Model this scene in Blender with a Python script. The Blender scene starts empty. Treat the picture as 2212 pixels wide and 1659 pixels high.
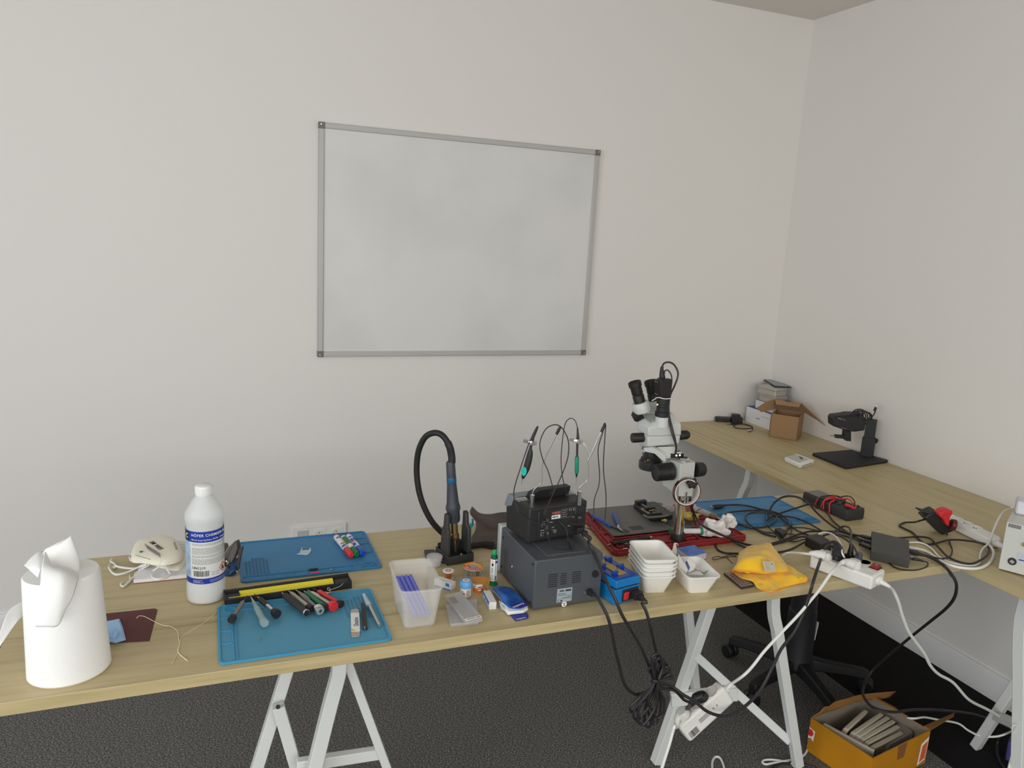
import bpy, bmesh, math, random
from mathutils import Vector, Matrix, Euler, noise
random.seed(7)
C = bpy.context.scene.collection
PI = math.pi
R = math.radians

# ---------------------------------------------------------------- camera
W, H, F = 2212, 1659, 1657.34
CAM = Vector((-0.39617, -3.13415, 1.60142))
ROT = Euler((1.3764, -0.0539, -0.3689), 'XYZ').to_matrix()
cd = bpy.data.cameras.new('camera')
cd.sensor_fit = 'HORIZONTAL'; cd.sensor_width = 36.0; cd.lens = F * 36.0 / W
cd.clip_start = 0.02
cam = bpy.data.objects.new('camera', cd); C.objects.link(cam)
cam.location = CAM; cam.rotation_euler = Euler((1.3764, -0.0539, -0.3689), 'XYZ')
bpy.context.scene.camera = cam

# ---------------------------------------------------------------- light: an overcast sky through the room's windows
wd = bpy.data.worlds.new('sky'); bpy.context.scene.world = wd; wd.use_nodes = True
bg = wd.node_tree.nodes['Background']
bg.inputs[0].default_value = (0.84, 0.92, 1.0, 1); bg.inputs[1].default_value = 0.6
def window_light(name, loc, rot, sx, sy, power, col):
    l = bpy.data.lights.new(name, 'AREA'); l.shape = 'RECTANGLE'; l.size = sx; l.size_y = sy
    l.energy = power; l.color = col
    o = bpy.data.objects.new(name, l); C.objects.link(o); o.location = loc; o.rotation_euler = rot
    return o
window_light('daylight_left', (-3.02, -3.35, 1.62), (0, R(-90), 0), 1.5, 2.6, 62, (0.88, 0.945, 1.0))
window_light('daylight_front', (-0.6, -5.62, 1.62), (R(90), 0, 0), 3.6, 1.5, 70, (1.0, 0.98, 0.94))
sc = bpy.context.scene
sc.view_settings.view_transform = 'Standard'; sc.view_settings.look = 'None'
sc.view_settings.gamma = 1; sc.view_settings.use_curve_mapping = False
sc.view_settings.exposure = 0.0
sc.cycles.max_bounces = 10; sc.cycles.diffuse_bounces = 6; sc.cycles.transparent_max_bounces = 12
sc.cycles.sample_clamp_indirect = 4.0
sc.cycles.caustics_reflective = False; sc.cycles.caustics_refractive = False

# ---------------------------------------------------------------- helpers
ZT = 0.7277          # height of both table tops
def ray(px, py): return ROT @ Vector(((px - W/2)/F, -(py - H/2)/F, -1))
def at(px, py, z=ZT):                      # the point of a level surface that the photo shows at this pixel
    d = ray(px, py); return CAM + d*((z - CAM.z)/d.z)
def aty(px, py, y):
    d = ray(px, py); return CAM + d*((y - CAM.y)/d.y)
def atx(px, py, x):
    d = ray(px, py); return CAM + d*((x - CAM.x)/d.x)
FW = Vector((0.37047, 0.92884, 0))
def atv(px, py, p):                        # same on the upright plane through p that faces the camera
    d = ray(px, py); return CAM + d*((Vector((p[0], p[1], 0)) - CAM).dot(FW)/d.dot(FW))

def lin(v):
    v /= 255.0
    return v/12.92 if v <= 0.04045 else ((v + 0.055)/1.055)**2.4
def rgb(r, g, b, k=1.4): return tuple(min(0.93, lin(x)*k) for x in (r, g, b)) + (1,)

MATS = {}
def mat(name, col, rough=0.5, metal=0, trans=0, alpha=1, ior=1.45, bump=0, bscale=200, vary=0, vscale=8, coat=0, sheen=0, spec=0.5, sub=0):
    if name in MATS: return MATS[name]
    m = bpy.data.materials.new(name); m.use_nodes = True
    nt = m.node_tree; b = nt.nodes['Principled BSDF']
    b.inputs['Base Color'].default_value = col; b.inputs['Roughness'].default_value = rough
    b.inputs['Metallic'].default_value = metal; b.inputs['Transmission Weight'].default_value = trans
    b.inputs['Alpha'].default_value = alpha; b.inputs['IOR'].default_value = ior
    b.inputs['Coat Weight'].default_value = coat; b.inputs['Sheen Weight'].default_value = sheen
    b.inputs['Specular IOR Level'].default_value = spec
    if sub:
        b.inputs['Subsurface Weight'].default_value = sub; b.inputs['Subsurface Radius'].default_value = (0.01, 0.01, 0.01)
        b.inputs['Subsurface Scale'].default_value = 0.5
    tc = None
    if bump or vary:
        tc = nt.nodes.new('ShaderNodeTexCoord')
    if vary:
        n = nt.nodes.new('ShaderNodeTexNoise'); n.inputs['Scale'].default_value = vscale; n.inputs['Detail'].default_value = 5
        nt.links.new(tc.outputs['Object'], n.inputs['Vector'])
        r = nt.nodes.new('ShaderNodeValToRGB')
        r.color_ramp.elements[0].position = 0.3; r.color_ramp.elements[1].position = 0.7
        r.color_ramp.elements[0].color = tuple(c*(1 - vary) for c in col[:3]) + (1,)
        r.color_ramp.elements[1].color = tuple(min(1, c*(1 + vary*0.6)) for c in col[:3]) + (1,)
        nt.links.new(n.outputs['Fac'], r.inputs[0]); nt.links.new(r.outputs[0], b.inputs['Base Color'])
    if bump:
        n = nt.nodes.new('ShaderNodeTexNoise'); n.inputs['Scale'].default_value = bscale; n.inputs['Detail'].default_value = 3
        nt.links.new(tc.outputs['Object'], n.inputs['Vector'])
        bp = nt.nodes.new('ShaderNodeBump'); bp.inputs['Strength'].default_value = bump; bp.inputs['Distance'].default_value = 0.002
        nt.links.new(n.outputs['Fac'], bp.inputs['Height']); nt.links.new(bp.outputs[0], b.inputs['Normal'])
    MATS[name] = m
    return m

class MB:
    """collects shapes in one bmesh, several material slots possible"""
    def __init__(s, *mats):
        s.bm = bmesh.new(); s.mats = list(mats); s.mi = 0; s.M = Matrix()
    def use(s, m):
        if m not in s.mats: s.mats.append(m)
        s.mi = s.mats.index(m); return s
    def add(s, vs, fs, smooth=True):
        bv = [s.bm.verts.new(s.M @ Vector(v)) for v in vs]
        for f in fs:
            try:
                q = s.bm.faces.new([bv[i] for i in f]); q.material_index = s.mi; q.smooth = smooth
            except ValueError: pass
        return bv
    def box(s, c, d, rot=None, taper=None):
        x, y, z = d[0]/2, d[1]/2, d[2]/2
        tx, ty = taper or (1, 1)
        v = [Vector(p) for p in ((-x,-y,-z),(x,-y,-z),(x,y,-z),(-x,y,-z),(-x*tx,-y*ty,z),(x*tx,-y*ty,z),(x*tx,y*ty,z),(-x*tx,y*ty,z))]
        if rot is not None:
            m = rot if isinstance(rot, Matrix) else Euler(rot).to_matrix()
            v = [m @ p for p in v]
        s.add([p + Vector(c) for p in v], ((0,3,2,1),(4,5,6,7),(0,1,5,4),(1,2,6,5),(2,3,7,6),(3,0,4,7)))
        return s
    def bar(s, a, b, w, h, up=(0,0,1)):
        a, b = Vector(a), Vector(b); d = b - a; z = d.normalized(); u = Vector(up)
        x = u.cross(z)
        if x.length < 1e-4: x = Vector((1,0,0)).cross(z)
        x.normalize(); y = z.cross(x)
        m = Matrix((x, y, z)).transposed()
        return s.box((a + b)/2, (w, h, d.length), m)
    def ring(s, c, r, n, ax, ay): return [c + ax*(r*math.cos(2*PI*i/n)) + ay*(r*math.sin(2*PI*i/n)) for i in range(n)]
    def tube(s, pts, r, n=10, cap=True, spl=0, closed=False):
        pts = [Vector(p) for p in pts]
        if spl: pts = spline(pts, spl, closed)
        if not hasattr(r, '__len__'): r = [r]*len(pts)
        elif len(r) != len(pts):
            r = [interp(r, i/(len(pts) - 1)) for i in range(len(pts))]
        N = len(pts); rings = []; px = None
        for i, p in enumerate(pts):
            if closed: t = pts[(i + 1) % N] - pts[i - 1]
            else: t = (pts[min(i + 1, N - 1)] - pts[max(i - 1, 0)])
            if t.length < 1e-9: t = Vector((0,0,1))
            t.normalize()
            if px is None:
                px = t.orthogonal().normalized()
            else:
                px = (px - t*px.dot(t))
                px = px.normalized() if px.length > 1e-6 else t.orthogonal().normalized()
            rings.append(s.ring(p, r[i], n, px, t.cross(px)))
        vs = [v for q in rings for v in q]
        fs = []
        for i in range(N if closed else N - 1):
            a, b = i*n, ((i + 1) % N)*n
            for j in range(n): fs.append((a + j, a + (j + 1) % n, b + (j + 1) % n, b + j))
        if cap and not closed:
            fs.append(tuple(range(n - 1, -1, -1))); fs.append(tuple((N - 1)*n + j for j in range(n)))
        s.add(vs, fs); return s
    def cyl(s, a, b, r, r2=None, n=28, cap=True):
        a, b = Vector(a), Vector(b)
        z = (b - a).normalized(); x = z.orthogonal().normalized(); y = z.cross(x)
        A = s.ring(a, r, n, x, y); B = s.ring(b, r if r2 is None else r2, n, x, y)
        fs = [(j, (j + 1) % n, n + (j + 1) % n, n + j) for j in range(n)]
        if cap: fs += [tuple(range(n - 1, -1, -1)), tuple(range(n, 2*n))]
        s.add(A + B, fs); return s
    def lathe(s, prof, n=40, c=(0,0,0), a=None, cap=True, sx=1, sy=1):
        c = Vector(c); vs = []; fs = []
        if a is None: m = Matrix.Identity(3)
        else:
            z = Vector(a).normalized(); x = z.orthogonal().normalized(); m = Matrix((x, z.cross(x), z)).transposed()
        for r, h in prof:
            for j in range(n):
                t = 2*PI*j/n; vs.append(c + m @ Vector((sx*r*math.cos(t), sy*r*math.sin(t), h)))
        for i in range(len(prof) - 1):
            for j in range(n): fs.append((i*n + j, i*n + (j + 1) % n, (i + 1)*n + (j + 1) % n, (i + 1)*n + j))
        if cap:
            if prof[0][0] > 1e-6: fs.append(tuple(range(n - 1, -1, -1)))
            if prof[-1][0] > 1e-6: fs.append(tuple((len(prof) - 1)*n + j for j in range(n)))
        s.add(vs, fs); return s
    def prism(s, poly, z0, z1):
        n = len(poly); vs = [(p[0], p[1], z0) for p in poly] + [(p[0], p[1], z1) for p in poly]
        fs = [tuple(range(n - 1, -1, -1)), tuple(range(n, 2*n))] + [(j, (j + 1) % n, n + (j + 1) % n, n + j) for j in range(n)]
        s.add(vs, fs); return s
    def slab(s, poly, off):                # polygon in space, thickened along off
        n = len(poly); o = Vector(off); vs = [Vector(p) for p in poly]; vs += [v + o for v in vs]
        fs = [tuple(range(n - 1, -1, -1)), tuple(range(n, 2*n))] + [(j, (j + 1) % n, n + (j + 1) % n, n + j) for j in range(n)]
        s.add(vs, fs); return s
    def loft(s, rings, cap=True):
        n = len(rings[0]); vs = [v for q in rings for v in q]; fs = []
        for i in range(len(rings) - 1):
            for j in range(n): fs.append((i*n + j, i*n + (j + 1) % n, (i + 1)*n + (j + 1) % n, (i + 1)*n + j))
        if cap: fs += [tuple(range(n - 1, -1, -1)), tuple((len(rings) - 1)*n + j for j in range(n))]
        s.add(vs, fs); return s
    def grid(s, fn, nu, nv):
        vs = [fn(i/nu, j/nv) for i in range(nu + 1) for j in range(nv + 1)]
        fs = [(i*(nv+1)+j, (i+1)*(nv+1)+j, (i+1)*(nv+1)+j+1, i*(nv+1)+j+1) for i in range(nu) for j in range(nv)]
        s.add(vs, fs); return s
    def obj(s, name, parent=None, loc=(0,0,0), rot=(0,0,0), bev=0, solid=0, sub=0, seg=2, ang=35, label=None):
        bmesh.ops.recalc_face_normals(s.bm, faces=s.bm.faces)
        me = bpy.data.meshes.new(name); s.bm.to_mesh(me); s.bm.free()
        for m in s.mats: me.materials.append(m)
        o = bpy.data.objects.new(name, me); C.objects.link(o)
        o.location = loc; o.rotation_euler = rot
        if parent is not None: o.parent = parent
        if solid:
            md = o.modifiers.new('thickness', 'SOLIDIFY'); md.thickness = solid; md.offset = 0
        if bev:
            md = o.modifiers.new('edges', 'BEVEL'); md.width = bev; md.segments = seg; md.limit_method = 'ANGLE'; md.angle_limit = R(30)
            md.harden_normals = False
        if sub:
            md = o.modifiers.new('smooth', 'SUBSURF'); md.levels = sub; md.render_levels = sub
        me.set_sharp_from_angle(angle=R(ang))
        if label: o['label'] = label
        return o

def interp(a, t):
    x = t*(len(a) - 1); i = min(int(x), len(a) - 2); return a[i] + (a[i + 1] - a[i])*(x - i)
def spline(P, k=6, closed=False):
    out = []; n = len(P)
    for i in range(n if closed else n - 1):
        g = (lambda j: P[j % n]) if closed else (lambda j: P[max(0, min(n - 1, j))])
        a, b, c, d = g(i - 1), g(i), g(i + 1), g(i + 2)
        for q in range(k):
            t = q/k
            out.append(0.5*((2*b) + (c - a)*t + (2*a - 5*b + 4*c - d)*t*t + (3*b - a - 3*c + d)*t**3))
    if not closed: out.append(P[-1])
    return out
def rrect(w, h, r, n=5, cx=0, cy=0):
    p = []
    for sx, sy, a0 in ((1,1,0),(-1,1,90),(-1,-1,180),(1,-1,270)):
        for i in range(n + 1):
            a = R(a0 + 90*i/n); p.append((cx + sx*(w/2 - r) + r*math.cos(a), cy + sy*(h/2 - r) + r*math.sin(a)))
    return p
def arc(r, a0, a1, n, cx=0, cy=0): return [(cx + r*math.cos(R(a0 + (a1-a0)*i/n)), cy + r*math.sin(R(a0 + (a1-a0)*i/n))) for i in range(n + 1)]

def tag(o, label, cat, group=None):
    o['label'] = label; o['category'] = cat
    if group: o['group'] = group
    return o
def thing(name, label, cat, loc=(0,0,0), rz=0, group=None, rot=None):
    o = bpy.data.objects.new(name, None); C.objects.link(o); o.empty_display_size = 0.02
    o.location = loc; o.rotation_euler = rot if rot else (0, 0, rz)
    return tag(o, label, cat, group)
def dup(t, loc, rz=None, label=None, group=None):
    c = t.copy(); C.objects.link(c); c.location = loc
    if rz is not None: c.rotation_euler = (0, 0, rz)
    if label: c['label'] = label
    for ch in list(t.children):
        d = ch.copy(); C.objects.link(d); d.parent = c
        for g in list(ch.children):
            e = g.copy(); C.objects.link(e); e.parent = d
    return c
def structure(o): o['kind'] = 'structure'; return o
def frame(z, x=None):
    """rotation whose local Z is z (and local X as near x as possible)"""
    z = Vector(z).normalized(); x = Vector(x if x is not None else z.orthogonal()); x = (x - z*x.dot(z)).normalized()
    return Matrix((x, z.cross(x), z)).transposed()
TXT = {}
def text(name, body, size, m, parent, loc, rotm=None, depth=0.0002, align='CENTER', bend=None, xs=1.0, bold=False):
    cu = bpy.data.curves.new(name, 'FONT'); cu.body = body; cu.size = size; cu.extrude = depth; cu.align_x = align; cu.align_y = 'CENTER'
    cu.resolution_u = 2
    if bold: cu.offset = size*0.012; cu.space_character = 1.1
    t = bpy.data.objects.new(name, cu); C.objects.link(t); bpy.context.view_layer.update()
    me = bpy.data.meshes.new_from_object(t.evaluated_get(bpy.context.evaluated_depsgraph_get()))
    C.objects.unlink(t); bpy.data.objects.remove(t)
    rm = (rotm or Matrix.Identity(3)).to_4x4(); L = Matrix.Translation(Vector(loc))
    for v in me.vertices:
        x, y, z = v.co; x *= xs
        if bend:                            # wrap round an upright cylinder: radius, start angle
            r, a0 = bend; a = a0 + x/r
            v.co = Vector(loc) + Vector(((r + z)*math.cos(a), (r + z)*math.sin(a), y))
        else: v.co = (L @ rm) @ Vector((x, y, z))
    me.materials.clear(); me.materials.append(m)
    o = bpy.data.objects.new(name, me); C.objects.link(o)
    if parent is not None: o.parent = parent
    return o
def cable(name, label, pts, r, m, cat='cable', k=8, group=None, parent=None, n=8):
    b = MB(m); b.tube(pts, r, n=n, spl=k)
    o = b.obj(name, parent)
    return tag(o, label, cat, group) if parent is None else o

# ---------------------------------------------------------------- shared materials
WHITE = mat('white_plastic', (0.82, 0.82, 0.79, 1), 0.38)
PAPER = mat('white_paper', (0.88, 0.88, 0.87, 1), 0.9)
BLACK = mat('black_plastic', (0.018, 0.018, 0.019, 1), 0.42)
SOFTBLACK = mat('black_rubber', (0.02, 0.018, 0.02, 1), 0.5)
CABLE = mat('black_cable_sheath', (0.022, 0.018, 0.02, 1), 0.42)
WCABLE = mat('white_cable_sheath', (0.80, 0.80, 0.76, 1), 0.4)
INK = mat('black_ink', (0.02, 0.02, 0.02, 1), 0.6)
GREYINK = mat('grey_ink', (0.25, 0.25, 0.25, 1), 0.7)
LIGHTINK = mat('white_ink', (0.75, 0.75, 0.75, 1), 0.6)
REDINK = mat('red_ink', rgb(190, 40, 40), 0.6)
NAVY = mat('navy_print', rgb(22, 50, 140), 0.4)
CHROME = mat('chrome', (0.75, 0.75, 0.75, 1), 0.12, 1)
STEEL = mat('brushed_steel', (0.55, 0.55, 0.54, 1), 0.32, 1)
BRASS = mat('brass', (0.62, 0.47, 0.20, 1), 0.3, 1)
LEGWHITE = mat('white_powder_coat', (0.74, 0.76, 0.74, 1), 0.4)
# ---------------------------------------------------------------- the room
XL, XR, YF, YB, ZC = -3.0, 2.2851, -5.6, 0.0, 2.6633
WALL = mat('painted_wall', (0.80, 0.775, 0.742, 1), 0.85, bump=0.04, bscale=90)
CEIL = mat('painted_ceiling', (0.72, 0.69, 0.65, 1), 0.9)
SKIRT = mat('painted_skirting', (0.80, 0.80, 0.80, 1), 0.45)
def carpet():
    m = bpy.data.materials.new('loop_carpet'); m.use_nodes = True; nt = m.node_tree; b = nt.nodes['Principled BSDF']
    b.inputs['Roughness'].default_value = 0.95; b.inputs['Specular IOR Level'].default_value = 0.1
    tc = nt.nodes.new('ShaderNodeTexCoord')
    mp = nt.nodes.new('ShaderNodeMapping'); mp.inputs['Scale'].default_value = (1, 1.25, 1); mp.inputs['Rotation'].default_value = (0, 0, 0.5)
    nt.links.new(tc.outputs['Object'], mp.inputs['Vector'])
    n1 = nt.nodes.new('ShaderNodeTexNoise'); n1.inputs['Scale'].default_value = 190; n1.inputs['Detail'].default_value = 3; n1.inputs['Roughness'].default_value = 0.7
    nt.links.new(mp.outputs[0], n1.inputs['Vector'])
    r = nt.nodes.new('ShaderNodeValToRGB'); e = r.color_ramp.elements
    e[0].position = 0.36; e[0].color = (0.045, 0.045, 0.047, 1); e[1].position = 0.70; e[1].color = (0.40, 0.385, 0.36, 1)
    q = e.new(0.5); q.color = (0.118, 0.116, 0.113, 1)
    nt.links.new(n1.outputs['Fac'], r.inputs[0])
    # the outermost row of carpet tiles, along the right wall, is black
    sp = nt.nodes.new('ShaderNodeSeparateXYZ'); nt.links.new(tc.outputs['Object'], sp.inputs[0])
    gt = nt.nodes.new('ShaderNodeMath'); gt.operation = 'GREATER_THAN'; gt.inputs[1].default_value = 1.785
    nt.links.new(sp.outputs[0], gt.inputs[0])
    mx = nt.nodes.new('ShaderNodeMix'); mx.data_type = 'RGBA'
    nt.links.new(gt.outputs[0], mx.inputs['Factor']); nt.links.new(r.outputs[0], mx.inputs['A']); mx.inputs['B'].default_value = (0.016, 0.015, 0.0155, 1)
    nt.links.new(mx.outputs['Result'], b.inputs['Base Color'])
    bp = nt.nodes.new('ShaderNodeBump'); bp.inputs['Strength'].default_value = 0.5; bp.inputs['Distance'].default_value = 0.004
    nt.links.new(n1.outputs['Fac'], bp.inputs['Height']); nt.links.new(bp.outputs[0], b.inputs['Normal'])
    return m
structure(MB(carpet()).box(((XL+XR)/2, (YF+YB)/2, -0.05), (XR-XL+0.4, YB-YF+0.4, 0.1)).obj('floor'))
structure(MB(CEIL).box(((XL+XR)/2, (YF+YB)/2, ZC+0.05), (XR-XL+0.4, YB-YF+0.4, 0.1)).obj('ceiling'))
structure(MB(WALL).box(((XL+XR)/2, 0.1, ZC/2), (XR-XL+0.4, 0.2, ZC)).obj('wall_back'))
structure(MB(WALL).box((XR+0.1, (YF+YB)/2, ZC/2), (0.2, YB-YF+0.4, ZC)).obj('wall_right'))
def holed(name, a, b, z0, z1, lo, hi, axis, pos):
    q = MB(WALL)
    def bx(u0, u1, v0, v1):
        c, d = ((u0+u1)/2, (v0+v1)/2), (u1-u0, v1-v0)
        if axis == 'x': q.box((pos, c[0], c[1]), (0.2, d[0], d[1]))
        else: q.box((c[0], pos, c[1]), (d[0], 0.2, d[1]))
    bx(lo, a, 0, ZC); bx(b, hi, 0, ZC); bx(a, b, 0, z0); bx(a, b, z1, ZC)
    return structure(q.obj(name))
holed('wall_left', -4.7, -2.0, 0.85, 2.4, YF-.2, YB+.2, 'x', XL-0.1)
holed('wall_front', -2.45, 1.25, 0.85, 2.4, XL-.2, XR+.2, 'y', YF-0.1)
def window(name, axis, a, b, z0, z1, pos, n):
    q = MB(SKIRT); w = 0.06
    def bx(u, z, du, dz):
        if axis == 'x': q.box((pos, u, z), (0.06, du, dz))
        else: q.box((u, pos, z), (du, 0.06, dz))
    for z in (z0 + w/2, z1 - w/2): bx((a+b)/2, z, b-a, w)
    for i in range(n + 1): bx(a + w/2 + (b-a-w)*i/n, (z0+z1)/2, w, z1-z0-2*w)
    return structure(q.obj(name, bev=0.004))
window('window_1', 'x', -4.7, -2.0, 0.85, 2.4, XL-0.06, 2)
window('window_2', 'y', -2.45, 1.25, 0.85, 2.4, YF-0.06, 3)
def skirt(name, a, b, d):
    q = MB(SKIRT); a, b, d = Vector(a), Vector(b), Vector(d)
    prof = [(0, 0), (0.014, 0), (0.014, 0.094), (0.009, 0.1029), (0, 0.1029)]
    q.loft([[p + d*u + Vector((0, 0, v)) for u, v in prof] for p in (a, b)])
    return structure(q.obj(name))
skirt('baseboard_back', (XL, 0, 0), (XR, 0, 0), (0, -1, 0))
skirt('baseboard_right', (XR, YF, 0), (XR, -0.0145, 0), (-1, 0, 0))

# ---------------------------------------------------------------- whiteboard
BOARD = mat('whiteboard_enamel', (0.70, 0.70, 0.68, 1), 0.32, spec=0.35)
def smudge_board():
    nt = BOARD.node_tree; b = nt.nodes['Principled BSDF']
    tc = nt.nodes.new('ShaderNodeTexCoord')
    n = nt.nodes.new('ShaderNodeTexNoise'); n.inputs['Scale'].default_value = 2.6; n.inputs['Detail'].default_value = 4; n.inputs['Roughness'].default_value = .4
    nt.links.new(tc.outputs['Object'], n.inputs['Vector'])
    r = nt.nodes.new('ShaderNodeValToRGB'); e = r.color_ramp.elements
    e[0].position = 0.33; e[0].color = (0.67, 0.665, 0.65, 1); e[1].position = 0.56; e[1].color = (0.745, 0.735, 0.715, 1)
    nt.links.new(n.outputs['Fac'], r.inputs[0]); nt.links.new(r.outputs[0], b.inputs['Base Color'])
smudge_board()
ALU = mat('anodised_aluminium', (0.50, 0.49, 0.475, 1), 0.5, 0.15)
CORNER = mat('grey_corner_plastic', (0.16, 0.155, 0.13, 1), 0.4)
wb = thing('whiteboard', 'aluminium-framed whiteboard hanging on the back wall', 'whiteboard', (0.6, -0.001, 1.0713 + 0.452))
bw, bh, fwid = 1.2, 0.9038, 0.021
MB(BOARD).box((0, -0.008, 0), (bw - 0.02, 0.01, bh - 0.02)).obj('writing_surface', wb)
for sgn in (-1, 1):
    MB(ALU).box((0, -0.010, sgn*(bh/2 - fwid/2)), (bw - 2*fwid, 0.019, fwid)).obj('frame_rail', wb, bev=0.003)
    MB(ALU).box((sgn*(bw/2 - fwid/2), -0.010, 0), (fwid, 0.019, bh - 2*fwid)).obj('frame_rail', wb, bev=0.003)
    for t in (-1, 1):
        q = MB(CORNER).box((sgn*(bw/2 - fwid/2), -0.011, t*(bh/2 - fwid/2)), (fwid + 0.002, 0.0215, fwid + 0.002))
        q.use(STEEL).cyl((sgn*(bw/2 - 0.008), -0.021, t*(bh/2 - 0.008)), (sgn*(bw/2 - 0.008), -0.024, t*(bh/2 - 0.008)), 0.004, n=12)
        q.obj('corner_cap', wb, bev=0.002)

# ---------------------------------------------------------------- socket plate
so = thing('wall_socket', 'white triple wall socket low on the back wall behind the rear blue mat', 'socket', (0.011, 0, 0.310))
MB(WHITE).box((0, -0.006, 0), (0.226, 0.012, 0.080)).obj('cover_plate', so, bev=0.003)
GREYP = mat('pale_grey_plastic', (0.55, 0.55, 0.57, 1), 0.4)
q = MB(GREYP).box((-0.068, -0.0145, 0.006), (0.043, 0.005, 0.034)); q.use(INK).box((-0.063, -0.0145, -0.0135), (0.013, 0.006, 0.009))
q.use(WHITE).box((-0.068, -0.013, -0.0135), (0.043, 0.004, 0.006)); q.obj('network_jack', so, bev=0.001)
for x in (-0.0005, 0.070):
    q = MB(WHITE).box((x + 0.003, -0.013, 0), (0.048, 0.003, 0.046))
    q.lathe([(0.0195, -0.001), (0.0195, 0.002), (0.017, 0.002), (0.016, -0.001)], 32, (x, -0.0145, 0), (0, -1, 0), cap=False)
    q.use(mat('socket_cream', rgb(200, 195, 180), 0.5)).cyl((x, -0.0143, 0), (x, -0.0155, 0), 0.0165, n=32)
    q.use(INK)
    for dx, dz in ((-0.0075, -0.002), (0.0075, -0.002), (0, 0.008)): q.cyl((x + dx, -0.0152, dz), (x + dx, -0.0162, dz), 0.0024, n=12)
    q.obj('power_outlet', so)

# ---------------------------------------------------------------- table tops
def wood(name, axis):
    m = bpy.data.materials.new(name); m.use_nodes = True; nt = m.node_tree; b = nt.nodes['Principled BSDF']
    b.inputs['Roughness'].default_value = 0.42; b.inputs['Specular IOR Level'].default_value = 0.4
    tc = nt.nodes.new('ShaderNodeTexCoord'); mp = nt.nodes.new('ShaderNodeMapping')
    mp.inputs['Scale'].default_value = (1.1, 26, 26) if axis == 'x' else (26, 1.1, 26)
    nt.links.new(tc.outputs['Object'], mp.inputs['Vector'])
    n = nt.nodes.new('ShaderNodeTexNoise'); n.inputs['Scale'].default_value = 1.6; n.inputs['Detail'].default_value = 6; n.inputs['Roughness'].default_value = 0.62
    n.inputs['Distortion'].default_value = 0.25
    nt.links.new(mp.outputs[0], n.inputs['Vector'])
    r = nt.nodes.new('ShaderNodeValToRGB'); e = r.color_ramp.elements
    e[0].position = 0.30; e[0].color = rgb(143, 126, 88, 1.3); e[1].position = 0.55; e[1].color = rgb(170, 155, 118, 1.32)
    q = e.new(0.40); q.color = rgb(160, 145, 107, 1.3)
    nt.links.new(n.outputs['Fac'], r.inputs[0]); nt.links.new(r.outputs[0], b.inputs['Base Color'])
    return m
TH = 0.0265
X0, X1, Y0, Y1 = -0.805, 1.635, -1.668, -1.044
q = MB(wood('pale_oak_laminate', 'x')).box(((X0+X1)/2, (Y0+Y1)/2, ZT - TH/2), (X1-X0, Y1-Y0, TH))
tag(q.obj('worktop', bev=0.0012), 'long pale oak worktop laid with tools and blue mats, away from the walls', 'table')
q = MB(wood('pale_oak_laminate_lengthwise', 'y')).box(((1.637+XR-0.002)/2, -1.15, ZT - TH/2), (XR-0.002-1.637, 2.296, TH))
tag(q.obj('worktop', bev=0.0012), 'pale oak worktop along the right wall carrying the cardboard box and scanner', 'table')
# ---------------------------------------------------------------- paper roll
ROLLM = mat('tissue_paper', (0.90, 0.90, 0.88, 1), 0.95, bump=0.25, bscale=350)
RO = Vector((-0.6645, -1.582, ZT))
ro = thing('paper_towel_roll', 'big white centre-pull paper towel roll at the left end of the table', 'paper towel', RO, rz=0.35)
q = MB(ROLLM); rings = []
for r_, h_ in ((0.02, 0.0), (0.064, 0.0), (0.0672, 0.004), (0.064, 0.10), (0.0605, 0.200), (0.058, 0.204), (0.018, 0.2025), (0.016, 0.19), (0.002, 0.19)):
    sh = -0.004*h_/0.2
    rings.append([Vector((sh + 1.07*r_*math.cos(2*PI*i/72), 0.97*r_*math.sin(2*PI*i/72), h_)) for i in range(72)])
q.loft(rings); q.obj('roll_body', ro)
inv = (Matrix.Translation(RO) @ Matrix.Rotation(0.35, 4, 'Z')).inverted()
# paper pulled from the middle: a flattened cone, a fold on the left, a torn flap hanging over the front, and a tail down the far left side
def wp(px, py, y): return inv @ aty(px, py, y)
q = MB(ROLLM); rings = []
base = [wp(96,1218,-1.585), wp(118,1236,-1.60), wp(145,1246,-1.60), wp(170,1241,-1.585), wp(166,1226,-1.565), wp(140,1222,-1.55), wp(112,1216,-1.56)]
top = [wp(96.5,1187,-1.575), wp(112,1182,-1.58), wp(133,1173,-1.58), wp(153,1157,-1.575), wp(148,1164,-1.57), wp(130,1170,-1.57), wp(112,1178,-1.57)]
base = spline(base, 5, True); top = spline(top, 5, True)
for k in range(9):
    t = k/8; w = t**0.8
    rings.append([b_.lerp(t_, w) + (b_ - sum(base, Vector())/len(base))*(0.35*math.sin(PI*t)*(1-t)) for b_, t_ in zip(base, top)])
q.loft(rings); q.obj('pulled_paper_cone', ro, ang=60)
def sheet(name, rows, parent, m, k=5, thick=0.001, rough=0):
    """a smooth sheet through rows of points"""
    rows = [[Vector(p) for p in r] for r in rows]
    rows = [spline(r, k) for r in rows]; cols = [spline(list(c), k) for c in zip(*rows)]
    nu, nv = len(cols) - 1, len(cols[0]) - 1
    def P(u, v):
        p = cols[int(round(u*nu))][int(round(v*nv))]
        if rough: p = p + Vector((0, 0, rough*max(0, min(1, min(v, 1 - v)*6))*(noise.noise(p*28) + .5*noise.noise(p*70))))
        return p
    b = MB(m); b.grid(P, nu, nv)
    return b.obj(name, parent, solid=thick, ang=70)
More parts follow.
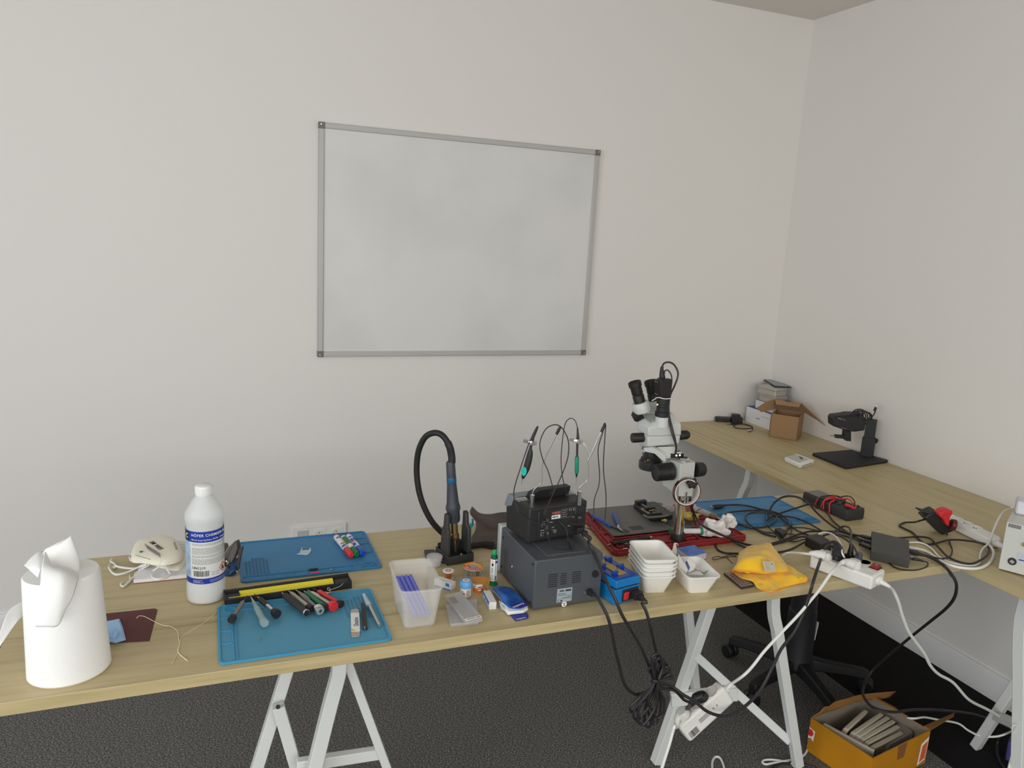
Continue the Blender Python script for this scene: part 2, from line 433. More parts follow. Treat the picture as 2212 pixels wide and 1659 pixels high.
sheet('torn_flap', [[wp(98,1192,-1.60), wp(90,1225,-1.645), wp(87,1262,-1.668), wp(81,1310,-1.675), wp(77,1354,-1.674)],
                    [wp(115,1220,-1.60), wp(118,1230,-1.65), wp(112,1268,-1.675), wp(103,1315,-1.682), wp(100,1354,-1.680)],
                    [wp(145,1225,-1.59), wp(142,1236,-1.65), wp(138,1272,-1.675), wp(130,1318,-1.682), wp(126,1351,-1.680)],
                    [wp(170,1236,-1.58), wp(169,1250,-1.635), wp(162,1275,-1.660), wp(152,1300,-1.670), wp(141,1318,-1.672)]], ro, ROLLM)
sheet('folded_flap', [[wp(100,1192,-1.56), wp(84,1192,-1.575), wp(66,1206,-1.59), wp(52,1222,-1.60)],
                      [wp(104,1205,-1.57), wp(90,1206,-1.60), wp(76,1216,-1.615), wp(60,1228,-1.62)],
                      [wp(112,1222,-1.58), wp(98,1224,-1.62), wp(88,1232,-1.64), wp(82,1248,-1.645)]], ro, ROLLM)
sheet('paper_tail', [[wp(50,1298,-1.53), wp(22,1316,-1.555), wp(8,1345,-1.58), wp(-6,1385,-1.60)],
                     [wp(52,1312,-1.53), wp(30,1332,-1.555), wp(14,1358,-1.58), wp(-4,1392,-1.60)],
                     [wp(54,1326,-1.53), wp(38,1342,-1.56), wp(20,1366,-1.58), wp(-2,1400,-1.605)]], ro, ROLLM)

# ---------------------------------------------------------------- abrasive sheet, cloth, threads
p = [at(224,1327), at(334,1315.5), at(340,1318), at(323,1385), at(233,1391)]
ss = MB(mat('maroon_abrasive', rgb(84, 50, 48), 0.9, bump=0.4, bscale=900)).slab([v - at(280,1350) for v in p], (0,0,0.0012)).obj('abrasive_sheet', loc=at(280,1350) + Vector((0,0,0.0003)))
tag(ss, 'maroon sheet of fine sandpaper lying flat right of the paper towel roll', 'sandpaper')
LBLUE = mat('light_blue_microfibre', rgb(135, 170, 208), 0.95, sheen=0.3, bump=0.5, bscale=500)
o = at(250,1365)
cl = thing('cleaning_cloth', 'small pale blue folded cloth on the maroon sandpaper', 'cloth', o + Vector((0,0,0.002)))
def L(px, py, dz=0.0): return at(px, py, ZT + 0.002 + dz) - o - Vector((0,0,0.002))
q = MB(LBLUE)
for k, (ins, z) in enumerate(((0, 0.001), (1.5, 0.004), (3, 0.007))):
    q.slab([L(225,1345+ins,z), L(258-ins,1338+ins,z), L(265-ins,1355,z), L(272-ins*2,1383-ins,z), L(250,1390-ins,z), L(232,1388-ins,z)], (0,0,0.0024))
q.obj('folded_layers', cl, bev=0.0011)
MB(LBLUE).tube([L(234,1373,.011), L(244,1376,.012), L(250,1366,.014), L(249,1362,.013)], [0.002,0.004,0.005,0.003], spl=5).obj('rolled_corner', cl)
THREAD = mat('cream_thread', rgb(205, 195, 160), 0.9)
tag(cable('thread', 'x', [at(x, y, ZT+0.0012) for x, y in ((295,1336),(300,1331),(312,1332),(332,1342),(350,1350),(370,1354),(383,1364),(386,1382),(388,1392),(384,1402),(387,1412),(396,1420),(405,1427))], 0.0009, THREAD),
    'thick white thread end curling from the maroon sandpaper towards the table edge', 'thread')
tag(cable('thread', 'x', [at(x, y, ZT+0.0010) for x, y in ((481,1301),(468,1322),(450,1338),(425,1355),(405,1367),(391,1380),(387,1398),(383,1412),(376,1424),(372,1433))], 0.0006, THREAD),
    'thin cream thread running from near the bottle down to the front blue mat', 'thread')

# ---------------------------------------------------------------- papers, masks
PINK = mat('red_brown_card', rgb(130, 70, 52), 0.8)
base = at(350,1225)
pp = thing('paper_pad', 'white paper pad with a red-brown bottom cover under the dust masks', 'notepad', base)
quad = [at(288,1262), at(420,1249), at(436,1178), at(330,1172)]
MB(PINK).slab([v - base for v in quad], (0,0,0.002)).obj('back_cover', pp)
q = MB(mat('office_paper', (0.80, 0.79, 0.80, 1), 0.9))
q.slab([(v - base)*0.992 + Vector((0,0,0.0022)) for v in quad], (0,0,0.0085)); q.obj('paper_block', pp)
q = MB(GREYINK)
for i in range(16):
    a = (quad[0] - base).lerp(quad[3] - base, 0.06 + i*0.055); b = (quad[1] - base).lerp(quad[2] - base, 0.06 + i*0.055)
    q.bar(a.lerp(b, 0.50) + Vector((0,0,0.0108)), a.lerp(b, 0.94) + Vector((0,0,0.0108)), 0.0011, 0.0002)
q.obj('printed_lines', pp)
MASK = mat('mask_fleece', rgb(205, 200, 184), 0.95, bump=0.15, bscale=600)
STRAP = mat('white_elastic', (0.80, 0.81, 0.79, 1), 0.6)
def mask(name, outline, base, dome, label):
    m = thing(name, label, 'mask', base)
    cx = sum((v for v in outline), Vector())/len(outline); n = len(outline)*6
    ring = spline([Vector(v) for v in outline], 6, True)
    q = MB(MASK); rings = [[v - base for v in ring]]
    for t, h in ((0.99, 0.25), (0.95, 0.5), (0.86, 0.72), (0.7, 0.88), (0.45, 0.98), (0.15, 1.0)):
        rings.append([(v - base)*t + (cx - base)*(1 - t) + Vector((0,0,dome*h)) for v in ring])
    q.loft(rings); q.obj('mask_body', m, ang=50)
    return m, cx
z2 = ZT + 0.0112
out2 = [at(325,1216,z2), at(352,1228,z2), at(386,1233,z2), at(404,1212,z2), at(408,1200,z2), at(370,1190,z2)]
m2, _ = mask('dust_mask', out2, at(370,1210,z2), 0.007, 'flat-folded white dust mask underneath the printed one, on the paper pad')
zb = ZT + 0.026
ol = [(283,1212),(292,1178),(318,1168),(345,1163),(372,1167),(388,1178),(396,1200),(388,1213),(360,1221),(336,1221),(310,1217)]
m1base = at(340,1200,zb)
m1, c1 = mask('dust_mask', [at(x, y, zb) for x, y in ol], m1base, 0.019, 'white dust mask with black printed text on top of the paper pad')
MB(MASK).box((c1 - m1base) + Vector((0,0,-0.004)), (0.07, 0.06, 0.010), (0,0,0.2)).obj('inner_cup', m1, bev=0.006)
v1 = (at(352,1190,zb+.033) - at(328,1172,zb+.033)); v1.z = 0
rm = Matrix((v1.normalized(), Vector((0,0,1)).cross(v1.normalized()), Vector((0,0,1)))).transposed()
def ml(px, py, h): return at(px, py, zb + h) - m1base
text('printed_code', '3M 9005', 0.017, INK, m1, ml(337,1178,.0202), rm, 0.0002, bold=True)
q = MB(GREYINK)
for i in range(6):
    a = ml(312 + i*1.2, 1174.5 + i*2.0, .0197); b = ml(346 + i*0.3, 1196 + i*1.6, .0197)
    for k in range(9): q.bar(a.lerp(b, k/9 + .01), a.lerp(b, (k + .8)/9), 0.0016, 0.0003)
q.obj('printed_small_text', m1)
q = MB(mat('green_print', rgb(20, 110, 50), 0.6)); q.lathe([(0.0, 0), (0.0045, 0), (0.0045, 0.0004), (0.0, 0.0004)], 16, ml(305,1191.5,.0187)); q.obj('green_mark', m1)
q = MB(INK)
for k in range(8):
    a, b = ml(293,1199,.0165), ml(326,1209,.0170); q.bar(a.lerp(b, k/8), a.lerp(b, (k+.75)/8), 0.0014, 0.0004)
q.obj('printed_edge_line', m1)
q = MB(mat('grey_print', rgb(140, 135, 122), 0.8)); q.bar(ml(376,1171,.017), ml(382,1187,.017), 0.005, 0.0005); q.obj('grey_patch', m1)
def strap(pts, w=0.005): 
    q = MB(STRAP); P = spline([Vector(p) - m1base for p in pts], 6); W2 = Vector((0.25, 0.25, 0.9)).normalized()*w/2
    q.grid(lambda u, v: P[int(round(u*(len(P)-1)))] + W2*(2*v - 1), len(P) - 1, 1); q.obj('elastic_strap', m1, solid=0.0008)
zz = ZT + 0.006
strap([at(283,1212,zz+.02), at(279,1205,zz+.02), at(280,1200,zz+.022), at(284,1196,zz+.025)])
strap([at(346,1207,zz+.045), at(347,1215,zz+.04), at(342,1225,zz+.025), at(330,1233,zz+.012), at(326,1240,zz+.01), at(329,1248,zz+.01), at(342,1252,zz+.01), at(358,1248,zz+.01), at(367,1242,zz+.01), at(362,1232,zz+.012), at(354,1218,zz+.02)])
strap([at(316,1220,zz+.02), at(300,1226,zz+.006), at(286,1228,zz+.004), at(270,1227,zz+.003), at(254,1224,zz+.002), at(247,1221,zz+.002)])
strap([at(318,1218,zz+.02), at(305,1222,zz+.012), at(285,1232,zz+.004), at(266,1239,zz+.001), at(250,1241,zz), at(240,1235,zz), at(234,1224,zz+.001), at(238,1219,zz+.003)])
strap([at(322,1220,zz+.02), at(310,1227,zz+.008), at(298,1233,zz+.004)])
q = MB(mat('translucent_white_clip', (0.75, 0.75, 0.70, 1), 0.4))
def clip(pts, r):
    P = [at(x, y, ZT + 0.004 + dz) - m1base for x, y, dz in pts]; q.tube(P, r, n=8, spl=5)
clip(((297,1236,.003),(293,1241,.002),(291,1246,.001),(284,1250,0),(279,1256,0),(272,1263,0),(266,1267,0),(261,1264,0),(261,1260,0),(265,1257,0)), [0.0035,0.004,0.003,0.0026,0.003,0.003,0.0026,0.0024,0.002,0.0015])
clip(((286,1251,0),(281,1249,0),(280,1243,0)), [0.0022,0.002,0.0012])
q.obj('strap_hook', m1); q = MB(MATS['translucent_white_clip'])
clip(((241,1208,.002),(239,1213,.001),(244,1216,0),(248,1219,0),(250,1224,0),(247,1227,0),(244,1224,0)), 0.0025)
q.obj('strap_hook', m1)

# ---------------------------------------------------------------- isopropanol bottle
bo = thing('solvent_bottle', 'tall frosted plastic bottle of clear solvent with a white screw cap', 'bottle', (-0.4195, -1.3385, ZT), rz=0)
HDPE = mat('frosted_bottle', (0.80, 0.82, 0.82, 1), 0.4, alpha=0.6)
r = 0.0425
q = MB(HDPE).lathe([(0.0, 0.001), (r-0.004, 0.001), (r-0.001, 0.003), (r, 0.007), (r, 0.040), (r-0.0015, 0.044), (r-0.0018, 0.19), (r, 0.196), (r, 0.207), (r-0.002, 0.214), (0.026, 0.240), (0.0185, 0.250), (0.017, 0.253), (0.0165, 0.262), (0.012, 0.262)], 56)
q.obj('bottle_body', bo)
LIQ = mat('clear_solvent', (0.82, 0.84, 0.84, 1), 0.5)
MB(LIQ).lathe([(0, 0.004), (r-0.004, 0.004), (r-0.0035, 0.18), (0, 0.18)], 40).obj('liquid', bo)
q = MB(WHITE).lathe([(0.0, 0.2755), (0.0165, 0.2755), (0.0180, 0.2745), (0.0188, 0.272), (0.0188, 0.2555), (0.0183, 0.2535), (0.0, 0.2535)], 44)
for k in range(40):
    a = 2*PI*k/40; q.box((0.0188*math.cos(a), 0.0188*math.sin(a), 0.264), (0.0008, 0.0009, 0.015), (0,0,a))
q.obj('screw_cap', bo)
view = math.atan2(CAM.y + 1.3385, CAM.x + 0.4195)
def band(m, z0, z1, a0, a1, rr, name, parent):
    q = MB(m); n = 40
    q.grid(lambda u, v: Vector((rr*math.cos(a0 + (a1-a0)*u), rr*math.sin(a0 + (a1-a0)*u), z0 + (z1 - z0)*v)), n, 1)
    return q.obj(name, parent)
rl = r - 0.0011
lb = band(mat('label_white', (0.78, 0.79, 0.78, 1), 0.4), 0.052, 0.178, view-2.6, view+2.6, rl, 'label', bo)
lb['label'] = 'blue and white printed label of the bottle'
PIC = mat('label_photo_blue', rgb(150, 172, 195), 0.4, vary=0.35, vscale=60)
band(NAVY, 0.1525, 0.178, view-2.6, view+2.6, rl+0.0002, 'blue_title_band', lb)
band(NAVY, 0.052, 0.0655, view-2.6, view+2.6, rl+0.0002, 'blue_foot_band', lb)
band(PIC, 0.0655, 0.1525, view-2.6, view-0.86, rl+0.0003, 'picture_strip', lb)
band(mat('logo_black', (0.01, 0.012, 0.02, 1), 0.4), 0.154, 0.1765, view-1.9, view-0.95, rl+0.0003, 'logo_patch', lb)
text('printed_title', 'H\u00d6FER CHEMIE\u00ae ISOPROPANOL', 0.0088, LIGHTINK, lb, (0,0,0.1690), bend=(rl+0.0005, view-0.76), align='LEFT', bold=True)
text('printed_subtitle', 'Alcool isopropylique 99,9% - 2-Propanol', 0.0056, LIGHTINK, lb, (0,0,0.1585), bend=(rl+0.0005, view-0.76), align='LEFT')
text('logo_letters', 'C', 0.016, LIGHTINK, lb, (0,0,0.165), bend=(rl+0.0006, view-1.12), bold=True)
text('printed_number', 'UN1219', 0.0088, INK, lb, (0,0,0.0905), bend=(rl+0.0006, view-0.74), align='LEFT')
rnd = random.Random(3)
def arcbar(q, z, h, a0, a1, rr):
    n = max(2, int((a1-a0)/0.12)); q.grid(lambda u, v: Vector((rr*math.cos(a0+(a1-a0)*u), rr*math.sin(a0+(a1-a0)*u), z + h*v)), n, 1)
q = MB(GREYINK)
for i in range(25):
    z = 0.1485 - i*0.00205
    if i in (3, 4, 13, 17): continue
    a = view - 0.74
    while a < view + 1.35:
        w = rnd.uniform(0.04, 0.16); arcbar(q, z, 0.0008, a, min(a + w, view + 1.4), rl+0.0005); a += w + 0.03
q.obj('printed_paragraphs', lb); q = MB(GREYINK)
for z in (0.072, 0.0775):
    arcbar(q, z, 0.0012, view+0.30, view+0.50, rl+0.0005); arcbar(q, z, 0.0012, view+0.55, view+0.75, rl+0.0005)
q.obj('printed_contents', lb)
q = MB(INK); a = view - 0.66
while a < view + 0.16:
    w = rnd.choice((0.012, 0.02, 0.03)); arcbar(q, 0.0705, 0.0135, a, a + w, rl+0.0005); a += w + rnd.choice((0.014, 0.022))
q.obj('barcode', lb)
q = MB(REDINK)
def cylp(a, z, rr=rl+0.0006): return Vector((rr*math.cos(a), rr*math.sin(a), z))
ca, cz, hs = view + 1.03, 0.084, 0.0115
for i in range(4):
    k = [(0, 1), (1, 0), (0, -1), (-1, 0)]; p0, p1 = k[i], k[(i+1) % 4]
    q.tube([cylp(ca + (p0[0]+(p1[0]-p0[0])*t/4)*hs/rl, cz + (p0[1]+(p1[1]-p0[1])*t/4)*hs) for t in range(5)], 0.0007, n=6)
q.obj('warning_diamond', lb)
q = MB(INK)
q.tube([cylp(ca, cz-0.004), cylp(ca-0.04, cz-0.001), cylp(ca, cz+0.005)], [0.0022, 0.002, 0.0004], n=8, spl=4); q.tube([cylp(ca-0.09, cz-0.0055), cylp(ca+0.09, cz-0.0055)], 0.0005, n=6); q.obj('flame_symbol', lb)
q = MB(LIGHTINK)
for z, a0, a1 in ((0.0605, -.7, -.2), (0.0575, -.7, -.35), (0.0550, -.7, -.15), (0.0600, .2, 1.3), (0.0560, .2, 1.3)):
    a = view + a0
    while a < view + a1: arcbar(q, z, 0.0010, a, a + 0.05, rl+0.0005); a += 0.065
q.obj('foot_print', lb)

# ---------------------------------------------------------------- goggles-like headset behind the bottle
gb = at(498,1247)
g = thing('safety_goggles', 'dark angular goggles with a blue lens standing between bottle and rear blue mat', 'goggles', gb)
DARK = mat('brown_black_plastic', rgb(62, 57, 52), 0.42); GLENS = mat('blue_tinted_lens', (0.01, 0.06, 0.17, 1), 0.08, alpha=0.75, spec=0.6)
def gp(px, py, dy): return atv(px, py, gb + Vector((0, dy, 0))) - gb
q = MB(DARK)
q.slab([gp(491,1214,0.02), gp(496,1192,0.03), gp(508,1169,0.04), gp(511,1170,.04), gp(514,1185,.035), gp(506,1205,.02), gp(499,1216,.012)], (0.008,0.012,0))
q.obj('upper_shell', g, bev=0.0015)
q = MB(DARK).slab([gp(508,1169,0.04), gp(493,1184,0.055), gp(484,1198,.045), gp(483,1210,.03), gp(491,1214,.02)], (0.002,0.008,0)); q.obj('side_shield', g, bev=0.001)
q = MB(DARK).slab([gp(481,1176,0.075), gp(490,1175,0.08), gp(493,1181,.075), gp(484,1196,.055), gp(479,1196,.06)], (0.002,0.01,0)); q.obj('hinged_plate', g, bev=0.002)
q = MB(DARK).slab([gp(514,1188,0.01), gp(524,1180,0.015), gp(523,1186,.012), gp(518,1206,.008), gp(516,1222,.006), gp(512,1230,.006), gp(514,1210,.008)], (0.004,0.006,0)); q.obj('temple_plate', g, bev=0.001)
q = MB(GLENS); rr = []
sheet('lens', [[gp(515,1204,0.040), gp(503,1208,0.036), gp(493,1218,0.030), gp(486,1232,0.026), gp(480,1243,0.022)],
               [gp(517,1212,0.038), gp(509,1222,0.014), gp(500,1234,0.004), gp(492,1241,0.004), gp(482,1245,0.010)],
               [gp(517,1226,0.030), gp(511,1237,0.012), gp(503,1243,0.005), gp(494,1245,0.005), gp(484,1246,0.008)]], g, GLENS, thick=0.002)
q = MB(BLACK).cyl(gp(496,1244,0.004), gp(500,1236,0.012), 0.004, n=16); q.box(gp(502,1232,0.022), (0.02, 0.012, 0.024), (0.2,0,0.4)); q.box(gp(484,1214,0.03), (0.012,0.02,0.02)); q.obj('nose_clip', g, bev=0.002)
q = MB(STEEL).lathe([(0.002,0),(0.0026,0.002),(0.001,0.004)], 14, gp(511,1234,0.010), (0,-1,0.2)); q.cyl(gp(489,1212,.012), gp(489,1212,.008), 0.002, n=12); q.obj('hinge_screw', g)

# ---------------------------------------------------------------- silicone mats
def silicone(name, col): return mat(name, col, 0.55, bump=0.05, bscale=1500, sheen=0.1)
MATBACK = silicone('deep_blue_silicone', (0.014, 0.185, 0.40, 1)); MATFRONT = silicone('light_blue_silicone', (0.055, 0.27, 0.415, 1)); MATRIM = silicone('bright_blue_silicone', (0.03, 0.30, 0.56, 1))
HOLE_B = silicone('deep_blue_recess', (0.008, 0.11, 0.25, 1)); HOLE_F = silicone('light_blue_recess', (0.02, 0.15, 0.27, 1))
def finish_mat(t, ribs, rim, rings=()):
    q = MB(rim)
    for x0, y0, x1, y1, wd in ribs:
        q.box(((x0+x1)/2, (y0+y1)/2, 0.0038), (abs(x1-x0)+wd, abs(y1-y0)+wd, 0.0016))
    q.obj('tray_ribs', t); q = MB(rim)
    for cx, cy, r in rings:
        q.lathe([(r-0.002, 0.003), (r-0.002, 0.0047), (r+0.001, 0.0047), (r+0.001, 0.003)], 32, (cx, cy, 0), cap=False)
    q.obj('round_well', t)
mA = thing('silicone_mat', 'deep blue silicone work mat at the back, three whiteboard markers on it', 'mat', (-0.168, -1.163, ZT + 0.0002), R(0.3), None)
mB = thing('silicone_mat', 'light blue silicone work mat near the front edge under the screwdrivers', 'mat', (-0.2215, -1.5235, ZT + 0.0002), R(0.2))
mC = thing('silicone_mat', 'deep blue silicone work mat at the right end beneath the tangle of black cables', 'mat', (1.280, -1.172, ZT + 0.0002), R(-1.5))
def build_mat(t, m, rim, hole, flip, w=0.348, h=0.25):
    MB(m).prism(rrect(w, h, 0.012), 0, 0.003).obj('base_sheet', t, bev=0.0008)
    ring = rrect(w, h, 0.012); inner = rrect(w - 0.010, h - 0.010, 0.008)
    q = MB(rim)
    q.loft([[Vector((a, b, 0.003)) for a, b in ring], [Vector((a, b, 0.0048)) for a, b in ring], [Vector((a, b, 0.0048)) for a, b in inner], [Vector((a, b, 0.003)) for a, b in inner]], cap=False)
    q.obj('raised_rim', t)
    s = -1 if flip else 1
    y0 = -h/2 + 0.028
    ribs = [(-w/2+.008, y0, w/2-.05, y0, .0022), (-w/2+.008, y0-.021, w/2-.05, y0-.021, .0018)]
    for x in (-w/2+.008, -w/2+.062, -w/2+.108, -w/2+.128, -w/2+.160, -w/2+.185, -w/2+.225, -w/2+.270, w/2-.05): ribs.append((x, y0-.021, x, y0, .002))
    for y in (-h/2+.10, -h/2+.16, -h/2+.20): ribs.append((w/2-.045, y, w/2-.008, y, .002))
    ribs.append((w/2-.045, -h/2+.10, w/2-.045, h/2-.01, .002)) if flip else None
    ribs = [(s*a, s*b, s*c, s*d, e) for a, b, c, d, e in ribs]
    finish_mat(t, ribs, rim, [(s*(w/2-.028), s*(-h/2+.022), .017), (s*(w/2-.028), s*(-h/2+.022), .010)])
    q = MB(hole); nx, ny = 7, 22
    for i in range(nx):
        for j in range(ny):
            if j > ny - 4 and i not in (2, 3, 4, 5): continue
            q.box((s*(-w/2 + .016 + i*.0085), s*(y0 + .008 + j*.0047), 0.00305), (0.0062, 0.0026, 0.0006))
    q.obj('screw_grid', t)
build_mat(mA, MATBACK, MATBACK, HOLE_B, False)
build_mat(mC, MATBACK, MATBACK, HOLE_B, False)
# the front mat lies the other way about: trays along its left side and back, grid at the back right
w, h = 0.350, 0.249
MB(MATFRONT).prism(rrect(w, h, 0.012), 0, 0.003).obj('base_sheet', mB, bev=0.0008)
q = MB(MATRIM); ring = rrect(w, h, 0.012); inner = rrect(w - 0.009, h - 0.009, 0.008)
q.loft([[Vector((a, b, 0.003)) for a, b in ring], [Vector((a, b, 0.0048)) for a, b in ring], [Vector((a, b, 0.0048)) for a, b in inner], [Vector((a, b, 0.003)) for a, b in inner]], cap=False)
q.obj('raised_rim', mB)
ribs = [(-w/2+.006, .062, -w/2+.028, .062, .002), (-w/2+.006, .005, -w/2+.028, .005, .0026), (-w/2+.006, -.048, -w/2+.028, -.048, .0026), (-w/2+.029, -h/2+.01, -w/2+.029, .062, .0026), (-w/2+.036, -h/2+.012, -w/2+.036, .06, .0018),
        (-w/2+.05, h/2-.030, .05, h/2-.030, .002), (-.06, h/2-.03, -.06, h/2-.008, .002), (.03, h/2-.03, .03, h/2-.008, .002), (.08, h/2-.03, .08, h/2-.008, .002), (w/2-.012, -h/2+.015, w/2-.012, -h/2+.06, .002), (.08, h/2-.03, w/2-.01, h/2-.03, .0016)]
finish_mat(mB, ribs, MATRIM, [(-w/2+.030, h/2-.024, .016), (-w/2+.030, h/2-.024, .0095)])
q = MB(HOLE_F)
for i in range(7):
    for j in range(19):
        if j < 2 and i not in (3, 4, 5): continue
        if j > 16 and i in (0, 1, 6): continue
        q.box((w/2 - .074 + i*.0092, h/2 - .036 - j*.0058, 0.00305), (0.0066, 0.0030, 0.0006))
q.obj('screw_grid', mB)
ZM = ZT + 0.0037
q = MB(mat('brown_crumb', rgb(130, 95, 80), 0.8)); q.lathe([(0, 0), (0.0022, 0.0004), (0.0026, 0.0012), (0.0012, 0.002), (0, 0.0021)], 12)
tag(q.obj('crumb', loc=at(562,1381,ZM)), 'tiny brown crumb alone on the open area of the light blue mat', 'crumb')

# ---------------------------------------------------------------- on the rear mat
CLEAR = mat('milky_clear_plastic', (0.62, 0.72, 0.78, 1), 0.3, alpha=0.8)
o = at(657,1192,ZM)
t = thing('plastic_clip', 'small clear plastic bracket lying alone on the deep blue rear mat', 'clip', o)
def lp(px, py, dz=0): return at(px, py, ZM + dz) - o
MB(CLEAR).slab([lp(641,1198), lp(647,1196), lp(649,1190), lp(666,1189.5), lp(672,1191), lp(668,1197), lp(664,1199.5)], (0,0,0.0022)).obj('plate', t, bev=0.0005)
MB(CLEAR).slab([lp(649,1191), lp(651,1184.5), lp(652.5,1185), lp(652,1190)], (0.001,0.001,0.003)).obj('ear', t); MB(CLEAR).slab([lp(666,1190), lp(669,1186), lp(671,1187), lp(671,1191)], (0.001,0.001,0.003)).obj('ear', t)
def marker(label, head, tail, col, capcol, words, lbl=True, bodycol=None):
    a, b = Vector(head), Vector(tail); d = (b - a); Ln = d.length; z = d.normalized()
    t = thing('marker_pen', label, 'marker', a, group=None)
    t.rotation_euler = frame(z, Vector((0,0,1))).to_euler()
    r = 0.0088
    MB(bodycol or WHITE).lathe([(0, Ln*.30), (r*0.97, Ln*.30), (r*0.97, Ln*.965), (r*.9, Ln*.985), (0, Ln*.985)], 30).obj('barrel', t)
    q = MB(capcol).lathe([(0, 0), (r*.72, 0), (r*.9, 0.0015), (r, 0.008), (r*1.03, Ln*.31), (r*.98, Ln*.315), (0, Ln*.315)], 30); q.obj('cap', t)
    MB(capcol).lathe([(r*.8, Ln*.965), (r*1.0, Ln*.968), (r*.95, Ln*.998), (r*.5, Ln), (0, Ln)], 24).obj('end_plug', t)
    if lbl:
        q = MB(col)
        ph = PI/2
        def strip(x0, x1, a0, a1): q.grid(lambda u, v: Vector(((r*1.0)*math.cos(a0+(a1-a0)*v), (r*1.0)*math.sin(a0+(a1-a0)*v), Ln*(x0+(x1-x0)*u))), 4, 8)
        for x0, x1, a0, a1 in words: strip(x0, x1, a0, a1)
        q.obj('printed_logo', t)
    return t
RED = mat('red_plastic', rgb(182, 40, 44), 0.38); BLUEP = mat('blue_plastic', rgb(18, 62, 160), 0.35); GREENP = mat('green_plastic', rgb(10, 92, 48), 0.35)
zr = ZM + 0.009
W0 = [(0.40, 0.52, -.5, .5), (0.56, 0.80, -.2, .25), (0.60, 0.76, .4, .7), (0.84, 0.93, -.6, .6)]
mr = marker('whiteboard marker with a red cap, leftmost of three on the rear mat', at(759,1200,zr), at(726,1160,zr), BLUEP, RED, [(0.36, 0.44, -1.2, .2), (0.50, 0.54, -.9, .9), (.8, .86, -.8, .8)])
mg = marker('green whiteboard marker wedged between the red and the blue one', at(771.5,1198.5,zr), at(741,1161,zr), GREENP, GREENP, [(0.5, 0.9, -1, 1)])
mb = marker('whiteboard marker with a blue cap, rightmost of three on the rear mat', at(784,1196.5,zr), at(752,1158,zr), BLUEP, BLUEP, [(0.36, 0.50, -1.3, -.2), (0.55, 0.72, -.9, .7), (.78, .84, -.8, .2)])
MB(mat('orange_print', rgb(190, 120, 40), 0.5)).box((0.0088, 0, 0.068), (0.0006, 0.007, 0.010)).obj('printed_badge', mr); MB(MATS['orange_print']).box((0.0088, 0, 0.075), (0.0006, 0.007, 0.010)).obj('printed_badge', mb)
q = MB(BLACK).tube([at(666,1231,ZM+.003), at(671,1230.4,ZM+.003), at(680,1229.5,ZM+.003), at(687,1228.8,ZM+.003)], [0.0012, 0.003, 0.003, 0.0022], n=12); tag(q.obj('bit_holder'), 'short black tapered bit in the tray of the rear blue mat', 'screwdriver bit')
q = MB(mat('pink_eraser', rgb(190, 70, 85), 0.6)).bar(at(670.5,1237.5,ZM+.002), at(692,1235.5,ZM+.002), 0.004, 0.003); tag(q.obj('pink_strip', bev=0.0008), 'thin pink strip below the black bit in the rear mat tray', 'strip')
q = MB(STEEL).lathe([(0.0015, 0), (0.0032, 0), (0.0032, 0.002), (0.0015, 0.002)], 20); tag(q.obj('washer', loc=at(716,1231.5,ZM)), 'small steel washer in the front tray of the rear mat', 'washer')

# ---------------------------------------------------------------- brush
GREYB = mat('grey_green_plastic', rgb(86, 85, 76), 0.5)
a, b = at(528,1274.5,ZT+.004), at(680,1255,ZT+.004); d = (b - a); Ln = d.length
t = thing('cleaning_brush', 'grey toothbrush-style cleaning brush with black bristles behind the screwdriver case', 'brush', a, math.atan2(d.y, d.x))
q = MB(GREYB); rings = []
for u, w, hh in ((0, .006, .004), (.006, .0115, .006), (.02, .0125, .0065), (.09, .0115, .0065), (.12, .0100, .006), (.14, .0115, .0065), (Ln-.008, .0120, .0065), (Ln, .009, .006)):
    rings.append([Vector((u, x, y)) for x, y in rrect(w, hh, 0.0022, 3)])
q.loft(rings); q.obj('handle', t, ang=40)
q = MB(BLACK); rnd = random.Random(5)
for i in range(13):
    for j in range(3):
        x = Ln - 0.044 + i*0.0033; zj = -0.002 + j*0.002
        q.cyl((x, -0.005, zj), (x + rnd.uniform(-.001, .001), -0.0155 + rnd.uniform(-.001, .001), zj + rnd.uniform(-.001, .0005)), 0.0013, 0.0016, n=8)
q.obj('bristles', t)

# ---------------------------------------------------------------- screwdriver case and screwdrivers
a, b = at(486,1311), at(760,1271); d = b - a; Ln = d.length; rz = math.atan2(d.y, d.x)
YEL = mat('yellow_foam_card', rgb(205, 192, 55), 0.7)
t = thing('screwdriver_case', 'long narrow black case with yellow lining, open behind the row of screwdrivers', 'tool case', a, rz)
hc, dc = 0.018, 0.040
q = MB(BLACK)
q.box((Ln/2, 0.002, hc/2), (Ln, 0.004, hc)); q.box((Ln/2, dc-0.0015, hc*.65), (Ln, 0.003, hc*1.3)); q.box((Ln/2, dc/2, 0.0015), (Ln, dc, 0.003))
q.box((0.0015, dc/2, hc*.6), (0.003, dc, hc*1.1)); q.box((Ln - 0.0015, dc/2, hc*.6), (0.003, dc, hc*1.1))
q.box((0.018, dc/2 + .004, hc*.5), (0.034, dc - .01, hc*.8)); q.box((Ln - 0.020, dc/2 + .004, hc*.5), (0.036, dc - .01, hc*.8))
q.obj('case_shell', t, bev=0.0012)
q = MB(YEL).box((Ln/2 - .003, 0.022, hc*.62), (Ln - 0.074, 0.030, 0.002), (0.35, 0, 0)); q.box((0.022, 0.0050, hc + .0004), (0.026, 0.001, 0.0008)); q.box((0.100, 0.0050, hc + .0004), (0.14, 0.0012, 0.0010)); q.obj('yellow_lining', t)
S = Ln/0.292
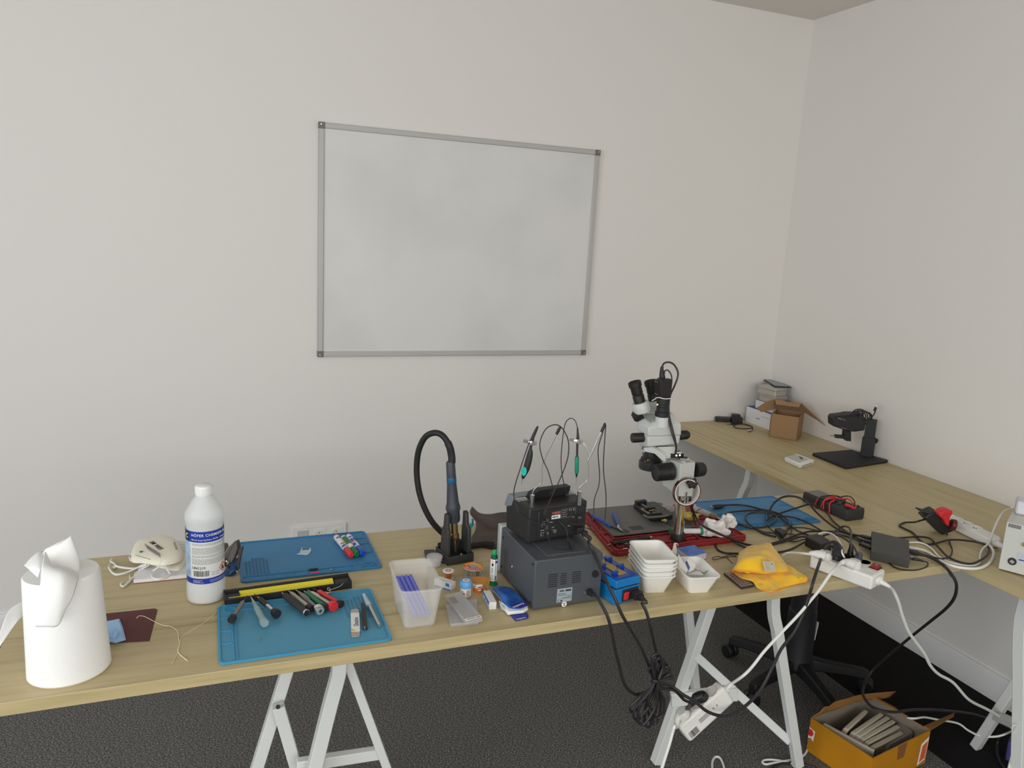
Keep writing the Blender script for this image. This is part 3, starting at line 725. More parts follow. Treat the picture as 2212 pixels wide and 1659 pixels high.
def driver(label, tip, tail, sections, tipcol, tipr=0.0011, shank=0.28, group='precision screwdrivers'):
    """sections: (material, [(fraction along, radius)...], part name)"""
    a, b = Vector(tip), Vector(tail); d = b - a; Ln = d.length
    t = thing('screwdriver', label, 'screwdriver', a)
    t.rotation_euler = frame(d, Vector((0,0,1))).to_euler()
    MB(tipcol).lathe([(0.0002, 0), (tipr*.9, 0.002), (tipr, 0.004), (tipr, Ln*shank), (0, Ln*shank)], 14).obj('shank', t)
    for m, prof, nm in sections:
        P = [(r, Ln*f) for f, r in prof]; P = [(0, P[0][1])] + P + [(0, P[-1][1])]
        MB(m).lathe(P, 26).obj(nm, t)
    return t
GREYM = mat('grey_painted_metal', rgb(120, 112, 104), 0.4, 0.5); DKTIP = mat('dark_steel_tip', rgb(80, 60, 55), 0.4, 0.6)
CLG = mat('clear_green_acrylic', (0.35, 0.50, 0.50, 1), 0.1, alpha=0.6); RUB = mat('dark_ribbed_rubber', (0.035, 0.034, 0.034, 1), 0.7, bump=0.5, bscale=900)
KHAKI = mat('khaki_handle', rgb(145, 138, 118), 0.45); GUN = mat('gunmetal', rgb(112, 108, 110), 0.3, 0.7); DGREEN = mat('dark_green_handle', rgb(22, 92, 55), 0.4); DRED = mat('red_handle', rgb(178, 42, 42), 0.4)
SILV = mat('silver_handle', rgb(165, 165, 150), 0.3, 0.6)
zs, zh = ZT + 0.0185, ZM + 0.011
driver('grey flared screwdriver at the left end, pointing up right', at(534,1286,zs), at(499,1340,zh), [(GREYM, [(.24,.0025),(.34,.0055),(.48,.0050),(.80,.0045),(.86,.0055)], 'handle'), (SOFTBLACK, [(.86,.0075),(.90,.0085),(.985,.0085),(1,.0078)], 'swivel_cap')], DKTIP)
driver('transparent pale green screwdriver with a clear handle, second from left', at(541,1288,zs), at(572,1347,zh+.003), [(STEEL, [(.08,.0018),(.26,.0022)], 'collar'), (CLG, [(.18,.003),(.30,.0048),(.42,.0055),(.52,.0072),(.55,.0058),(.60,.0070),(.63,.0078),(.68,.0060),(.86,.0078),(.90,.0090),(.98,.0092),(1,.0085)], 'handle'), (mat('core_grey', rgb(130,130,125), .5), [(.66,.0040),(.86,.0048)], 'inner_core')], STEEL, shank=.2)
driver('screwdriver with black rubber grip and silver neck, third from left', at(549,1283,zs), at(599,1327,zh), [(STEEL, [(.18,.0022),(.27,.0040)], 'collar'), (RUB, [(.25,.0050),(.27,.0062),(.53,.0062),(.56,.0055)], 'rubber_grip'), (CHROME, [(.56,.0042),(.84,.0042)], 'neck'), (SOFTBLACK, [(.82,.0060),(.88,.0090),(.98,.0105),(1,.010)], 'swivel_cap')], DKTIP)
driver('thick black ribbed screwdriver lying in the middle of the row', at(608,1280,zs), at(663,1325,zh), [(STEEL, [(.03,.0014),(.10,.0020)], 'collar'), (RUB, [(.10,.0045),(.16,.0075),(.45,.0085),(.60,.0075),(.90,.0080),(.96,.0072)], 'rubber_grip'), (CHROME, [(.955,.0080),(.985,.0086),(.99,.0080)], 'end_ring'), (SOFTBLACK, [(.985,.0068),(1.0,.0066)], 'end_cap')], STEEL)
driver('khaki screwdriver with a black cap beside the thick black one', at(623,1276,zs), at(673,1316,zh), [(KHAKI, [(.10,.0028),(.20,.0048),(.50,.0048),(.86,.0056)], 'handle'), (SOFTBLACK, [(.85,.0070),(.90,.0083),(.98,.0083),(1,.0076)], 'swivel_cap')], STEEL, shank=.14)
driver('gunmetal screwdriver with a star-marked silver end disc', at(638,1273,zs), at(692,1320,zh+.002), [(GUN, [(.12,.0022),(.16,.0035),(.24,.0044),(.30,.0062),(.48,.0068),(.53,.0052),(.58,.0046),(.84,.0050),(.88,.0085)], 'handle'), (CHROME, [(.87,.0095),(.90,.0112),(.985,.0112),(1,.0104)], 'end_disc')], STEEL)
q = MB(mat('disc_face', rgb(165, 172, 172), .35, .5)); 
driver('green screwdriver with a black cap', at(654,1275,zs), at(705,1315,zh), [(STEEL, [(.06,.0015),(.16,.0019)], 'collar'), (DGREEN, [(.14,.0048),(.18,.0062),(.50,.0060),(.86,.0062)], 'handle'), (SOFTBLACK, [(.85,.0075),(.90,.0088),(.98,.0088),(1,.0080)], 'swivel_cap')], SOFTBLACK, shank=.1)
driver('silver screwdriver with a large bright red end disc', at(664,1274,zs), at(722,1311,zh+.002), [(SILV, [(.14,.0025),(.20,.0045),(.36,.0056),(.42,.0048),(.47,.0038),(.86,.0040)], 'handle'), (RED, [(.84,.0050),(.88,.0100),(.97,.0118),(1,.0112)], 'end_disc')], STEEL)
driver('red screwdriver with a black cap at the right end of the row', at(676,1271,zs), at(738,1306,zh), [(DRED, [(.18,.0030),(.24,.0062),(.40,.0058),(.64,.0046),(.88,.0056)], 'handle'), (SOFTBLACK, [(.87,.0070),(.92,.0090),(.985,.0090),(1,.0084)], 'swivel_cap')], DKTIP)
# face of the star-marked disc
for o_ in list(bpy.data.objects):
    if o_.name.startswith('screwdriver') and 'star-marked' in o_.get('label', ''):
        ln = (at(692,1320,zh+.002) - at(638,1273,zs)).length
        q.lathe([(0, ln+.0001), (.0086, ln+.0001), (.0082, ln+.0006), (0, ln+.0006)], 28)
        q.use(INK)
        for k in range(6): q.box((.003*math.cos(k*PI/3), .003*math.sin(k*PI/3), ln+.0007), (.006, .0016, .0004), (0, 0, k*PI/3))
        q.obj('star_mark', o_)
WIRE = mat('bare_wire', (0.75, 0.72, 0.65, 1), 0.4, 0.6)
tag(cable('wire_scrap', 'x', [at(x, y, ZT+.022) for x, y in ((703,1278),(708,1281),(713,1278),(712,1271),(708,1270),(709,1275),(720,1272),(735,1266),(741,1260)) ], 0.0006, WIRE), 'loose bare wire curling over the right end of the screwdriver case', 'wire')

# ---------------------------------------------------------------- spudger, tweezers, knife on the front mat
pl = [(757.5,1325),(757,1319),(769,1315.5),(775.5,1318.5),(777.5,1372),(776,1376),(761,1377.5),(759,1375)]
o = at(767,1345,ZM)
SPUD = mat('satin_steel_sheet', (0.50, 0.47, 0.43, 1), 0.4, 0.7); SPW = mat('spudger_white', (0.78, 0.79, 0.77, 1), 0.45)
t = thing('opening_tool', 'flat white and steel prying tool on the front mat, beside the black tweezers', 'prying tool', o + Vector((0,0,.0003)))
MB(SPUD).slab([at(x, y, ZM) - o for x, y in pl], (0,0,.0012)).obj('steel_blade', t, bev=.0003)
q = MB(SPW).slab([at(x, y, ZM) - o + Vector((0,0,.0012)) for x, y in ((757.5,1326),(776,1325.5),(777.8,1365),(758.5,1365.5))], (0,0,.0010)); q.use(mat('gold_print', rgb(190,150,50),.5)).slab([at(x, y, ZM) - o + Vector((0,0,.0022)) for x, y in ((758.8,1360.5),(768,1364.5),(770,1365.3),(759,1365.5))], (0,0,.0003)); q.obj('white_sleeve', t, bev=.0003)
v = at(768.5,1328,ZM) - at(769.5,1362,ZM); v.z = 0; v.normalize()
rm = Matrix((v, Vector((0,0,1)).cross(v), Vector((0,0,1)))).transposed()
text('printed_name', 'iSesamo', 0.0155, INK, t, at(769.3,1345,ZM) - o + Vector((0,0,.0023)), rm, xs=.78)
o = at(785,1335,ZM)
t = thing('tweezers', 'black curved-tip tweezers lying on the front mat between prying tool and knife', 'tweezers', o)
for k, dz in ((0, .0015), (1, .0055)):
    P = [(783,1303),(781.5,1305),(784,1312),(785.5,1320),(786,1335),(787.5,1350),(789,1362)]
    q = MB(SOFTBLACK); pts = spline([at(x, y, ZM) - o + Vector((0,0,dz*min(1, .25 + i/4))) for i, (x, y) in enumerate(P)], 5)
    wd = [.0007, .001, .0024, .0048, .0052, .0052, .0050]; rings = []
    for i, p in enumerate(pts):
        t_ = (pts[min(i+1, len(pts)-1)] - pts[max(i-1, 0)]).normalized(); nrm = t_.cross(Vector((0,0,1))).normalized(); ww = interp(wd, i/(len(pts)-1))
        rings.append([p + nrm*ww, p + nrm*ww + Vector((0,0,.0012)), p - nrm*ww + Vector((0,0,.0012)), p - nrm*ww])
    q.loft(rings); q.obj('arm', t, ang=30)
MB(GREYINK).bar(at(787.5,1353,ZM+.0068) - o, at(788.3,1359,ZM+.0068) - o, .003, .0003).obj('printed_mark', t)
a, b = at(785.5,1284,ZM+.005), at(820,1352,ZM+.005); d = b - a; Ln = d.length
t = thing('craft_knife', 'silver pen-shaped craft knife with a clear blade cap, rightmost on the front mat', 'knife', a); t.rotation_euler = frame(d, Vector((0,0,1))).to_euler()
MB(STEEL).lathe([(0, Ln*.30), (.003, Ln*.30), (.0042, Ln*.36), (.0042, Ln*.98), (.0036, Ln), (0, Ln)], 24).obj('handle', t)
MB(mat('clear_cap', (.75,.80,.82,1), .12, alpha=.45)).lathe([(0, 0), (.0035, .001), (.0045, Ln*.1), (.0058, Ln*.24), (.0064, Ln*.34), (.0058, Ln*.35)], 24).obj('blade_cap', t)
MB(STEEL).slab([(-.0015, 0, Ln*.31), (.0025, 0, Ln*.31), (.0022, 0, Ln*.14), (-.0012, 0, Ln*.06)], (0, .0005, 0)).obj('blade', t)
# ---------------------------------------------------------------- clear tub with blue sticks
FROST = mat('frosted_tub', (0.84, 0.83, 0.80, 1), 0.4, alpha=0.27, spec=0.3)
def tub(name, label, cat, base, rz, w0, d0, w1, d1, h, m, rimw, group=None, rc=0.014, th=0.0016):
    t = thing(name, label, cat, base, rz, group)
    q = MB(m); rings = []
    for w, d, z, r_ in ((w0-.004, d0-.004, 0, rc*.8), (w0, d0, .004, rc), (w1, d1, h-.001, rc*1.15), (w1+2*rimw, d1+2*rimw, h-.001, rc*1.3), (w1+2*rimw, d1+2*rimw, h+.0015, rc*1.3), (w1-2*th, d1-2*th, h+.0015, rc), (w0-2*th, d0-2*th, .005, rc*.8), (w0-.012, d0-.012, .003, rc*.6)):
        rings.append([Vector((x, y, z)) for x, y in rrect(w, d, r_, 5)])
    q.loft(rings); q.obj('tray_shell' if 'tray' in name else 'tub_shell', t, ang=50)
    return t
tb = tub('storage_tub', 'frosted clear plastic tub holding blue sticks, right of the front mat', 'tub', Vector((0.0265, -1.545, ZT)), R(-3), 0.072, 0.135, 0.094, 0.162, 0.097, FROST, 0.003)
STICK = mat('blue_glue_stick', (0.14, 0.16, 0.55, 1), 0.4)
for i, (x, y, dx, lab) in enumerate(((0.003, 0, 0, 'leftmost'), (0.0135, .002, 0, 'second from left'), (0.024, 0, 0, 'third from left'), (0.0345, -.002, 0, 'rightmost'))):
    a = Vector((x - .006, -1.486, ZT + .068)); b = Vector((x + .016 + dx, -1.585, ZT + .012 + .004))
    tag(MB(STICK).cyl(a, b, .0050, n=18).obj('plastic_stick', bev=.0008), 'blue plastic stick in the frosted tub, %s of four' % lab, 'stick', 'blue sticks in the tub')
t = thing('round_cup', 'small low clear round cup behind the frosted tub', 'cup', at(938,1222))
MB(FROST).lathe([(0, .001), (.015, .001), (.017, .003), (.0205, .024), (.0190, .024), (.0155, .004), (0, .003)], 36).obj('cup_wall', t); MB(FROST).lathe([(0,.0245),(.0215,.0245),(.0215,.027),(.020,.0285),(0,.0285)],36).obj('cup_lid', t)

# ---------------------------------------------------------------- hot air gun in its stand
GUNGREY = mat('slate_grey_plastic', rgb(50, 54, 60), 0.45); STANDB = mat('stand_black_plastic', rgb(44, 45, 45), 0.5)
G = Vector((0.205, -1.268, ZT))
st = thing('hot_air_gun_stand', 'black upright plastic stand holding the grey hot air gun', 'stand', G, 0.15)
iv = (Matrix.Translation(G) @ Matrix.Rotation(0.15, 4, 'Z')).inverted()
q = MB(STANDB)
q.prism(rrect(.078, .088, .008), 0, .003)
for x in (-.0375, .0375): q.box((x, -.005, .013), (.003, .078, .026))
q.box((0, -.0425, .012), (.078, .003, .024))
q.slab([(-.036, .05, .0), (-.062, .058, .0), (-.072, .02, 0), (-.066, .0, 0), (-.036, -.034, 0)], (0, 0, .010))
q.obj('base_tray', st, bev=.0016)
def upright(x, s):
    q = MB(STANDB)
    q.slab([(x, -.034, .018), (x, .012, .018), (x*.97, .010, .086), (x*.93, .004, .095), (x*.90, .002, .130), (x*.89, -.006, .134), (x*.90, -.016, .131), (x*.93, -.020, .098), (x*.98, -.030, .088)], (-s*.0095, 0, 0))
    return q.obj('upright', st, bev=.002)
upright(-.036, -1); upright(.036, 1)
q = MB(STANDB).box((0, .030, .018), (.070, .003, .036)); q.slab([(-.012, .026, .036), (-.022, .026, .060), (-.016, .026, .061), (.0, .026, .046), (.030, .026, .036)], (0, .003, 0)); q.obj('back_wall', st, bev=.001)
hg = thing('hot_air_gun', 'slate grey hot air gun hanging nozzle down in its black stand', 'hot air gun', G + Vector((0, 0, .02)))
def hz(py, px=981): return atv(px, py, G).z - ZT - .02
def axis(py): return atv(973 + (py-997)*.056, py, G) - G - Vector((0, 0, .02))
ax0, ax1 = axis(997), axis(1196); d = (ax1 - ax0); 
def gl(m, prof, nm, n=32, par=None):
    P = [(r_, (axis(py) - ax0).dot(d.normalized())) for py, r_ in prof]; P = [(0, P[0][1])] + P + [(0, P[-1][1])]
    q = MB(m); q.lathe(P, n, ax0, d); return q.obj(nm, par or hg, ang=40)
gl(GUNGREY, [(997,.0105),(1000,.0120),(1032,.0126),(1046,.0128),(1085,.0165),(1092,.0190),(1098,.0200),(1104,.0175),(1124,.0170),(1127,.0150)], 'handle')
gl(mat('petrol_band', rgb(18, 78, 112), .4), [(1031,.0128),(1032,.0131),(1041,.0134),(1042,.0130)], 'blue_band')
q = MB(INK)
for k in range(12):
    a = 2*PI*k/12; e = frame(d, Vector((1,0,0))) ; c_ = ax0 + d.normalized()*((axis(1115) - ax0).dot(d.normalized()))
    q.box(c_ + e @ Vector((.0171*math.cos(a), .0171*math.sin(a), 0)), (.0014, .0022, .012), e @ Matrix.Rotation(a, 3, 'Z'))
q.obj('vent_slots', hg)
gl(mat('warm_steel', rgb(165, 140, 105), .25, .9), [(1126,.0100),(1152,.0100),(1153,.0122),(1160,.0122),(1163,.0105),(1166,.0040),(1192,.0035)], 'nozzle')
q = MB(BRASS).lathe([(0, .004), (.0050, .004), (.0050, .016), (.004, .018), (.004, .008)], 20, (.014, -.02, .0)); q.lathe([(0, .003), (.0145, .003), (.0150, .0055), (.0132, .0052), (0, .0045)], 28, (.014, -.02, 0))
q.obj('spare_nozzle', st)
HOSE = mat('black_hose', (.012, .011, .011, 1), .55)
q = MB(HOSE); top = ax0
hp = [(976,1000,0),(975.5,985,0),(970,962,0),(956,941,.004),(938,935,.01),(918,945,.02),(904,975,.03),(900,1015,.035),(904,1055,.035),(914,1090,.035),(930,1122,.04),(947,1143,.05)]
P = [atv(x, y, G + FW*dd) - G - Vector((0,0,.02)) for x, y, dd in hp]
P += [atv(963, 1156, G + FW*.055) - G - Vector((0,0,.02)), atv(984,1165,G+FW*.06) - G - Vector((0,0,.02)), Vector((.055, .045, -.0105)), Vector((.105, .045, -.0105)), Vector((.128, .035, -.0105))]
q.tube(P, .0082, n=14, spl=6); q.obj('air_hose', hg)
q = MB(SOFTBLACK); P2 = spline(P[:5], 12); 
for i in range(0, 26):
    j = 2 + i; t_ = (P2[j+1] - P2[j]).normalized(); q.cyl(P2[j] - t_*.0011, P2[j] + t_*.0011, .0100, n=16)
q.obj('ribbed_strain_relief', hg)

# ---------------------------------------------------------------- brown leather behind
LEATH = mat('brown_grey_leather', rgb(80, 70, 65), .75, bump=.2, bscale=250)
LB = Vector((0.335, -1.128, ZT))
lt = thing('leather_wrap', 'folded dark brown leather wrap standing behind the hot air stand', 'leather wrap', LB)
def lq(px, py, d_): return atv(px, py, LB + FW*d_) - LB
def floor_(px, py): return at(px, py, ZT + .003) - LB
sheet('leather_sheet', [[lq(1020,1094,.02), lq(1036,1108,.025), lq(1058,1110.5,.03), lq(1080,1107,.03), lq(1104,1106,.03)],
                        [lq(1015.5,1108,.01), lq(1034,1121,.02), lq(1058,1124,.025), lq(1080,1122,.025), lq(1104,1122,.025)],
                        [lq(1028,1128,.0), lq(1042,1136,.0), lq(1060,1140,.01), lq(1080,1140,.01), lq(1104,1140,.01)],
                        [lq(1026,1147,-.03), lq(1042,1149,-.025), lq(1060,1149,-.02), lq(1080,1149,-.02), lq(1102,1149,-.02)],
                        [lq(1019,1160,-.045), lq(1038,1161,-.045), lq(1058,1163,-.045), lq(1076,1165,-.045), lq(1096,1166,-.045)],
                        [floor_(1019,1172), floor_(1034,1173), floor_(1050,1175), floor_(1066,1177), floor_(1088,1179)]], lt, LEATH, k=5, thick=.003)
q = MB(mat('teal_print', rgb(20, 105, 140), .4)).slab([lq(1019,1120,.014), lq(1023,1122,.014), lq(1023,1134,.014), lq(1019,1140,.014)], FW*.002); q.use(mat('teal_green', rgb(40, 140, 115), .4)).slab([lq(1014.5,1128,.016), lq(1020,1134,.016), lq(1018,1145,.016), lq(1015,1146,.016)], FW*.002); q.obj('coloured_lining', lt)
o = at(1045,1183); q = MB(SOFTBLACK).slab([at(x, y) - o for x, y in ((1017,1178),(1071,1188),(1078,1180),(1064,1181))], (0, 0, .008)).obj('black_bar', loc=o + Vector((0, -.004, 0)), bev=.001)
tag(q, 'short black plastic bar lying in front of the brown leather', 'bar')

# ---------------------------------------------------------------- small supplies
COP = mat('copper_wire', rgb(205, 125, 85), .3, .8)
t = thing('wire_spool', 'small white spool of copper wire behind the small white carton', 'spool', Vector((.1535, -1.389, ZT)))
q = MB(WHITE)
for z in (.0, .0205): q.lathe([(.005, z), (.0145, z), (.0150, z+.001), (.0145, z+.0022), (.005, z+.0022)], 32)
q.obj('flanges', t); MB(COP).lathe([(.004, .002), (.0095, .002), (.0097, .011), (.0095, .0205), (.004, .0205)], 32).obj('wound_wire', t)
MB(COP).lathe([(.0045, .010), (.0048, .0235), (.0062, .0236), (.0060, .010)], 24).obj('core_liner', t)
ORP = mat('orange_print_label', rgb(222, 140, 38), .45); REDP = mat('red_orange_print', rgb(200, 62, 36), .45)
t = thing('solder_spool', 'solder wick spool with an orange and red printed disc', 'spool', Vector((.222, -1.388, ZT)))
q = MB(mat('clear_spool', (.85, .85, .82, 1), .15, alpha=.45))
q.lathe([(.010, 0), (.0255, 0), (.0255, .002), (.010, .002)], 40); q.lathe([(.010, .0235), (.0262, .0235), (.0265, .0245), (.0262, .0262), (.0105, .0262)], 44); q.obj('spool_flanges', t)
MB(STEEL).lathe([(.0095, .002), (.0150, .002), (.0150, .0235), (.0095, .0235)], 32).obj('wound_solder', t)
def sector(m, a0, a1, r0, r1, z, nm, par):
    q = MB(m); q.grid(lambda u, v: Vector(((r0+(r1-r0)*v)*math.cos(R(a0+(a1-a0)*u)), (r0+(r1-r0)*v)*math.sin(R(a0+(a1-a0)*u)), z)), 24, 1); return q.obj(nm, par, solid=.0003)
sector(ORP, -55, 150, .0120, .0252, .0266, 'orange_label', t); sector(REDP, 150, 305, .0120, .0252, .0266, 'red_label', t)
q = MB(LIGHTINK)
for k in range(8): a = R(175 + k*16); q.box((.0195*math.cos(a), .0195*math.sin(a), .0269), (.0050, .0028 if k % 3 else .0016, .0003), (0, 0, a))
q.obj('printed_letters', t)
q = MB(NAVY)
for k in range(5): a = R(20 + k*9); q.box((.020*math.cos(a), .020*math.sin(a), .0269), (.0016, .002, .0003), (0, 0, a))
q.obj('printed_text', t)
def carton(label, p0, p1, p2, h, cat='box', name='carton', top=WHITE):
    """p0-p1 near end edge on the table, p2 the far corner from p0"""
    t = thing(name, label, cat, p0)
    a, b = p1 - p0, p2 - p0
    MB(mat('carton_white', (.76, .74, .70, 1), .6)).slab([Vector(), a, a + b, b], (0, 0, h)).obj('carton_body', t, bev=.0005)
    n = (b.cross(Vector((0, 0, 1)))).normalized()
    if n.dot(a) > 0: n = -n
    BL = mat('carton_blue', rgb(20, 105, 185), .5)
    return t, a, b, n, BL
t, a, b, n, BL = carton('small white carton with blue stripes half hidden behind the frosted tub', at(973,1277), at(984.5,1271), at(973,1277) + Vector((-.031, .040, 0)), .0185)
q = MB(BL)
q.slab([n*.0004 + b*.08 + Vector((0,0,.0095)), n*.0004 + b*.30 + Vector((0,0,.0095)), n*.0004 + b*.30 + Vector((0,0,.0175)), n*.0004 + b*.08 + Vector((0,0,.0175))], n*-.0003); q.slab([n*.0004 + Vector((0,0,.0)), n*.0004 + b*.95, n*.0004 + b*.95 + Vector((0,0,.003)), n*.0004 + Vector((0,0,.003))], n*-.0003); q.obj('blue_print', t)
t, a, b, n, BL = carton('small white carton with a blue stripe beside the blue wipes pack', at(1056.5,1317), at(1072,1316), at(1043,1291), .0185)
q = MB(BL)
q.slab([n*.0004 + b*.02 + Vector((0,0,.011)), n*.0004 + b*.98 + Vector((0,0,.011)), n*.0004 + b*.98 + Vector((0,0,.0182)), n*.0004 + b*.02 + Vector((0,0,.0182))], n*-.0003); q.use(mat('carton_pale_blue', rgb(120, 165, 205), .5)).slab([n*.0004 + b*.02 + Vector((0,0,.0005)), n*.0004 + b*.98 + Vector((0,0,.0005)), n*.0004 + b*.98 + Vector((0,0,.005)), n*.0004 + b*.02 + Vector((0,0,.005))], n*-.0003)
q.use(REDINK)
for f in (.3, .6): q.slab([n*.0005 + b*f + Vector((0,0,.004)), n*.0005 + b*(f+.08) + Vector((0,0,.004)), n*.0005 + b*(f+.08) + Vector((0,0,.010)), n*.0005 + b*f + Vector((0,0,.010))], n*-.0003)
q.obj('blue_print', t)
LBC = mat('pale_blue_cap', rgb(88, 150, 200), .4)
t = thing('flux_bottle', 'little white-labelled jar with a pale blue cap in front of the orange spool', 'jar', Vector((.168, -1.490, ZT)))
MB(mat('jar_grey', (.45, .45, .44, 1), .3)).lathe([(0, 0), (.0115, 0), (.0128, .0015), (.0130, .024), (.011, .026), (0, .026)], 36).obj('jar_body', t)
q = MB(LBC).lathe([(.0125, .0250), (.0148, .0255), (.0152, .028), (.0150, .036), (.0128, .0405), (.010, .0408), (0, .0408)], 40); q.obj('cap', t)
vw = math.atan2(CAM.y + 1.49, CAM.x - .168)
lab = band(mat('label_cream', (.78, .77, .72, 1), .5), .003, .0225, vw-1.9, vw+1.9, .0132, 'label', t)
q = MB(REDINK); arcbar(q, .0065, .0065, vw-1.0, vw-.15, .0134); q.obj('red_panel', lab)
q = MB(INK)
for z, a0, a1 in ((.0185, .15, .9), (.016, .15, .8), (.0135, .15, 1.0), (.011, .15, .7), (.0085, .15, .9), (.006, .15, .8), (.0155, -.9, -.3)): arcbar(q, z, .0011, vw+a0, vw+a1, .0134)
q.obj('printed_text', lab)
text('printed_number', '40', .005, LIGHTINK, lab, (0, 0, .0098), bend=(.0136, vw-.58))
q = MB(WHITE).lathe([(0, .0409), (.0085, .0409), (.0085, .0411), (0, .0411)], 28); q.use(REDINK).box((0, .002, .0412), (.007, .0018, .0003)); q.use(INK).box((0, -.002, .0412), (.009, .0015, .0003)); q.obj('cap_label', t)
ORJ = mat('orange_jar', rgb(205, 105, 30), .4)
t = thing('paste_jar', 'small orange jar with a white lid half under a scrap of brown paper', 'jar', Vector((.2065, -1.472, ZT)))
MB(ORJ).lathe([(0, 0), (.0115, 0), (.0122, .001), (.0122, .0125), (0, .0125)], 32).obj('jar_body', t)
q = MB(WHITE).lathe([(0, .0120), (.0126, .0120), (.0128, .013), (.0128, .0195), (.011, .021), (0, .021)], 32); q.obj('lid', t)
vw2 = math.atan2(CAM.y + 1.472, CAM.x - .2065)
q = MB(NAVY); arcbar(q, .0140, .0026, vw2-.1, vw2+.75, .0130); arcbar(q, .0150, .0020, vw2-.9, vw2-.5, .0130); q.use(WHITE); arcbar(q, .0055, .0030, vw2+.05, vw2+.65, .0124); q.obj('printed_band', t)
KRAFT = mat('kraft_paper', rgb(140, 95, 45), .85)
o = at(1044,1285,ZT)
t = thing('paper_scrap', 'folded scrap of brown kraft paper leaning over the orange jar', 'paper', o)
def op(px, py, dd): return atv(px, py, o + FW*dd) - o
sheet('paper', [[op(1017,1246,.02), op(1032,1245,.022), op(1048,1245.5,.02), op(1060,1248.5,.008)],
                [op(1020,1256,.012), op(1032,1258,.014), op(1046,1258,.014), op(1056,1262,.0)],
                [op(1025,1261,.006), op(1034,1266,.012), op(1045,1268,.012), op(1053,1276,-.004)]], t, KRAFT, thick=.0008)
# green-tipped tube standing on its cap
UVG = mat('green_syringe_plastic', rgb(25, 125, 75), .3, trans=.2); DKG = mat('dark_green_body', rgb(20, 72, 62), .35)
t = thing('syringe_tube', 'white-labelled green syringe standing upright against the grey station', 'syringe', Vector((.2545, -1.4475, ZT)))
MB(UVG).lathe([(0, 0), (.0115, 0), (.0118, .002), (.0095, .004), (.0090, .012), (0, .012)], 28).obj('base_flange', t)
MB(DKG).lathe([(0, .008), (.0088, .008), (.0088, .074), (.0082, .078), (.0058, .080), (0, .080)], 32).obj('barrel', t)
q = MB(mat('green_cap', rgb(15, 135, 75), .4)).lathe([(0, .079), (.0055, .079), (.0062, .081), (.0062, .090), (.005, .0925), (0, .0925)], 18); q.obj('tip_cap', t)
vw3 = math.atan2(CAM.y + 1.4475, CAM.x - .2545)
lab = band(PAPER, .012, .070, vw3-2.6, vw3+.35, .0090, 'label', t); lab2 = band(PAPER, .012, .070, vw3+.5, vw3+2.4, .0090, 'label', t)
q = MB(INK); arcbar(q, .052, .008, vw3-.65, vw3-.10, .0091); q.use(GREYINK)
for k in range(8): arcbar(q, .015 + k*.002, .0009, vw3-.9, vw3+.1, .0091)
q.use(mat('pale_text', (.45,.47,.5,1), .6)); arcbar(q, .033, .016, vw3-.8, vw3-.05, .0091); q.obj('printed_text', lab)
q = MB(mat('orange_red_print', rgb(190,90,50), .5)); arcbar(q, .063, .002, vw3-.6, vw3-.1, .0091); arcbar(q, .066, .0015, vw3-.6, vw3-.3, .0091); q.obj('printed_brand', lab)
q = MB(NAVY); arcbar(q, .060, .006, vw3+.5, vw3+1.2, .0091); arcbar(q, .014, .012, vw3+.55, vw3+.9, .0091); q.obj('blue_print', lab2)
# clear plastic cases
CASE = mat('clear_case', (.66, .65, .65, 1), .22, alpha=.34, spec=.35)
def case(label, quad, z0, h, extra):
    o = quad[0]; t = thing('plastic_case', label, 'case', o + Vector((0, 0, z0)))
    q = MB(CASE); P = [v - o for v in quad]; c_ = sum(P, Vector())/4
    I = [c_ + (p - c_)*.93 for p in P]
    up = Vector((0, 0, h))
    q.loft([[p for p in P], [p + up for p in P], [p + up for p in I], [p + Vector((0, 0, .001)) for p in I]]); q.obj('case_tray', t, bev=.0008)
    q = MB(CASE).slab([p*1.0 + up for p in P], (0, 0, .0012)); q.obj('case_lid', t, bev=.0005)
    return t, o
Q2 = [at(973,1355), at(1034,1349), at(1029,1300), at(962,1313)]
c2, o2 = case('flat clear plastic case underneath a narrower one, near the table edge', Q2, .0002, .007, None)
Q1 = [at(1006,1349,ZT+.0105), at(1042,1342,ZT+.0105), at(996,1284,ZT+.0105), at(961,1291,ZT+.0105)]
for v in Q1: v.z = ZT
c1, o1 = case('narrow clear plastic case with a printed label strip, lying on a wider one', Q1, .0095, .008, None)
def c1p(px, py, dz): return at(px, py, ZT + dz) - o1 - Vector((0, 0, .0095))
q = MB(PAPER).slab([c1p(1004,1337,.0195), c1p(1038,1329,.0195), c1p(1041,1333.5,.0195), c1p(1007,1341.5,.0195)], (0, 0, .0003)); q.use(INK)
for k in range(7): q.bar(c1p(1009 + k*2.6, 1338 - k*.62, .0200), c1p(1010.8 + k*2.6, 1337.6 - k*.62, .0200), .0022, .0003)
q.use(REDINK).bar(c1p(1029,1333.6,.02), c1p(1037,1331.6,.02), .0026, .0003); q.obj('label_strip', c1)
q = MB(mat('grey_screws', rgb(105,105,105), .5))
for k in range(4): q.bar(c1p(969 + k*2.5, 1293 + k*3.2, .0195), c1p(982 + k*2.5, 1290 + k*3.2, .0195), .0024, .0004)
q.obj('printed_lines', c1)
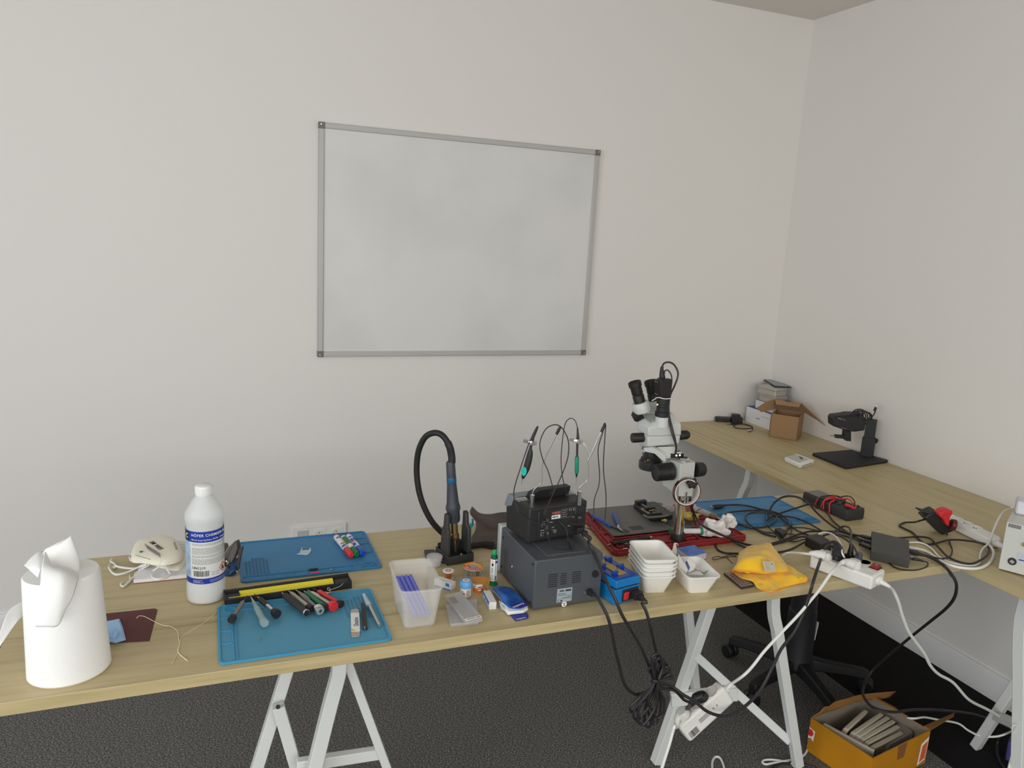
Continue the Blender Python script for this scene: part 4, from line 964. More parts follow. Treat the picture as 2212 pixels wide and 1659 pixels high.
# wet wipes
PK = mat('wipes_blue_film', rgb(28, 88, 168), .28, vary=.55, vscale=28); PKW = mat('wipes_white_film', rgb(178, 180, 195), .35, vary=.15, vscale=300); PKN = mat('wipes_navy_film', rgb(40, 45, 130), .3)
o = at(1100,1290)
t = thing('wipes_pack', 'opened blue packet of wipes against the corner of the grey station', 'wipes', o)
def wl(px, py, dz=0): return at(px, py, ZT + dz) - o
q = MB(PK)
top = [wl(1063,1266,.020), wl(1100,1266,.018), wl(1122,1285,.020), wl(1141,1308,.016), wl(1122,1314,.020), wl(1096,1310,.022), wl(1085,1292,.022), wl(1072,1276,.022)]
bot = [wl(1061,1272), wl(1100,1275), wl(1122,1290), wl(1139,1316), wl(1124,1322), wl(1096,1320), wl(1082,1304), wl(1068,1284)]
mid = [b_.lerp(t_, .5)*1.03 for b_, t_ in zip(bot, top)]
cen = sum(top, Vector())/8
q.loft([spline(mid, 3, True), spline([m_.lerp(t_, .8)*1.0 for m_, t_ in zip(mid, top)], 3, True), spline([t_.lerp(cen, .12) for t_ in top], 3, True), spline([t_.lerp(cen, .5) + Vector((0,0,.0025)) for t_ in top], 3, True), spline([t_.lerp(cen, .93) + Vector((0,0,.003)) for t_ in top], 3, True)])
q.obj('blue_film_top', t, sub=1)
q = MB(PKW); q.loft([spline(bot, 3, True), spline([m_*1.005 for m_ in mid], 3, True)]); q.obj('white_film_side', t, sub=1)
q = MB(PKN); q.slab([wl(1106,1305,.0245), wl(1135,1300,.022), wl(1141,1308,.017), wl(1125,1314,.0215), wl(1100,1309,.025)], (0, 0, .0008)); q.obj('navy_band', t)
v = wl(1111,1309,.026) - wl(1132,1303,.024); 
text('printed_name', 'Comfort', .0085, LIGHTINK, t, wl(1120,1307.5,.0258), frame(Vector((-.02,-.05,1)), v), bold=True)
q = MB(PKW).slab([wl(1078,1297,.016), wl(1088,1303,.020), wl(1098,1312,.018), wl(1095,1321,.002), wl(1084,1318,.001), wl(1080,1308,.004)], (-.001,-.001,.0008)); q.use(mat('green_logo', rgb(90,170,80), .5)).bar(wl(1086,1307,.0165), wl(1089,1311,.0135), .004, .0008); q.use(INK).bar(wl(1081,1301,.016), wl(1092,1305,.0185), .0012, .0008); q.obj('end_flap', t)
q = MB(PAPER)
for k in range(4):
    z = .003 + k*.0036; q.slab([wl(1097,1312,z), wl(1139,1306,z), wl(1141-k,1318,z), wl(1131,1325-k,z), wl(1097+k,1329-k*1.5,z), wl(1088+k,1318,z)], (0, 0, .0030))
q.obj('folded_wipes', t, bev=.0012)
q = MB(PKN).slab([wl(1102,1329,.001), wl(1138,1324,.001), wl(1141.5,1329,.002), wl(1140,1336,.002), wl(1114,1342,.001)], (0, 0, .001)); q.obj('torn_film_flap', t)
v = wl(1118,1338,.003) - wl(1138,1334,.003); text('printed_name', 'comfort', .0075, LIGHTINK, t, wl(1126,1336,.0032), frame(Vector((0,0,1)), v))

# ---------------------------------------------------------------- hot air station (big grey box)
SLATE = mat('slate_painted_steel', rgb(66, 69, 74), .42, bump=.06, bscale=1200); SILVF = mat('light_grey_fascia', rgb(150, 153, 150), .5)
SX0, SX1, SY0, SY1, SHT = .294, .4735, -1.607, -1.392, .128
SC = Vector(((SX0+SX1)/2, (SY0+SY1)/2, ZT))
sg = thing('hot_air_station', 'big slate grey steel station box with rear vents, near the table front', 'soldering station', SC, R(1.0))
hw, hd = (SX1-SX0)/2, (SY1-SY0)/2
MB(SLATE).box((0, 0, .003 + SHT/2), (2*hw, 2*hd, SHT - .006)).obj('steel_case', sg, bev=.0022)
MB(SLATE).box((0, .004, SHT + .0005), (.105, 2*hd - .03, .003)).obj('raised_top_panel', sg, bev=.001)
q = MB(SILVF); q.slab([(-hw-.003, hd+.002, .004), (hw+.003, hd+.002, .004), (hw+.003, hd+.002, SHT+.004), (-hw-.003, hd+.002, SHT+.004)], (0, .020, 0)); q.obj('front_fascia', sg, bev=.003)
q = MB(SOFTBLACK)
for sx in (-1, 1):
    for sy in (-1, 1): q = MB(SOFTBLACK).cyl((sx*(hw-.02), sy*(hd-.02), 0), (sx*(hw-.02), sy*(hd-.02), .0035), .007, n=18); q.obj('rubber_foot', sg)
for x0, n_, w_, z0 in ((-.054, 7, .024, .058), (-.0215, 6, .0155, .0615), (.0085, 6, .0235, .0615)):
    q = MB(INK)
    for k in range(n_): q.box((x0 + w_/2, -hd - .0002, z0 + k*.0052), (w_, .0012, .0019))
    q.obj('vent_slots', sg)
lb_ = MB(mat('pale_blue_label', rgb(135, 145, 152), .5)).box((-.0085, -hd - .0006, .0325), (.040, .0008, .035)).obj('rating_label', sg)
fx = frame((0, -1, 0), (1, 0, 0))
q = MB(INK)
for k in range(4): q.box((-.0205 + k*.0030, -hd - .0011, .0440), (.0024, .0003, .0034))
q.box((.0010, -hd - .0011, .0440), (.0145, .0003, .0042)); q.obj('printed_brand', lb_)
q = MB(INK)
for z, a_, b_ in ((.0365, -.026, -.006), (.0330, -.026, -.004), (.0300, -.001, .009), (.0255, -.014, .009)): q.box(((a_+b_)/2, -hd-.0011, z), (b_-a_, .0003, .0009))
q.box((-.0085, -hd-.0011, .0235), (.037, .0003, .0004)); q.obj('printed_lines', lb_)
text('ce_mark', 'CE', .0050, INK, lb_, (-.0245, -hd-.0011, .0188), fx); MB(INK).box((-.016, -hd-.0011, .0188), (.005, .0003, .0035)).obj('printed_symbol', lb_)
q = MB(WHITE).cyl((-.0075, -hd-.0004, .0085), (-.0075, -hd-.001, .0085), .0068, n=28); q.obj('round_sticker', sg)
text('sticker_text', 'QC', .0042, INK, sg, (-.0075, -hd-.0013, .0105), fx, bold=True); text('sticker_text', '08', .0042, INK, sg, (-.0075, -hd-.0013, .0058), fx, bold=True)
q = MB(SOFTBLACK).cyl((.071, -hd, .0765), (.071, -hd-.004, .0765), .0085, n=28); q.box((.071, -hd-.0045, .0765), (.003, .002, .009)); q.obj('fuse_holder', sg)
q = MB(STEEL).lathe([(.0022, 0), (.0045, 0), (.0045, .003), (.0022, .003)], 20, (.0455, -hd, .0325), (0, -1, 0)); q.obj('earth_socket', sg)
q = MB(SOFTBLACK).cyl((.0585, -hd, .0325), (.0585, -hd-.006, .0325), .0085, n=22); q.cyl((.0585, -hd-.005, .0325), (.0600, -hd-.016, .030), .0058, n=18); q.obj('cable_gland', sg)
for (y, z) in ((-hd+.012, .115), (-hd+.012, .018), (hd-.012, .105), (hd-.012, .025)):
    MB(INK).cyl((-hw, y, z), (-hw-.0018, y, z), .0030, n=16).obj('case_screw', sg)
MB(LIGHTINK).box((-hw-.0002, .028, .055), (.0008, .003, .006), (.4, 0, 0)).obj('paint_chip', sg)

# ---------------------------------------------------------------- soldering station on top of it
TZ = ZT + SHT + .0045
TB = Vector((.3855, -1.458, TZ)); trz = R(7.5)
ts = thing('soldering_station', 'small black soldering station with two iron stands, on top of the grey box', 'soldering station', TB, trz)
w2, d2, h2 = .168, .112, .092
BLK2 = mat('black_abs_case', (.020, .020, .021, 1), .48)
MB(BLK2).slab([(-w2/2, -d2/2, .004), (-w2/2, d2/2, .004), (-w2/2, d2/2+.006, .060), (-w2/2, d2/2-.035, h2), (-w2/2, -d2/2, h2)], (w2, 0, 0)).obj('case', ts, bev=.004, seg=3)
for sx in (-1, 1):
    for sy in (-1, 1): MB(SOFTBLACK).cyl((sx*(w2/2-.015), sy*(d2/2-.015), 0), (sx*(w2/2-.015), sy*(d2/2-.015), .0045), .006, n=16).obj('rubber_foot', ts)
MB(mat('silver_front', rgb(112, 118, 124), .42, .2)).slab([(-w2/2-.002, d2/2-.024, h2-.022), (-w2/2-.002, d2/2+.002, .058), (-w2/2-.002, d2/2+.012, .062), (-w2/2-.002, d2/2-.004, h2+.004), (-w2/2-.002, d2/2-.032, h2+.003)], (w2+.004, 0, 0)).obj('silver_front_bezel', ts, bev=.002)
MB(BLK2).box((.010, -d2/2-.0010, .046), (w2-.030, .003, .072)).obj('rear_panel', ts, bev=.0015)
q = MB(BLK2).slab([(-.052, -.002, h2), (.062, -.002, h2), (.062, -.010, h2+.026), (-.030, -.010, h2+.026), (-.050, -.008, h2+.018)], (0, .022, 0)); q.obj('top_module', ts, bev=.0015)
q = MB(STEEL).box((.006, -.0078, h2+.012), (.015, .002, .0065), (.28, 0, 0)); q.use(INK).box((.006, -.0086, h2+.012), (.013, .002, .0045), (.28, 0, 0)); q.obj('usb_port', ts)
for sx in (-.070, .068):
    q = MB(STEEL)
    for k in range(4): q.tube([(sx - .010 + k*.006 + .003*math.cos(t_), .004 + .006*math.sin(t_), h2 + .004) for t_ in (0, 1, 2, 3, 4, 5)], .0009, n=6, closed=True)
    q.box((sx, .006, h2+.001), (.030, .022, .003)); q.obj('tip_tray', ts)
yr = -d2/2 - .0028
fx2 = frame((0, -1, 0), (1, 0, 0))
PINKT = mat('dull_red_print', rgb(150, 80, 75), .6); DIMT = mat('dim_white_print', rgb(130, 130, 130), .6)
q = MB(PINKT)
for k in range(6): q.box((-.019 + k*.0042, yr, .0738), (.0034, .0003, .0050 if k > 1 else .0034))
q.box((-.009, yr, .0700), (.020, .0003, .0010)); q.obj('printed_brand', ts)
q = MB(WHITE).box((-.009, yr, .0625), (.025, .0006, .0095)); q.obj('white_sticker', ts); q = MB(INK)
for k in range(6): q.box((-.0185 + k*.0026 + (.0014 if k > 3 else 0), yr-.0005, .0628), (.0020, .0003, .0034))
q.obj('sticker_print', ts)
q = MB(DIMT)
for z, a_, b_ in ((.0765,.0085,.024),(.0715,.0085,.022),(.066,.0085,.018),(.0605,.0085,.023),(.066,.020,.024)): q.box(((a_+b_)/2, yr, z), (b_-a_, .0003, .0012))
for c0, c1 in (((.006,.0805),(.048,.0805)), ((.006,.0570),(.048,.0570)), ((.006,.057),(.006,.0805)), ((.048,.057),(.048,.0805))): q.bar((c0[0], yr, c0[1]), (c1[0], yr, c1[1]), .0003, .0003, (0,1,0))
q.obj('rating_plate', ts)
text('ce_mark', 'CE', .0065, DIMT, ts, (.032, yr, .0755), fx2, bold=True); MB(DIMT).box((.0425, yr, .0755), (.003, .0003, .005)).obj('printed_symbol', ts)
q = MB(DIMT)
for x, z, w_ in ((-.043,.0545,.008),(-.022,.0505,.009),(.044,.0545,.007),(-.046,.0325,.011),(-.0155,.0365,.006),(.031,.0335,.007)): q.box((x, yr, z), (w_, .0003, .0018))
q.obj('printed_captions', ts)
def jack(x, z, r_, nm): q = MB(STEEL).lathe([(r_*.5, 0), (r_, 0), (r_, .006), (r_*.5, .006)], 20, (x, yr+.001, z), (0, -1, 0)); q.use(INK).cyl((x, yr, z), (x, yr-.001, z), r_*.55, n=14); q.obj(nm, ts)
jack(-.0335, .0245, .0042, 'jack_socket'); jack(-.0125, .0275, .0055, 'jack_socket')
for x, z in ((-.044, .0455), (-.0455, .0225)):
    q = MB(GREYP).box((x, yr-.0002, z), (.0085, .0006, .0085)); q.use(INK).box((x, yr-.0006, z), (.0072, .0006, .0072)); q.obj('port', ts)
for z in (.0375, .0460, .0570):
    MB(mat('dim_metal', rgb(75,75,75), .5, .4)).lathe([(.0015, 0), (.0045, 0), (.0045, .002), (.0015, .002)], 18, (-.0335, yr+.001, z), (0, -1, 0)).obj('terminal', ts)
q = MB(SOFTBLACK).box((.0585, yr+.001, .0520), (.026, .004, .024)); q.use(INK).box((.0595, yr-.002, .0520), (.016, .003, .016), (.12, 0, 0)); q.use(LIGHTINK).box((.0575, yr-.0038, .0525), (.0008, .0004, .004)).box((.0620, yr-.0038, .0525), (.003, .0004, .0008)); q.obj('power_switch', ts)
q = MB(SOFTBLACK).box((.0570, yr-.008, .0225), (.022, .020, .016)); q.box((.066, yr-.021, .016), (.014, .014, .013), (0, 0, -.3)); q.cyl((.068, yr-.024, .013), (.074, yr-.036, .007), .0052, n=16); q.obj('mains_plug', ts, bev=.0015)
# iron stands
SP = at(1200, 1087, TZ + h2); SP.z = 0
mw = (Matrix.Translation(TB) @ Matrix.Rotation(trz, 4, 'Z')).inverted()
def sp(px, py, d_=0.0): return atv(px, py, SP + FW*d_)
def sl(px, py, d_=0.0): return mw @ sp(px, py, d_)
for k, rod, fork, wire in ((0, [(1150,1076),(1150,1069.5),(1152.4,1060),(1160,1052),(1168,1046),(1171.5,1032),(1170.5,1016),(1172,1000)], [(1172,1000),(1187,968),(1203,936)], [(1172,1000),(1171,985),(1166.5,968),(1161,960)]),
                           (1, [(1252,1068),(1251,1062),(1252,1054),(1260,1046),(1268,1038),(1271.5,1016),(1270.7,994)], [(1270.7,994),(1285,964),(1300,931)], [(1270.7,994),(1271,986),(1268,972),(1263.7,961.5),(1259,957)])):
    b_ = sl(*rod[0])
    MB(CHROME).cyl((b_.x, b_.y, h2 - .001), (b_.x, b_.y, sl(rod[0][0], 1069 if k == 0 else 1061).z), .0056, n=24).obj('stand_post', ts)
    q = MB(STEEL).tube([sl(*p_) for p_ in rod], .0014, n=8, spl=5); q.tube([sl(*p_) for p_ in fork], .0021, n=8); q.tube([sl(*p_) for p_ in wire], .0008, n=6, spl=4); q.obj('stand_rod', ts)
    e0, e1 = (sl(1202,938), sl(1211,921)) if k == 0 else (sl(1299,933), sl(1307,916.5))
    q = MB(SOFTBLACK).tube([e0, e0.lerp(e1, .5), e1], [.0034, .0040, .0028], n=12); q.obj('cable_hook_sleeve', ts)
    c_ = sl(1148,955) if k == 0 else sl(1246,952)
    q = MB(CHROME).lathe([(.0040, -.003), (.0150, -.003), (.0155, .0), (.0150, .003), (.0040, .003)], 36, c_ + Vector((.001, .004, 0)), (.10, .12, 1), sx=1, sy=.75); e0, e1 = (sl(1130.5,950.5,-.004), sl(1158,958,-.004)) if k == 0 else (sl(1230.5,947.5,-.004), sl(1259,955,-.004))
    q.bar(e0, e0.lerp(e1, .72), .011, .0085, (0, 0, 1)); q.cyl(e0.lerp(e1, .78) - Vector((0, 0, .005)), e0.lerp(e1, .78) + Vector((0, 0, .005)), .0075, n=24); q.obj('iron_holder', ts, ang=30)
TEAL = mat('teal_grip', rgb(15, 160, 145), .5); TEALD = mat('dark_teal_grip', rgb(10, 108, 88), .55)
def iron(label, pts, radii, m0, parts):
    b0 = sp(*pts[0]); t = thing('soldering_iron', label, 'soldering iron', b0)
    q = MB(m0).tube([sp(*p_) - b0 for p_ in pts], radii, n=18, spl=5); q.obj('handle', t)
    return t, b0
t, b0 = iron('black curved soldering tweezers with a teal button, hanging in the left stand', [(1162,921),(1158,930),(1153,941),(1150,950),(1148,960),(1146,968),(1145,980),(1141.5,996),(1137,1012),(1131.5,1026),(1129,1034)], [.0018,.0032,.0036,.0040,.0032,.0036,.0072,.0085,.0085,.0060,.0026], BLK2, None)
q = MB(TEAL).slab([sp(x, y, -.0095) - b0 for x, y in ((1131.5,1008.5),(1136,1010.5),(1138,1017),(1136,1025),(1131.5,1029),(1127,1025),(1125.5,1017.5))], FW*.006); q.obj('teal_button', t)
MB(STEEL).tube([sp(1129,1033) - b0, sp(1127.5,1040) - b0, sp(1126.4,1047) - b0], [.0014, .0010, .0005], n=8).obj('tip', t)
P = [sp(*p_) - b0 for p_ in ((1162,921,-.004),(1158,925,-.008),(1149,943,-.014),(1141,962,-.016),(1133,985,-.016),(1124,1012,-.018),(1115,1040,-.02),(1110,1062,-.02),(1111,1078,-.022),(1116,1094,-.028),(1126,1112,-.036))] + [mw.inverted() @ Vector(v_) - b0 for v_ in ((-.070, -.090, .060), (-.058, -.086, .052), (-.044, -.066, .046))]
MB(CABLE).tube(P, .00135, n=8, spl=7).obj('lead', t)
t, b0 = iron('slim soldering iron with a dark teal grip, hanging upright in the right stand', [(1247.5,924),(1248,935),(1248.3,945),(1248,952),(1247,965),(1246.5,988)], [.0018,.0026,.0036,.0034,.0027,.0027], BLK2, None)
q = MB(TEALD).tube([sp(1246.4,986) - b0, sp(1246.3,988) - b0, sp(1245.8,1019) - b0, sp(1245.7,1022.5) - b0], [.0040, .0052, .0052, .0040], n=22); q.obj('grip', t)
q = MB(BLK2).tube([sp(1245.7,1022) - b0, sp(1245.2,1031) - b0], [.0038, .0014], n=14); q.use(STEEL).tube([sp(1245.2,1030) - b0, sp(1244.8,1038) - b0, sp(1244.5,1045) - b0], [.0012, .0009, .0004], n=8); q.obj('tip', t)
P = [sp(*p_) - b0 for p_ in ((1247.5,925,0),(1243,910,.002),(1234,903.5,.006),(1223,911,.012),(1217,935,.016),(1212,990,.02),(1215,1030,.024),(1223,1060,.028),(1229,1074,.030))]
MB(CABLE).tube(P, .00115, n=8, spl=7).obj('lead', t)
def rear(x, y, z): return mw.inverted() @ Vector((x, y, z))
tag(cable('iron_lead', 'x', [rear(-.0335, yr-.004, .046)] + [sp(*p_) for p_ in ((1174,1112,-.045),(1184,1088,-.035),(1195,1064,-.02),(1193,1049,-.018),(1184,1018,-.014),(1173,993,-.012),(1166.5,968,-.01),(1168,949,-.006),(1179,927,-.003),(1196,917.6,-.002),(1210,921,-.004),(1221,935,-.008),(1228,955,-.010),(1227.6,982,-.012),(1220,1010,-.014),(1206,1043,-.018),(1195,1066,-.026),(1184,1092,-.045),(1177,1110,-.055),(1173,1124,-.052),(1176,1139,-.055),(1186,1166,-.058),(1197,1184,-.062))] + [SC + Vector((.012, -.075, SHT + .0035)), SC + Vector((.024, -.078, SHT + .0035))], .0014, CABLE),
    'black lead looping over the left hook sleeve in front of the soldering station', 'cable')
tag(cable('iron_lead', 'x', [rear(.0295, yr-.006, .046)] + [rear(.045, yr-.020, .0405), rear(.075, yr-.018, .041)] + [sp(*p_) for p_ in ((1274.7,1136,-.02),(1282,1112,-.012),(1284,1079,-.008),(1293.5,1049,-.004),(1295,1021,0),(1292,971,0),(1301,938,-.002),(1307,917,-.003))], .00125, CABLE),
    'inner of two thin leads hanging from the right hook sleeve', 'cable')
tag(cable('iron_lead', 'x', [rear(.050, yr-.004, .030), rear(.080, yr-.016, .025)] + [sp(*p_) for p_ in ((1285,1149,-.018),(1301,1137,-.012),(1307.6,1115,-.008),(1309,1068,-.004),(1303.6,1011.6,0),(1306.8,942.7,0),(1308.5,919,0),(1305,915,.006),(1300,930,.012))], .00125, CABLE),
    'outer of two thin leads hanging from the right hook sleeve', 'cable')
tag(cable('iron_lead', 'x', [rear(-.002, yr-.002, .050), rear(.003, yr-.014, .046), rear(.010, yr-.020, .036), rear(.013, yr-.024, .020), rear(.0145, yr-.026, .006), SC + Vector((.025, -.058, SHT + .0040)), SC + Vector((.021, -.070, SHT + .0035))], .0021, CABLE),
    'short thick lead dropping from the middle of the soldering station rear onto the grey box', 'cable')

# ---------------------------------------------------------------- blue hot plate
HBLUE = mat('bright_blue_paint', rgb(14, 105, 165), .4); HNAVY = mat('navy_glass', rgb(28, 58, 135), .15)
HP = at(1326,1309); ex = (at(1380,1294) - HP); ex.z = 0; wH = ex.length - .002; hz_ = math.atan2(ex.y, ex.x)
hp_ = thing('hot_plate', 'small bright blue preheater box with a red switch, right of the grey station', 'hot plate', HP, hz_)
dH = .128
MB(HBLUE).box((wH/2, dH/2, .021), (wH, dH, .038)).obj('lower_case', hp_, bev=.0015)
MB(INK).box((wH/2, dH/2 - .001, .0415), (wH-.006, dH-.004, .004)).obj('gap_shadow', hp_) if False else MB(SOFTBLACK).box((wH/2, dH/2, .0415), (wH-.006, dH-.006, .005)).obj('gap_shade', hp_)  # black block between the two cases stands in for the shade of their gap
MB(HBLUE).box((wH/2 + .001, dH/2, .053), (wH-.002, dH, .019)).obj('upper_case', hp_, bev=.0015)
q = MB(HNAVY).box((wH/2 + .001, dH/2 + .004, .0640), (wH-.010, dH-.008, .003)); q.obj('glass_top', hp_, bev=.001)
GOLDB = mat('gold_board', rgb(165, 140, 70), .4, .2, vary=.35, vscale=220)
q = MB(GOLDB).box((wH/2 - .001, dH/2 + .002, .0664), (.024, .090, .0018), (0, 0, .03)); q.obj('work_piece', hp_)
for y in (.042, .088):
    q = MB(HNAVY).box((wH/2 + .020, y + .012, .070), (.020, .008, .010)); q.box((wH/2 - .018, y - .012, .070), (.016, .008, .009)); q.obj('clamp_jaw', hp_, bev=.001)
q = MB(SOFTBLACK).box((wH*.62, -.0012, .0215), (.050, .004, .030)); q.obj('inlet_panel', hp_, bev=.001)
q = MB(RED).box((wH*.62 - .0150, -.0042, .0205), (.015, .004, .021), (.12, 0, 0)); q.obj('red_switch', hp_, bev=.0015)
q = MB(SOFTBLACK).box((wH*.62 + .012, -.012, .0215), (.022, .020, .019)); q.cyl((wH*.62 + .014, -.020, .020), (wH*.62 + .020, -.040, .011), .0068, .0042, n=18); q.box((wH*.62 + .014, -.022, .0195), (.015, .012, .014))
for k in range(4): q.cyl((wH*.62 + .0155 + k*.0013, -.025 - k*.0042, .0185 - k*.0020), (wH*.62 + .016 + k*.0013, -.0265 - k*.0042, .0180 - k*.0020), .0073 - k*.0006, n=16)
q.obj('mains_plug', hp_, bev=.001)
q = MB(STEEL).cyl((.006, 0, .0075), (.006, -.0015, .0075), .003, n=14); q.cyl((wH-.006, 0, .0075), (wH-.006, -.0015, .0075), .003, n=14); q.cyl((wH, .004, .030), (wH+.0015, .004, .030), .003, n=14); q.obj('case_screws', hp_)
q = MB(RED).cyl((.012, dH - .004, .064), (.012, dH - .004, .072), .0055, n=18); q.obj('indicator_cap', hp_)
MB(SOFTBLACK).box((wH/2, dH/2, .001), (wH-.01, dH-.01, .002)).obj('foot_pad', hp_)

# ---------------------------------------------------------------- white trays
TRW = mat('white_tray_plastic', (.84, .83, .78, 1), .42)
base = Vector((.6465, -1.556, ZT)); words = ['lowest', 'second from bottom', 'middle', 'fourth from bottom', 'topmost']
tr0 = tub('parts_tray', 'white plastic tray, lowest of the stack of five', 'tray', base, R(-11), .060, .088, .088, .122, .050, TRW, .003, 'stacked white trays', rc=.013)
for k in range(1, 5):
    dup(tr0, base + Vector((.0005*k, .0003*k*(-1)**k, .0113*k)), R(-11 + .3*(-1)**k), 'white plastic tray, %s of the stack of five' % words[k], 'stacked white trays')
t2 = tub('parts_tray', 'single white plastic tray filled with small packets, right of the tray stack', 'tray', Vector((.757, -1.5865, ZT)), R(-9), .060, .088, .088, .124, .050, TRW, .003, None, rc=.013)
o = Vector((.757, -1.5865, ZT))
def tp(px, py, dz): return at(px, py, ZT + dz)
SACH = mat('sachet_white_film', (.78, .78, .76, 1), .35); SNV = mat('sachet_navy', rgb(50, 72, 130), .35)
def sachet(label, pts, navy=None, th=(0, 0, .002)):
    o_ = sum(pts, Vector())/len(pts); t = thing('sachet', label, 'packet', o_)
    MB(SACH).slab([p_ - o_ for p_ in pts], th).obj('film', t, bev=.0007)
    if navy: MB(SNV).slab([p_ - o_ + Vector(th)*1.05 for p_ in navy], (0, -.0002, .0006)).obj('navy_print', t)
def pv(px, py, y): return aty(px, py, y)
sachet('white sachet with a navy panel propped up in the single tray', [pv(1476,1215,-1.575), pv(1486,1204.5,-1.560), pv(1502,1221,-1.570), pv(1497,1232,-1.585), pv(1487,1236,-1.592)], [pv(1477.5,1215,-1.5753), pv(1485.5,1207,-1.5603), pv(1489,1222,-1.5753), pv(1486,1233,-1.5903)], (.001, -.0025, .001))
sachet('plain white sachet leaning at the left side of the single tray', [pv(1464,1197,-1.55), pv(1470,1206,-1.56), pv(1484,1232,-1.595), pv(1481,1238,-1.60), pv(1466,1224,-1.575)], None, (.0015, -.0015, .001))
sachet('flat white sachet lying at the front of the single tray', [tp(1487,1241,.036), tp(1503,1235,.038), tp(1513,1236,.038), tp(1519,1243,.036)], None)
sachet('crumpled white wrapper with green specks in the single tray', [tp(1496,1226,.032), tp(1512,1216,.034), tp(1526,1226,.032), tp(1522,1236,.034), tp(1510,1234,.032)], None)
q = MB(mat('green_speck', rgb(30, 130, 90), .5)); q.bar(tp(1523,1238,.040), tp(1529,1233,.043), .0018, .0018); q.bar(tp(1513,1234,.040), tp(1511,1230,.042), .0009, .0009); tag(q.obj('green_clip'), 'tiny green clip on the wrapper in the single tray', 'clip')
q = MB(TRW); q.slab([aty(1452,1192,-1.43), aty(1457,1173,-1.42), aty(1460,1173,-1.42), aty(1462,1186,-1.425), aty(1462,1198,-1.43)], (0, .002, 0)); q.tube([aty(1458,1174,-1.419), aty(1461,1173.5,-1.419), aty(1464,1176,-1.419), aty(1465,1180,-1.419)], [.0016, .0015, .0012, .0006], n=8, spl=4)
tag(q.obj('plastic_hook'), 'white plastic hook standing up behind the tray stack', 'hook')
PKB = mat('wipes_pack_blue', rgb(70, 110, 185), .3, vary=.45, vscale=40)
o = at(1497,1205)
t = thing('tissue_pack', 'small blue and white tissue packet behind the single tray', 'tissue pack', o)
zt_ = .020
tq = [at(1461,1184,ZT+zt_), at(1499.5,1178,ZT+zt_), at(1528,1194,ZT+zt_), at(1490,1203,ZT+zt_)]
MB(PKW).slab([v - o - Vector((0,0,zt_)) for v in tq], (0, 0, zt_)).obj('white_body', t, bev=.004); MB(PKB).slab([v - o for v in tq], (0, 0, .0012)).obj('blue_film', t, bev=.0008)
# ---------------------------------------------------------------- red repair tray
TRED = mat('red_silicone', rgb(126, 33, 36), .55, bump=.05, bscale=900); TREDD = mat('red_silicone_recess', rgb(84, 22, 26), .6)
GMAT = mat('grey_silicone', rgb(95, 93, 91), .62, bump=.05, bscale=1200); GMATD = mat('grey_silicone_recess', rgb(60, 58, 57), .65)
RT = Vector((.885, -1.22, ZT))
rt_ = thing('repair_tray', 'dark red silicone repair tray with moulded compartments under the microscope', 'tray', RT)
def P_(x, y): return (x - RT.x, y - RT.y)
out = [P_(*p) for p in ((.652, -1.378), (1.085, -1.374), (1.098, -1.366), (1.094, -1.10), (1.085, -1.068), (.70, -1.062), (.684, -1.07), (.640, -1.362))]
MB(TRED).prism(out, 0, .0135).obj('tray_base', rt_, bev=.003)
q = MB(TRED)
def rr_(x0, y0, x1, y1, w=.005, h=.0055): q.bar((x0 - RT.x, y0 - RT.y, .0135 + h/2), (x1 - RT.x, y1 - RT.y, .0135 + h/2), w, h)
cells = [((.648,-1.372),(1.092,-1.369)),((.648,-1.372),(.690,-1.072)),((.672,-1.295),(.890,-1.293)),((.668,-1.352),(.880,-1.352)),((.668,-1.352),(.668,-1.300)),((.684,-1.295),(.706,-1.10)),((.660,-1.25),(.686,-1.25)),((.668,-1.20),(.690,-1.20)),((.676,-1.14),(.697,-1.14)),((.890,-1.372),(.905,-1.285)),((.90,-1.345),(.93,-1.345)),((.90,-1.325),(.93,-1.325)),((.90,-1.305),(.93,-1.305)),((.905,-1.288),(1.092,-1.288)),((1.092,-1.369),(1.092,-1.08)),((1.00,-1.215),(1.09,-1.21)),((1.01,-1.16),(1.09,-1.155)),((.935,-1.37),(.945,-1.288))]
for a_, b_ in cells: rr_(a_[0], a_[1], b_[0], b_[1])
q.obj('tray_ribs', rt_, bev=.0012)
q = MB(TREDD)
for x, y, r_ in ((.968, -1.335, .024), (1.012, -1.335, .013), (1.062, -1.325, .021)): q.lathe([(0, .0136), (r_, .0136), (r_, .0141), (0, .0141)], 32, (x - RT.x, y - RT.y, 0))
q.obj('round_wells', rt_)
q = MB(TRED)
for x, y, r_ in ((.968, -1.335, .024), (1.012, -1.335, .013), (1.062, -1.325, .021), (1.062, -1.325, .014)): q.lathe([(r_, .0135), (r_+.001, .0165), (r_+.004, .0165), (r_+.005, .0135)], 32, (x - RT.x, y - RT.y, 0), cap=False)
q.obj('well_rims', rt_)
ZG = ZT + .0192
gm = thing('repair_mat', 'dark grey silicone mat set into the back of the red tray', 'mat', (RT.x, RT.y, ZT + .0190))
go = [P_(*p) for p in ((.686, -1.284), (.980, -1.281), (.984, -1.064), (.712, -1.064), (.707, -1.07))]
MB(GMAT).prism(go, 0, .0035).obj('mat_sheet', gm, bev=.0008)
q = MB(GMATD); q.lathe([(0, .0034), (.0165, .0034), (.0165, .0038), (0, .0038)], 32, (.735 - RT.x, -1.262 - RT.y, 0)); q.prism(rrect(.042, .030, .003, cx=.785 - RT.x, cy=-1.247 - RT.y), .0034, .0037)
q.lathe([(0, .0034), (.002, .0034), (.002, .0039), (0, .0039)], 12, (.695 - RT.x, -1.277 - RT.y, 0)); q.obj('moulded_recesses', gm)
q = MB(GMATD)
